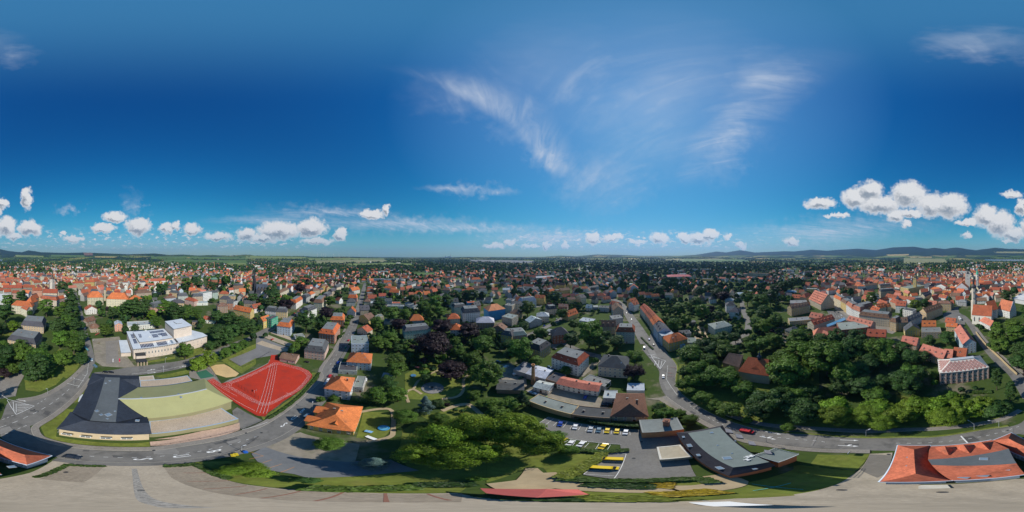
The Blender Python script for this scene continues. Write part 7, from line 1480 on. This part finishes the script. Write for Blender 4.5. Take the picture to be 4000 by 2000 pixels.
def plant(x, y, Wm, t, k):
    col, sh_, look = TT[t]; r = hypot(x, y)
    if sh_ == 'round' and k % 3 == 0 and t != 'n' and r > 60: sh_ = 'tall'
    cm, tm = proto(sh_, k % 3, r < 62 and Wm > 6)
    rr_ = random.Random(k * 17 + 3)
    nm = {'c': 'copper_beech', 's': 'blue_spruce', 'k': 'conifer', 'P': 'poplar_tree', 'n': 'young_tree'}.get(t, 'broadleaf_tree')
    o = empty(nm, (x, y, 0), rr_.uniform(0, 6.28)); s = Wm
    zs = (.8 if sh_ == 'tall' else 1) * rr_.uniform(.92, 1.12) * (1.5 if r < 55 and t == 'b' and Wm > 8 else 1)
    obj('trunk', tm, o, scale=(s, s, s * zs)); obj('crown', cm, o, scale=(s, s, s * zs), color=vary(col, .18, rr_))
    size = 'large' if Wm > 11 else 'medium-sized' if Wm > 6.5 else 'small'
    auto(o, f"{size} {look} tree" if 'spruce' not in look and 'conifer' not in look else f"{size} {look}", 'tree', 'trees of the town', (x, y)); return o
def clear(x, y, rad=0.):
    for q in OCC:
        if (x - q[0]) ** 2 + (y - q[1]) ** 2 < (q[2] + rad) ** 2: return False
    return True
LP = [(np.array([[p.x, p.y] for p in ln]), w) for ln, w in LINES]
ROADC = set()
for pts, w in LP:
    for i in range(len(pts) - 1):
        n = max(1, int(np.hypot(*(pts[i + 1] - pts[i])) / 3))
        for k in range(n + 1):
            q = pts[i] + (pts[i + 1] - pts[i]) * k / n; m_ = int((w + 3) // 4) + 1
            for dx in range(-m_, m_ + 1):
                for dy in range(-m_, m_ + 1):
                    if dx * dx + dy * dy <= ((w + 3) / 4) ** 2: ROADC.add((int(q[0] // 4) + dx, int(q[1] // 4) + dy))
def off_road(x, y, rad=0.): return (int(x // 4), int(y // 4)) not in ROADC
SPOTS.sort(key=lambda s: -s[2] / hypot(s[0], s[1]))
NT = 300
for k, s in enumerate(SPOTS[:NT]): plant(*s, k)
FART = [s for s in SPOTS[NT:]]
print('trees', len(SPOTS), 'houses', NH[0])

# ---------------------------------------------------------------- vehicles
def car_meshes(kind):
    if kind == 'van': prof = [(-2.4, .35), (-2.42, .9), (-2.38, 1.85), (-2.2, 1.98), (1.1, 1.98), (1.9, 1.25), (2.4, 1.05), (2.45, .55), (2.4, .35)]; gl = [(-2.1, 1.3, 1.85), (1.15, 1.3, 1.9), (1.75, 1.25, 1.3)]
    else: prof = [(-2.1, .32), (-2.15, .75), (-2.0, .95), (-1.75, 1.0), (-1.35, 1.42), (.35, 1.47), (1.05, 1.02), (1.9, .86), (2.12, .68), (2.15, .35)]; gl = None
    mb = MB(); n = len(prof); W2 = .88 if kind != 'van' else .95
    ins = [1, 1, 1, .98, .8, .8, .95, .97, .97, .97][:n] if kind != 'van' else [1, 1, .95, .9, .9, .97, .97, 1, 1]
    vs = [(x, -W2 * k, z) for (x, z), k in zip(prof, ins)] + [(x, W2 * k, z) for (x, z), k in zip(prof, ins)]
    fs = [(k, k + 1, n + k + 1, n + k) for k in range(n - 1)] + [(n - 1, 0, n, 2 * n - 1)] + [tuple(reversed(range(n))), tuple(range(n, 2 * n))]
    fs = [tuple(reversed(f)) if i < n - 1 else f for i, f in enumerate(fs)]
    mb.add(vs, fs); body_ = mb.me('body', mat('car_paint', var=.03, big=0, rough=.25, spec=.6))
    g_ = MB()
    if kind == 'van':
        g_.add([(1.13, -.78, 1.93), (1.13, .78, 1.93), (1.93, .86, 1.27), (1.93, -.86, 1.27)], [(0, 3, 2, 1)])
        for s in (-1, 1): g_.add([(.1, .93 * s, 1.25), (1.5, .955 * s, 1.25), (.95, .89 * s, 1.8), (.1, .9 * s, 1.8)], [(0, 1, 2, 3) if s < 0 else (3, 2, 1, 0)])
    else:
        g_.add([(.40, -.64, 1.465), (.40, .64, 1.465), (1.03, .76, 1.06), (1.03, -.76, 1.06)], [(0, 3, 2, 1)]); g_.add([(-1.37, -.62, 1.43), (-1.37, .62, 1.43), (-1.76, .74, 1.04), (-1.76, -.74, 1.04)], [(0, 1, 2, 3)])
        for s in (-1, 1): g_.add([(-1.5, .845 * s, 1.05), (.85, .86 * s, 1.05), (.3, .725 * s, 1.42), (-1.2, .725 * s, 1.40)], [(0, 1, 2, 3) if s < 0 else (3, 2, 1, 0)])
    return body_, g_.me('windows', mat('car_glass', (.02, .025, .03), rough=.05, spec=.7))
CARM = {k: car_meshes(k) for k in ('car', 'van')}
ME_WH = MB().tube((0, -.11, 0), (0, .11, 0), .32, .32, 14).tube((0, -.12, 0), (0, .12, 0), .18, .18, 10, 1).me('wheel', [mat('tyre_rubber'), M_metal])
ME_LT = MB().box(-.03, .03, -.16, .16, -.07, .07).me('headlight', mat('light_lens', (.7, .7, .68), rough=.1))
CCOL = {'white': (.70, .70, .70), 'yellow': (.72, .50, .02), 'blue': (.015, .05, .30), 'red': (.45, .02, .02), 'black': (.012, .012, .014), 'silver': (.38, .41, .44), 'green': (.02, .12, .05), 'dark': (.03, .035, .045), 'steel blue': (.10, .17, .22), 'pale blue': (.30, .42, .50)}
def car(p, az, col, where, kind='car', label=None):
    z = .2 if hypot(p[0], p[1]) < 260 else .1
    o = empty('parked_car' if kind == 'car' else 'parked_van', (p[0], p[1], z), az); b, g_ = CARM[kind]
    obj('body', b, o, color=CCOL[col]); obj('windows', g_, o)
    for sx in (-1.3, 1.35):
        for sy in (-.78, .78): obj('wheel', ME_WH, o, (sx, sy, .32))
    for sy in (-.6, .6): obj('headlight', ME_LT, o, (2.13 if kind == 'car' else 2.42, sy, .66 if kind == 'car' else .85))
    if label: tag(o, label, 'car' if kind == 'car' else 'van', 'vehicles')
    else: auto(o, f"{col} {'car' if kind == 'car' else 'van'} {where}", 'car' if kind == 'car' else 'van', 'vehicles', p)
    return o
def dirto(p, q): return atan2(q.y - p.y, q.x - p.x)
c = L[4]
rowA = dirto(c(735, 545), c(700, 592))
for x, y, col, kd, lb in [(620,552,'blue','car','blue car alone at the shaded end of the parking row'),(745,576,'white','car','white car in the row nearest the ivy wall, beside an empty bay on both sides'),(873,597,'silver','car','silver-white car left of the steel blue one under the ivy wall'),(942,602,'steel blue','car','steel blue car between silver and yellow cars under the ivy wall'),(1013,608,'yellow','car','yellow car next to the steel blue car under the ivy wall'),(1094,612,'yellow','car','yellow car second from the end under the ivy wall'),(1168,620,'white','car','white car at the end of the row by the boiler house')]:
    car(c(x, y), dirto(c(x + 5, y - 20), c(x - 8, y + 22)), col, '', kd, lb)
for x, y, col, lb in [(640,690,'yellow','yellow car half hidden by the great tree in the middle parking row'),(705,713,'white','white car beside the half hidden yellow car in the middle row'),(795,721,'white','white car in the middle row facing the low hedge, with empty bays beside it'),(978,741,'yellow','yellow car alone in the last bays of the middle row')]:
    car(c(x, y), dirto(c(x + 22, y - 20), c(x - 22, y + 20)), col, '', 'car', lb)
car(c(1052,846), dirto(c(970, 843), c(1140, 850)) + pi, 'yellow', '', 'van', 'yellow van in the upper of the two lower bays'); car(c(992,920), dirto(c(890, 915), c(1095, 925)), 'yellow', '', 'van', 'yellow van in the lower bay beside the broad hedge')
for cc, x, y, dx, dy, col, kd, lb in [
 (L[5],895,615,60,10,'red','van','red van driving past the grey-decked orange office block'),(L[5],195,156,0,30,'white','car','white car driving round the bend by the road barriers'),
 (L[1],770,16,5,-20,'pale blue','car','pale blue car on the avenue beside the theatre forecourt'),(L[1],795,70,-25,-20,'steel blue','van','grey-blue van waiting at the avenue junction'),(L[1],885,119,40,4,'black','car','black car on theatre street, the one nearer the junction'),(L[1],930,121,40,4,'black','car','second black car on theatre street behind the slate-roofed school'),
 (L[1],600,830,60,8,'dark','car','dark car in the shadow of the red-roofed office by the yard gate'),(U[0],711,826,4,-25,'white','van','white van parked along the tree-lined avenue'),
 (U[2],138,917,20,-10,'red','car','red car on the terraced parking bays'),(U[2],776,926,14,-22,'red','car','red car driving down the long straight street'),(U[2],836,772,8,-22,'dark','van','dark van far up the straight street'),(U[2],752,987,14,-22,'green','car','dark green car in the shade on the straight street'),(U[2],690,1112,14,-18,'blue','car','bright blue car parked by the dark garages'),(U[2],662,1160,14,-18,'dark','car','dark car parked behind the bright blue one'),(U[2],427,1107,30,4,'black','car','black car in front of the pale pink house'),(U[2],322,697,16,-10,'red','car','red car on the theatre street by the terraced houses'),
 (L[3],490,188,2,-22,'white','van','white van on the small asphalt yard behind the white house'),(L[3],175,186,12,-18,'white','car','white car parked at the kerb by the white orange-hipped house'),(L[3],155,214,12,-18,'silver','car','silver car parked at the kerb below the white one'),(L[3],192,152,12,-18,'red','car','red car parked at the kerb above the white one'),
 (L[4],165,76,35,-18,'white','van','white van on the works lot among old cars'),(L[4],247,134,35,-14,'white','van','white and yellow van by the green-rooflight shed'),(L[4],292,168,25,-14,'green','car','green car beside the ochre brick chimney'),(L[4],830,330,8,-18,'blue','car','blue car in the works yard before the pink-roofed workshop'),(L[4],45,72,25,12,'silver','car','silver car on the works lot'),(L[4],95,76,25,14,'dark','car','dark car on the works lot beside the white van'),(L[4],100,30,30,10,'steel blue','car','grey-blue car on the works lot under the trees'),(L[4],60,45,25,-10,'dark','car','dark car at the back of the works lot'),
 (L[4],1003,397,60,3,'dark','van','dark pickup beside the brown-tiled workshop'),(L[4],985,432,50,3,'black','car','black car in the corner of the works yard'),(L[4],415,305,20,8,'white','car','white car behind the grey-green garage row'),(L[4],375,292,20,8,'silver','car','silver car behind the grey-green garage row'),
 (U[5],36,987,2,-25,'white','van','white van on the town street before the hatched island'),(U[5],76,917,-8,-16,'blue','car','blue car parked beside the town street row houses'),(U[5],112,962,-10,-16,'black','car','black car parked beside the planting strip'),(U[4],957,690,-8,-18,'silver','car','silver car driving far up the town street'),(U[4],1000,746,-8,-18,'white','car','white car driving on the town street'),
 (U[4],321,878,25,2,'white','car','white car by the garages near the brick red villa'),(U[4],272,803,14,-8,'blue','car','blue car parked on the side street'),(U[4],376,746,12,-8,'silver','car','silver car parked far along the side street'),(U[4],403,756,12,-8,'black','car','black car parked far along the side street'),(U[4],357,996,25,6,'dark','car','dark car on the lane above the white villa'),(U[4],315,1150,20,8,'steel blue','car','steel blue car beside the white mansard villa'),
 (U[6],292,828,14,4,'silver','car','silver car by the ochre house at the park edge'),(U[6],318,824,14,4,'dark','car','dark car by the ochre house at the park edge'),(U[6],355,880,14,4,'red','car','red car between park trees and brick school'),(U[6],130,880,12,4,'white','car','white car on the gravel lot by the park'),
 (U[6],575,655,10,12,'silver','car','silver car on the market street by the salt store'),(U[6],590,690,14,8,'dark','car','dark car on the market parking'),(U[6],560,685,14,8,'black','car','black car on the market parking beside the salt store'),(U[6],615,715,14,8,'white','car','white car on the market parking near the trees')]:
    p, q = cc(x, y), cc(x + dx, y + dy); car(p, dirto(p, q), col, '', kd, lb)
bus = empty('coach', U[7](535, 748), 0); bus.location.z = .2; bus.rotation_euler = (0, 0, dirto(U[7](528, 735), U[7](545, 760)))
MB().box(-6, 6, -1.25, 1.25, .4, 3.1).build('body', mat('coach_white', (.72, .72, .7), rough=.3), bus); MB().box(-5.8, 6.03, -1.28, 1.28, 1.5, 2.5).build('windows', mat('car_glass'), bus); MB().box(-3, -1.6, -.7, .7, 3.1, 3.35).box(1, 2.4, -.7, .7, 3.1, 3.35).box(-.8, .4, -.6, .6, 3.1, 3.2).build('roof_units', mat('dark_metal'), bus)
for sx in (-3.8, 4):
    for sy in (-1.15, 1.15): obj('wheel', ME_WH, bus, (sx, sy, .48), 0, (1.5, 1.2, 1.5))
tag(bus, 'white coach parked on the town square', 'coach')

# ---------------------------------------------------------------- far town, far woods, haze
rf_ = random.Random(3)
def density_town(px, r):
    px %= 4000
    if 300 < r < 900: return 1. if (px > 3250 or px < 520) else .2 if 2500 < px < 3000 else .5
    if r < 1500: return .95 if (px > 3200 or px < 1000) else .2 if 2450 < px < 3000 else .5
    if r < 2300: return .45 if (px > 3700 or px < 1100) else .07
    return .05 if (px > 3700 or px < 1100) else .02
def in_field(x, y):
    px_, _ = pxof(x, y, 0)
    for f in FIELDS:
        if f[0] - 5 < x < f[1] + 5 and f[2] - 5 < y < f[3] + 5:
            vs, n = f[4], f[5]
            for j in range(0, n):
                for i in range(0, n):
                    k = j * (n + 1) + i; q = [vs[k], vs[k + 1], vs[k + n + 2], vs[k + n + 1]]
                    s = [(q[(m + 1) % 4][0] - q[m][0]) * (y - q[m][1]) - (q[(m + 1) % 4][1] - q[m][1]) * (x - q[m][0]) for m in range(4)]
                    if all(v >= 0 for v in s) or all(v <= 0 for v in s): return True
    return False
cells = {}
for q in OCC: cells.setdefault((int(q[0] // 40), int(q[1] // 40)), []).append(q)
def free(x, y, rad):
    i, j = int(x // 40), int(y // 40)
    for a in (-1, 0, 1):
        for b in (-1, 0, 1):
            for q in cells.get((i + a, j + b), ()):
                if (x - q[0]) ** 2 + (y - q[1]) ** 2 < (q[2] + rad) ** 2: return False
    return True
n0 = 0
WC = ['w', 'w', 'c', 'c', 't', 'p', 'o', 'n', 'b', 'y']; RC = ['R', 'R', 'R', 'O', 'O', 'B', 'P', 'D', 'D']
for k in range(17000):
    r = 330 * (3400 / 330) ** (rf_.random() ** .75); px_ = rf_.uniform(0, 4000); a = radians((px_ - 2000) * .09); x, y = r * sin(a), r * cos(a)
    clus = mnoise.noise(Vector((x / 160., y / 160., 3.)))
    if rf_.random() > density_town(px_, r) * (1.0 if r < 900 else max(0, .5 + 1.6 * clus)): continue
    if not free(x, y, (5.5 if (px_ > 3250 or px_ < 480) else 8.5) if r < 900 else 6) or not off_road(x, y, 6) or in_field(x, y): continue
    old = (px_ > 3250 or px_ < 480) and r < 800
    W_, D_ = (rf_.uniform(14, 24), rf_.uniform(10, 13)) if old else (rf_.uniform(9, 18), rf_.uniform(9, 12))
    cl = 95 if old else 170; hsh = random.Random(int(x // cl) * 7919 + int(y // cl)).random()
    rot = hsh * pi / 2 + rf_.choice((0, 0, 0, pi / 2)) + rf_.gauss(0, .05)
    wc, rc = rf_.choice(WC), rf_.choice(RC if (px_ > 3200 or px_ < 1700) else RC + ['D', 'B', 'D', 'S']); hh = rf_.uniform(7, 13) if r < 1000 else rf_.uniform(5, 10)
    if r > 900 and rf_.random() < .05: W_, D_, hh, wc, rc = rf_.uniform(30, 60), 13, 12, 'w', 'S'
    FARH.append((x, y, rot, W_, D_, hh, rf_.uniform(4.5, 7.5) if rc not in 'S' else 0, vary(WALL[wc][0], .12, rf_), vary(ROOF[rc][0], .2, rf_)))
    q = (x, y, max(W_, D_) * .55); cells.setdefault((int(x // 40), int(y // 40)), []).append(q); n0 += 1
def tinted(name):
    if name in MATS: return MATS[name]
    m = bpy.data.materials.new(name); m.use_nodes = True; nt = m.node_tree; g = G(nt); MATS[name] = m
    at = g.n('ShaderNodeAttribute'); at.attribute_name = 'tint'; pos = g.n('ShaderNodeNewGeometry').outputs['Position']
    c_ = g.v('SCALE', at.outputs['Color'], scale=g.ramp(g.noise(pos, .35, 3, .6), .3, .7, .8, 1.2, False)); bs = nt.nodes['Principled BSDF']; nt.links.new(c_, bs.inputs['Base Color']); bs.inputs['Roughness'].default_value = .85; return m
V_, F_, Cc = [], [], []
WINC = (.05, .055, .06)
for (x, y, rot, W_, D_, h, rh, wc, rc) in FARH:
    z = land_z(x, y) - .3; ca, sa2 = cos(rot), sin(rot)
    def pt(u, v, w): return (x + u * ca - v * sa2, y + u * sa2 + v * ca, z + w)
    w2, d2 = W_ / 2, D_ / 2; b = len(V_); o_ = .5
    V_ += [pt(-w2, -d2, 0), pt(w2, -d2, 0), pt(w2, d2, 0), pt(-w2, d2, 0), pt(-w2, -d2, h), pt(w2, -d2, h), pt(w2, d2, h), pt(-w2, d2, h), pt(-w2, 0, h + rh), pt(w2, 0, h + rh)]
    F_ += [(b, b + 1, b + 5, b + 4), (b + 1, b + 2, b + 6, b + 5), (b + 2, b + 3, b + 7, b + 6), (b + 3, b, b + 4, b + 7)]; Cc += [wc] * 4
    if rh > 0:
        F_ += [(b + 4, b + 7, b + 8), (b + 5, b + 9, b + 6)]; Cc += [wc] * 2
        e = b + 10; V_ += [pt(-w2 - o_, -d2 - o_, h - .3), pt(w2 + o_, -d2 - o_, h - .3), pt(w2 + o_, 0, h + rh + .2), pt(-w2 - o_, 0, h + rh + .2), pt(w2 + o_, d2 + o_, h - .3), pt(-w2 - o_, d2 + o_, h - .3)]
        F_ += [(e, e + 1, e + 2, e + 3), (e + 3, e + 2, e + 4, e + 5)]; Cc += [rc] * 2
    else: F_ += [(b + 4, b + 5, b + 6, b + 7)]; Cc += [rc]
    if hypot(x, y) < 1100:
        st = max(1, round(h / 3)); 
        for (p0, p1, nx, ny, ln) in (((-w2, -d2), (w2, -d2), 0, -1, W_), ((w2, d2), (-w2, d2), 0, 1, W_), ((w2, -d2), (w2, d2), 1, 0, D_), ((-w2, d2), (-w2, -d2), -1, 0, D_)):
            gx, gy = nx * ca - ny * sa2, nx * sa2 + ny * ca
            if gx * x + gy * y > 0: continue
            nb = max(1, int(ln / 3.2))
            for s in range(st):
                for j in range(nb):
                    f = (j + .5) / nb; cx, cy = p0[0] + (p1[0] - p0[0]) * f, p0[1] + (p1[1] - p0[1]) * f; tx, ty = (p1[0] - p0[0]) / ln * .6, (p1[1] - p0[1]) / ln * .6; zz = h * (s + .35) / st; e = len(V_)
                    V_ += [pt(cx - tx + nx * .06, cy - ty + ny * .06, zz), pt(cx + tx + nx * .06, cy + ty + ny * .06, zz), pt(cx + tx + nx * .06, cy + ty + ny * .06, zz + 1.5), pt(cx - tx + nx * .06, cy - ty + ny * .06, zz + 1.5)]; F_.append((e, e + 1, e + 2, e + 3)); Cc.append(WINC)
fm = mesh('far_town', V_, F_, tinted('far_house_surfaces')); ca_ = fm.color_attributes.new('tint', 'FLOAT_COLOR', 'CORNER')
lt = np.zeros(len(fm.polygons), np.int32); fm.polygons.foreach_get('loop_total', lt); ca_.data.foreach_set('color', np.repeat(np.hstack([np.array(Cc), np.ones((len(Cc), 1))]), lt, axis=0).astype(np.float32).ravel())
ft_ = obj('far_town', fm); ft_['kind'] = 'stuff'; ft_['label'] = 'mass of small far houses spreading to the fields'; print('far houses', len(FARH))
# trees that stand too far or too many to tell apart
nr = np.random.default_rng(5); base_q = {}
def tuft(nq, sd):
    r = np.random.default_rng(sd); d = r.normal(size=(nq, 3)); d /= np.linalg.norm(d, axis=1)[:, None]; d[:, 2] = np.abs(d[:, 2]) * 1.0 - .25
    P_ = d * np.array([.42, .42, .42]) * (.75 + .35 * r.random(nq))[:, None] + np.array([0, 0, .66]); N = d + r.normal(size=d.shape) * .35; N /= np.linalg.norm(N, axis=1)[:, None]
    Tx = np.cross(N, r.normal(size=d.shape)); Tx /= np.linalg.norm(Tx, axis=1)[:, None]; Ty = np.cross(N, Tx); s = (1.05 / sqrt(nq) * (.8 + .6 * r.random(nq)))[:, None] * 1.25
    return np.stack([P_ - Tx * s, P_ + Ty * s, P_ + Tx * s, P_ - Ty * s], 1)
TUFT = {n: [tuft(n, 40 + i) for i in range(5)] for n in (150, 44, 16)}
pts_ = [(x, y, w, {'d': 0, 'm': 1, 'b': 2, 'c': 3}.get(t, 0)) for x, y, w, t in FART]
for k in range(60000):
    r = 120 * (5200 / 120) ** (rf_.random() ** .8); px_ = rf_.uniform(0, 4000); a = radians((px_ - 2000) * .09); x, y = r * sin(a), r * cos(a)
    ns = mnoise.noise(Vector((x / 120., y / 120., 9.))) + .5 * mnoise.noise(Vector((x / 45., y / 45., 4.)))
    old = (px_ > 3230 or px_ < 470) and r < 850
    if r < 330: th = (.05 if 1330 < px_ < 2450 else .16) if not old else .6
    elif r < 900: th = .02 if not old else .5
    elif r < 1700: th = -.15 if not (px_ < 700 or px_ > 3300) else .05
    else: th = -.02
    if 2450 < px_ < 3050 and r > 250: th -= .35
    if 1400 < px_ < 2450 and r > 650: th -= .22
    if ns < th: continue
    if r < 150 and not (1400 < px_ < 1900 or 3050 < px_ < 3500): continue
    w = rf_.uniform(8, 17) if r > 1000 else rf_.uniform(7, 14) if r > 330 else rf_.uniform(4, 8)
    if not free(x, y, w * .35) or not off_road(x, y, 1.5) or in_field(x, y): continue
    if r < 330 and 300 < px_ < 1330 and r < 135: continue
    pts_.append((x, y, w, rf_.choice((0, 0, 0, 1, 1, 2)) if rf_.random() > .03 else 3)); cells.setdefault((int(x // 40), int(y // 40)), []).append((x, y, w * .3))
allv, cols_, cnt_ = [], [], []
CT = np.array([(.028, .066, .02), (.048, .1, .02), (.08, .14, .018), (.026, .016, .019)])
for i, (x, y, w, t) in enumerate(pts_):
    r = hypot(x, y); n = 150 if r < 420 else 44 if r < 1150 else 16; q = TUFT[n][i % 5]; an = i * 1.7; ca, sa2 = cos(an), sin(an)
    qq = np.empty_like(q); hs_ = rf_.uniform(.85, 1.45); qq[..., 0] = (q[..., 0] * ca - q[..., 1] * sa2) * w + x; qq[..., 1] = (q[..., 0] * sa2 + q[..., 1] * ca) * w + y; qq[..., 2] = q[..., 2] * w * hs_ + land_z(x, y)
    allv.append(qq.reshape(-1, 3)); cols_.append(CT[t] * rf_.uniform(.75, 1.25)); cnt_.append(n * 4)
wm_ = quads('far_woods', np.concatenate(allv), None); wm_.materials.clear()
ca_ = wm_.color_attributes.new('tint', 'FLOAT_COLOR', 'CORNER'); cc_ = np.hstack([np.array(cols_), np.ones((len(cols_), 1))]); ca_.data.foreach_set('color', np.repeat(cc_, cnt_, axis=0).astype(np.float32).ravel())
def leaf_tinted():
    m = bpy.data.materials.new('far_foliage'); m.use_nodes = True; nt = m.node_tree; g = G(nt); at = g.n('ShaderNodeAttribute'); at.attribute_name = 'tint'
    c_ = g.v('SCALE', at.outputs['Color'], scale=g.m('MULTIPLY_ADD', g.n('ShaderNodeNewGeometry').outputs['Random Per Island'], .8, .6)); bs = nt.nodes['Principled BSDF']; nt.links.new(c_, bs.inputs['Base Color']); bs.inputs['Roughness'].default_value = .8; bs.inputs['Specular IOR Level'].default_value = .15; return m
wm_.materials.append(leaf_tinted())
fw = obj('far_woods', wm_); fw['kind'] = 'stuff'; fw['label'] = 'gardens, copses and woods merging into the distance'; print('far trees', len(pts_), sum(cnt_) // 2)
# solar field, wind turbines
M_solar = mat('solar_field_blue', (.03, .08, .19), var=.15, rough=.35)
for q in [[(640,1046),(722,1042),(810,1053),(812,1056),(720,1049),(640,1048)], [(818,1054),(950,1058),(946,1062),(818,1058)], [(852,1041),(882,1041),(880,1044),(852,1044)]]:
    ps = [P(x, y, 4) for x, y in q]; o = sheet('solar_field', [(p.x, p.y) for p in ps], 4.4, M_solar, thick=.4); o['kind'] = 'thing'; auto(o, 'blue solar field', 'solar field', 'solar fields', (ps[0].x, ps[0].y))
ME_TOW = MB().lathe([(2.0, 0), (1.2, 98)], n=10).me('tower', mat('turbine_white', (.75, .75, .75))); ME_BL = MB().add([(-1.2, 0, 0), (1.2, 0, 0), (.3, 0, 40), (-.2, 0, 40)], [(0, 1, 2, 3)]).box(-.6, .6, -.3, .3, 0, 20).me('blade', mat('turbine_white'))
for k, (px_, r) in enumerate([(1240, 4500), (1255, 4700), (1263, 4550), (1272, 4600), (1304, 4300), (1324, 4600), (1364, 4200), (1436, 4400), (1403, 5000)]):
    x, y = dirat(px_, r); o = empty('wind_turbine', (x, y, land_z(x, y)), -radians((px_ - 2000) * .09)); obj('tower', ME_TOW, o); MB().box(-1.6, 1.6, -3, 4, 97, 100.5).build('nacelle', mat('turbine_white'), o)
    for j in range(3): b = obj('blade', ME_BL, o, (0, -3.4, 98.8)); b.rotation_euler = (0, k * .7 + j * 2 * pi / 3, 0)
    auto(o, 'white wind turbine', 'wind turbine', 'wind turbines on the horizon')
pp = empty('power_station', (*dirat(1755, 6000), 0), radians(-(1755 - 2000) * .09)); pmw = mat('power_station_pale', (.5, .52, .55))
for i, (x, w, h) in enumerate([(-90, 30, 60), (-40, 40, 90), (20, 36, 95), (70, 50, 55), (130, 40, 40)]): MB().box(x - w / 2, x + w / 2, -25, 25, 0, h).build('block', pmw, pp)
MB().lathe([(9, 0), (5, 170)], 45, 0, 10).build('smokestack', pmw, pp); MB().lathe([(34, 0), (24, 60), (21, 75), (24, 95)], -130, 30, 16).build('cooling_tower', pmw, pp); tag(pp, 'distant pale power station on the horizon', 'power station')
# haze: one closed box of thin air round everything
hb = MB().box(-13500, 13500, -13500, 13500, -45, 760).build('haze', []); hb['kind'] = 'stuff'
hm = bpy.data.materials.new('haze_air'); hm.use_nodes = True; nt = hm.node_tree; nt.nodes.clear(); ho = nt.nodes.new('ShaderNodeOutputMaterial'); hv = nt.nodes.new('ShaderNodeVolumePrincipled')
hv.inputs['Color'].default_value = (.27, .52, 1.0, 1); hv.inputs['Density'].default_value = 4.4e-5; hv.inputs['Anisotropy'].default_value = .2; nt.links.new(hv.outputs[0], ho.inputs['Volume']); hb.data.materials.append(hm); hm.volume_intersection_method = 'FAST' if hasattr(hm, 'volume_intersection_method') else None if False else getattr(hm, 'volume_intersection_method', 'FAST')

# ---------------------------------------------------------------- labels from where things stand
ORD = ['', 'second', 'third', 'fourth', 'fifth', 'sixth', 'seventh', 'eighth', 'ninth', 'tenth', 'eleventh', 'twelfth']
seen = {}; MA = np.array([(m[1], m[2]) for m in MARKS])
todo = []
for o, look, x, y in AUTO:
    r, a = hypot(x, y), atan2(x, y); d = np.hypot(MA[:, 0] - x, MA[:, 1] - y); i = int(d.argmin()); ph, mx, my = MARKS[i]
    if d[i] < .5: i = int(np.argsort(d)[1]); ph, mx, my = MARKS[i]
    rm_, am = hypot(mx, my), atan2(mx, my); dr = r - rm_; da = ((a - am + pi) % (2 * pi) - pi) * (r + rm_) / 2
    relp = ('beyond' if dr > 0 else 'in front of') if abs(dr) > abs(da) else ('right of' if da > 0 else 'left of')
    todo.append((float(d[i]), o, look, relp, ph))
todo.sort(key=lambda t: t[0])
for dd_, o, look, relp, ph in todo:
    k = seen.get((look, relp, ph), 0); seen[(look, relp, ph)] = k + 1
    pre = (ORD[k] + ' ') if k < len(ORD) else f'{k + 1}th '
    if len((pre + look + relp + ' the ' + ph).split()) > 13: look = look.replace(' tiled', '').replace(' long building', ' range')
    o['label'] = (pre + look + f' {relp} the {ph}').strip() if k else f'{look} closest {relp} the {ph}'
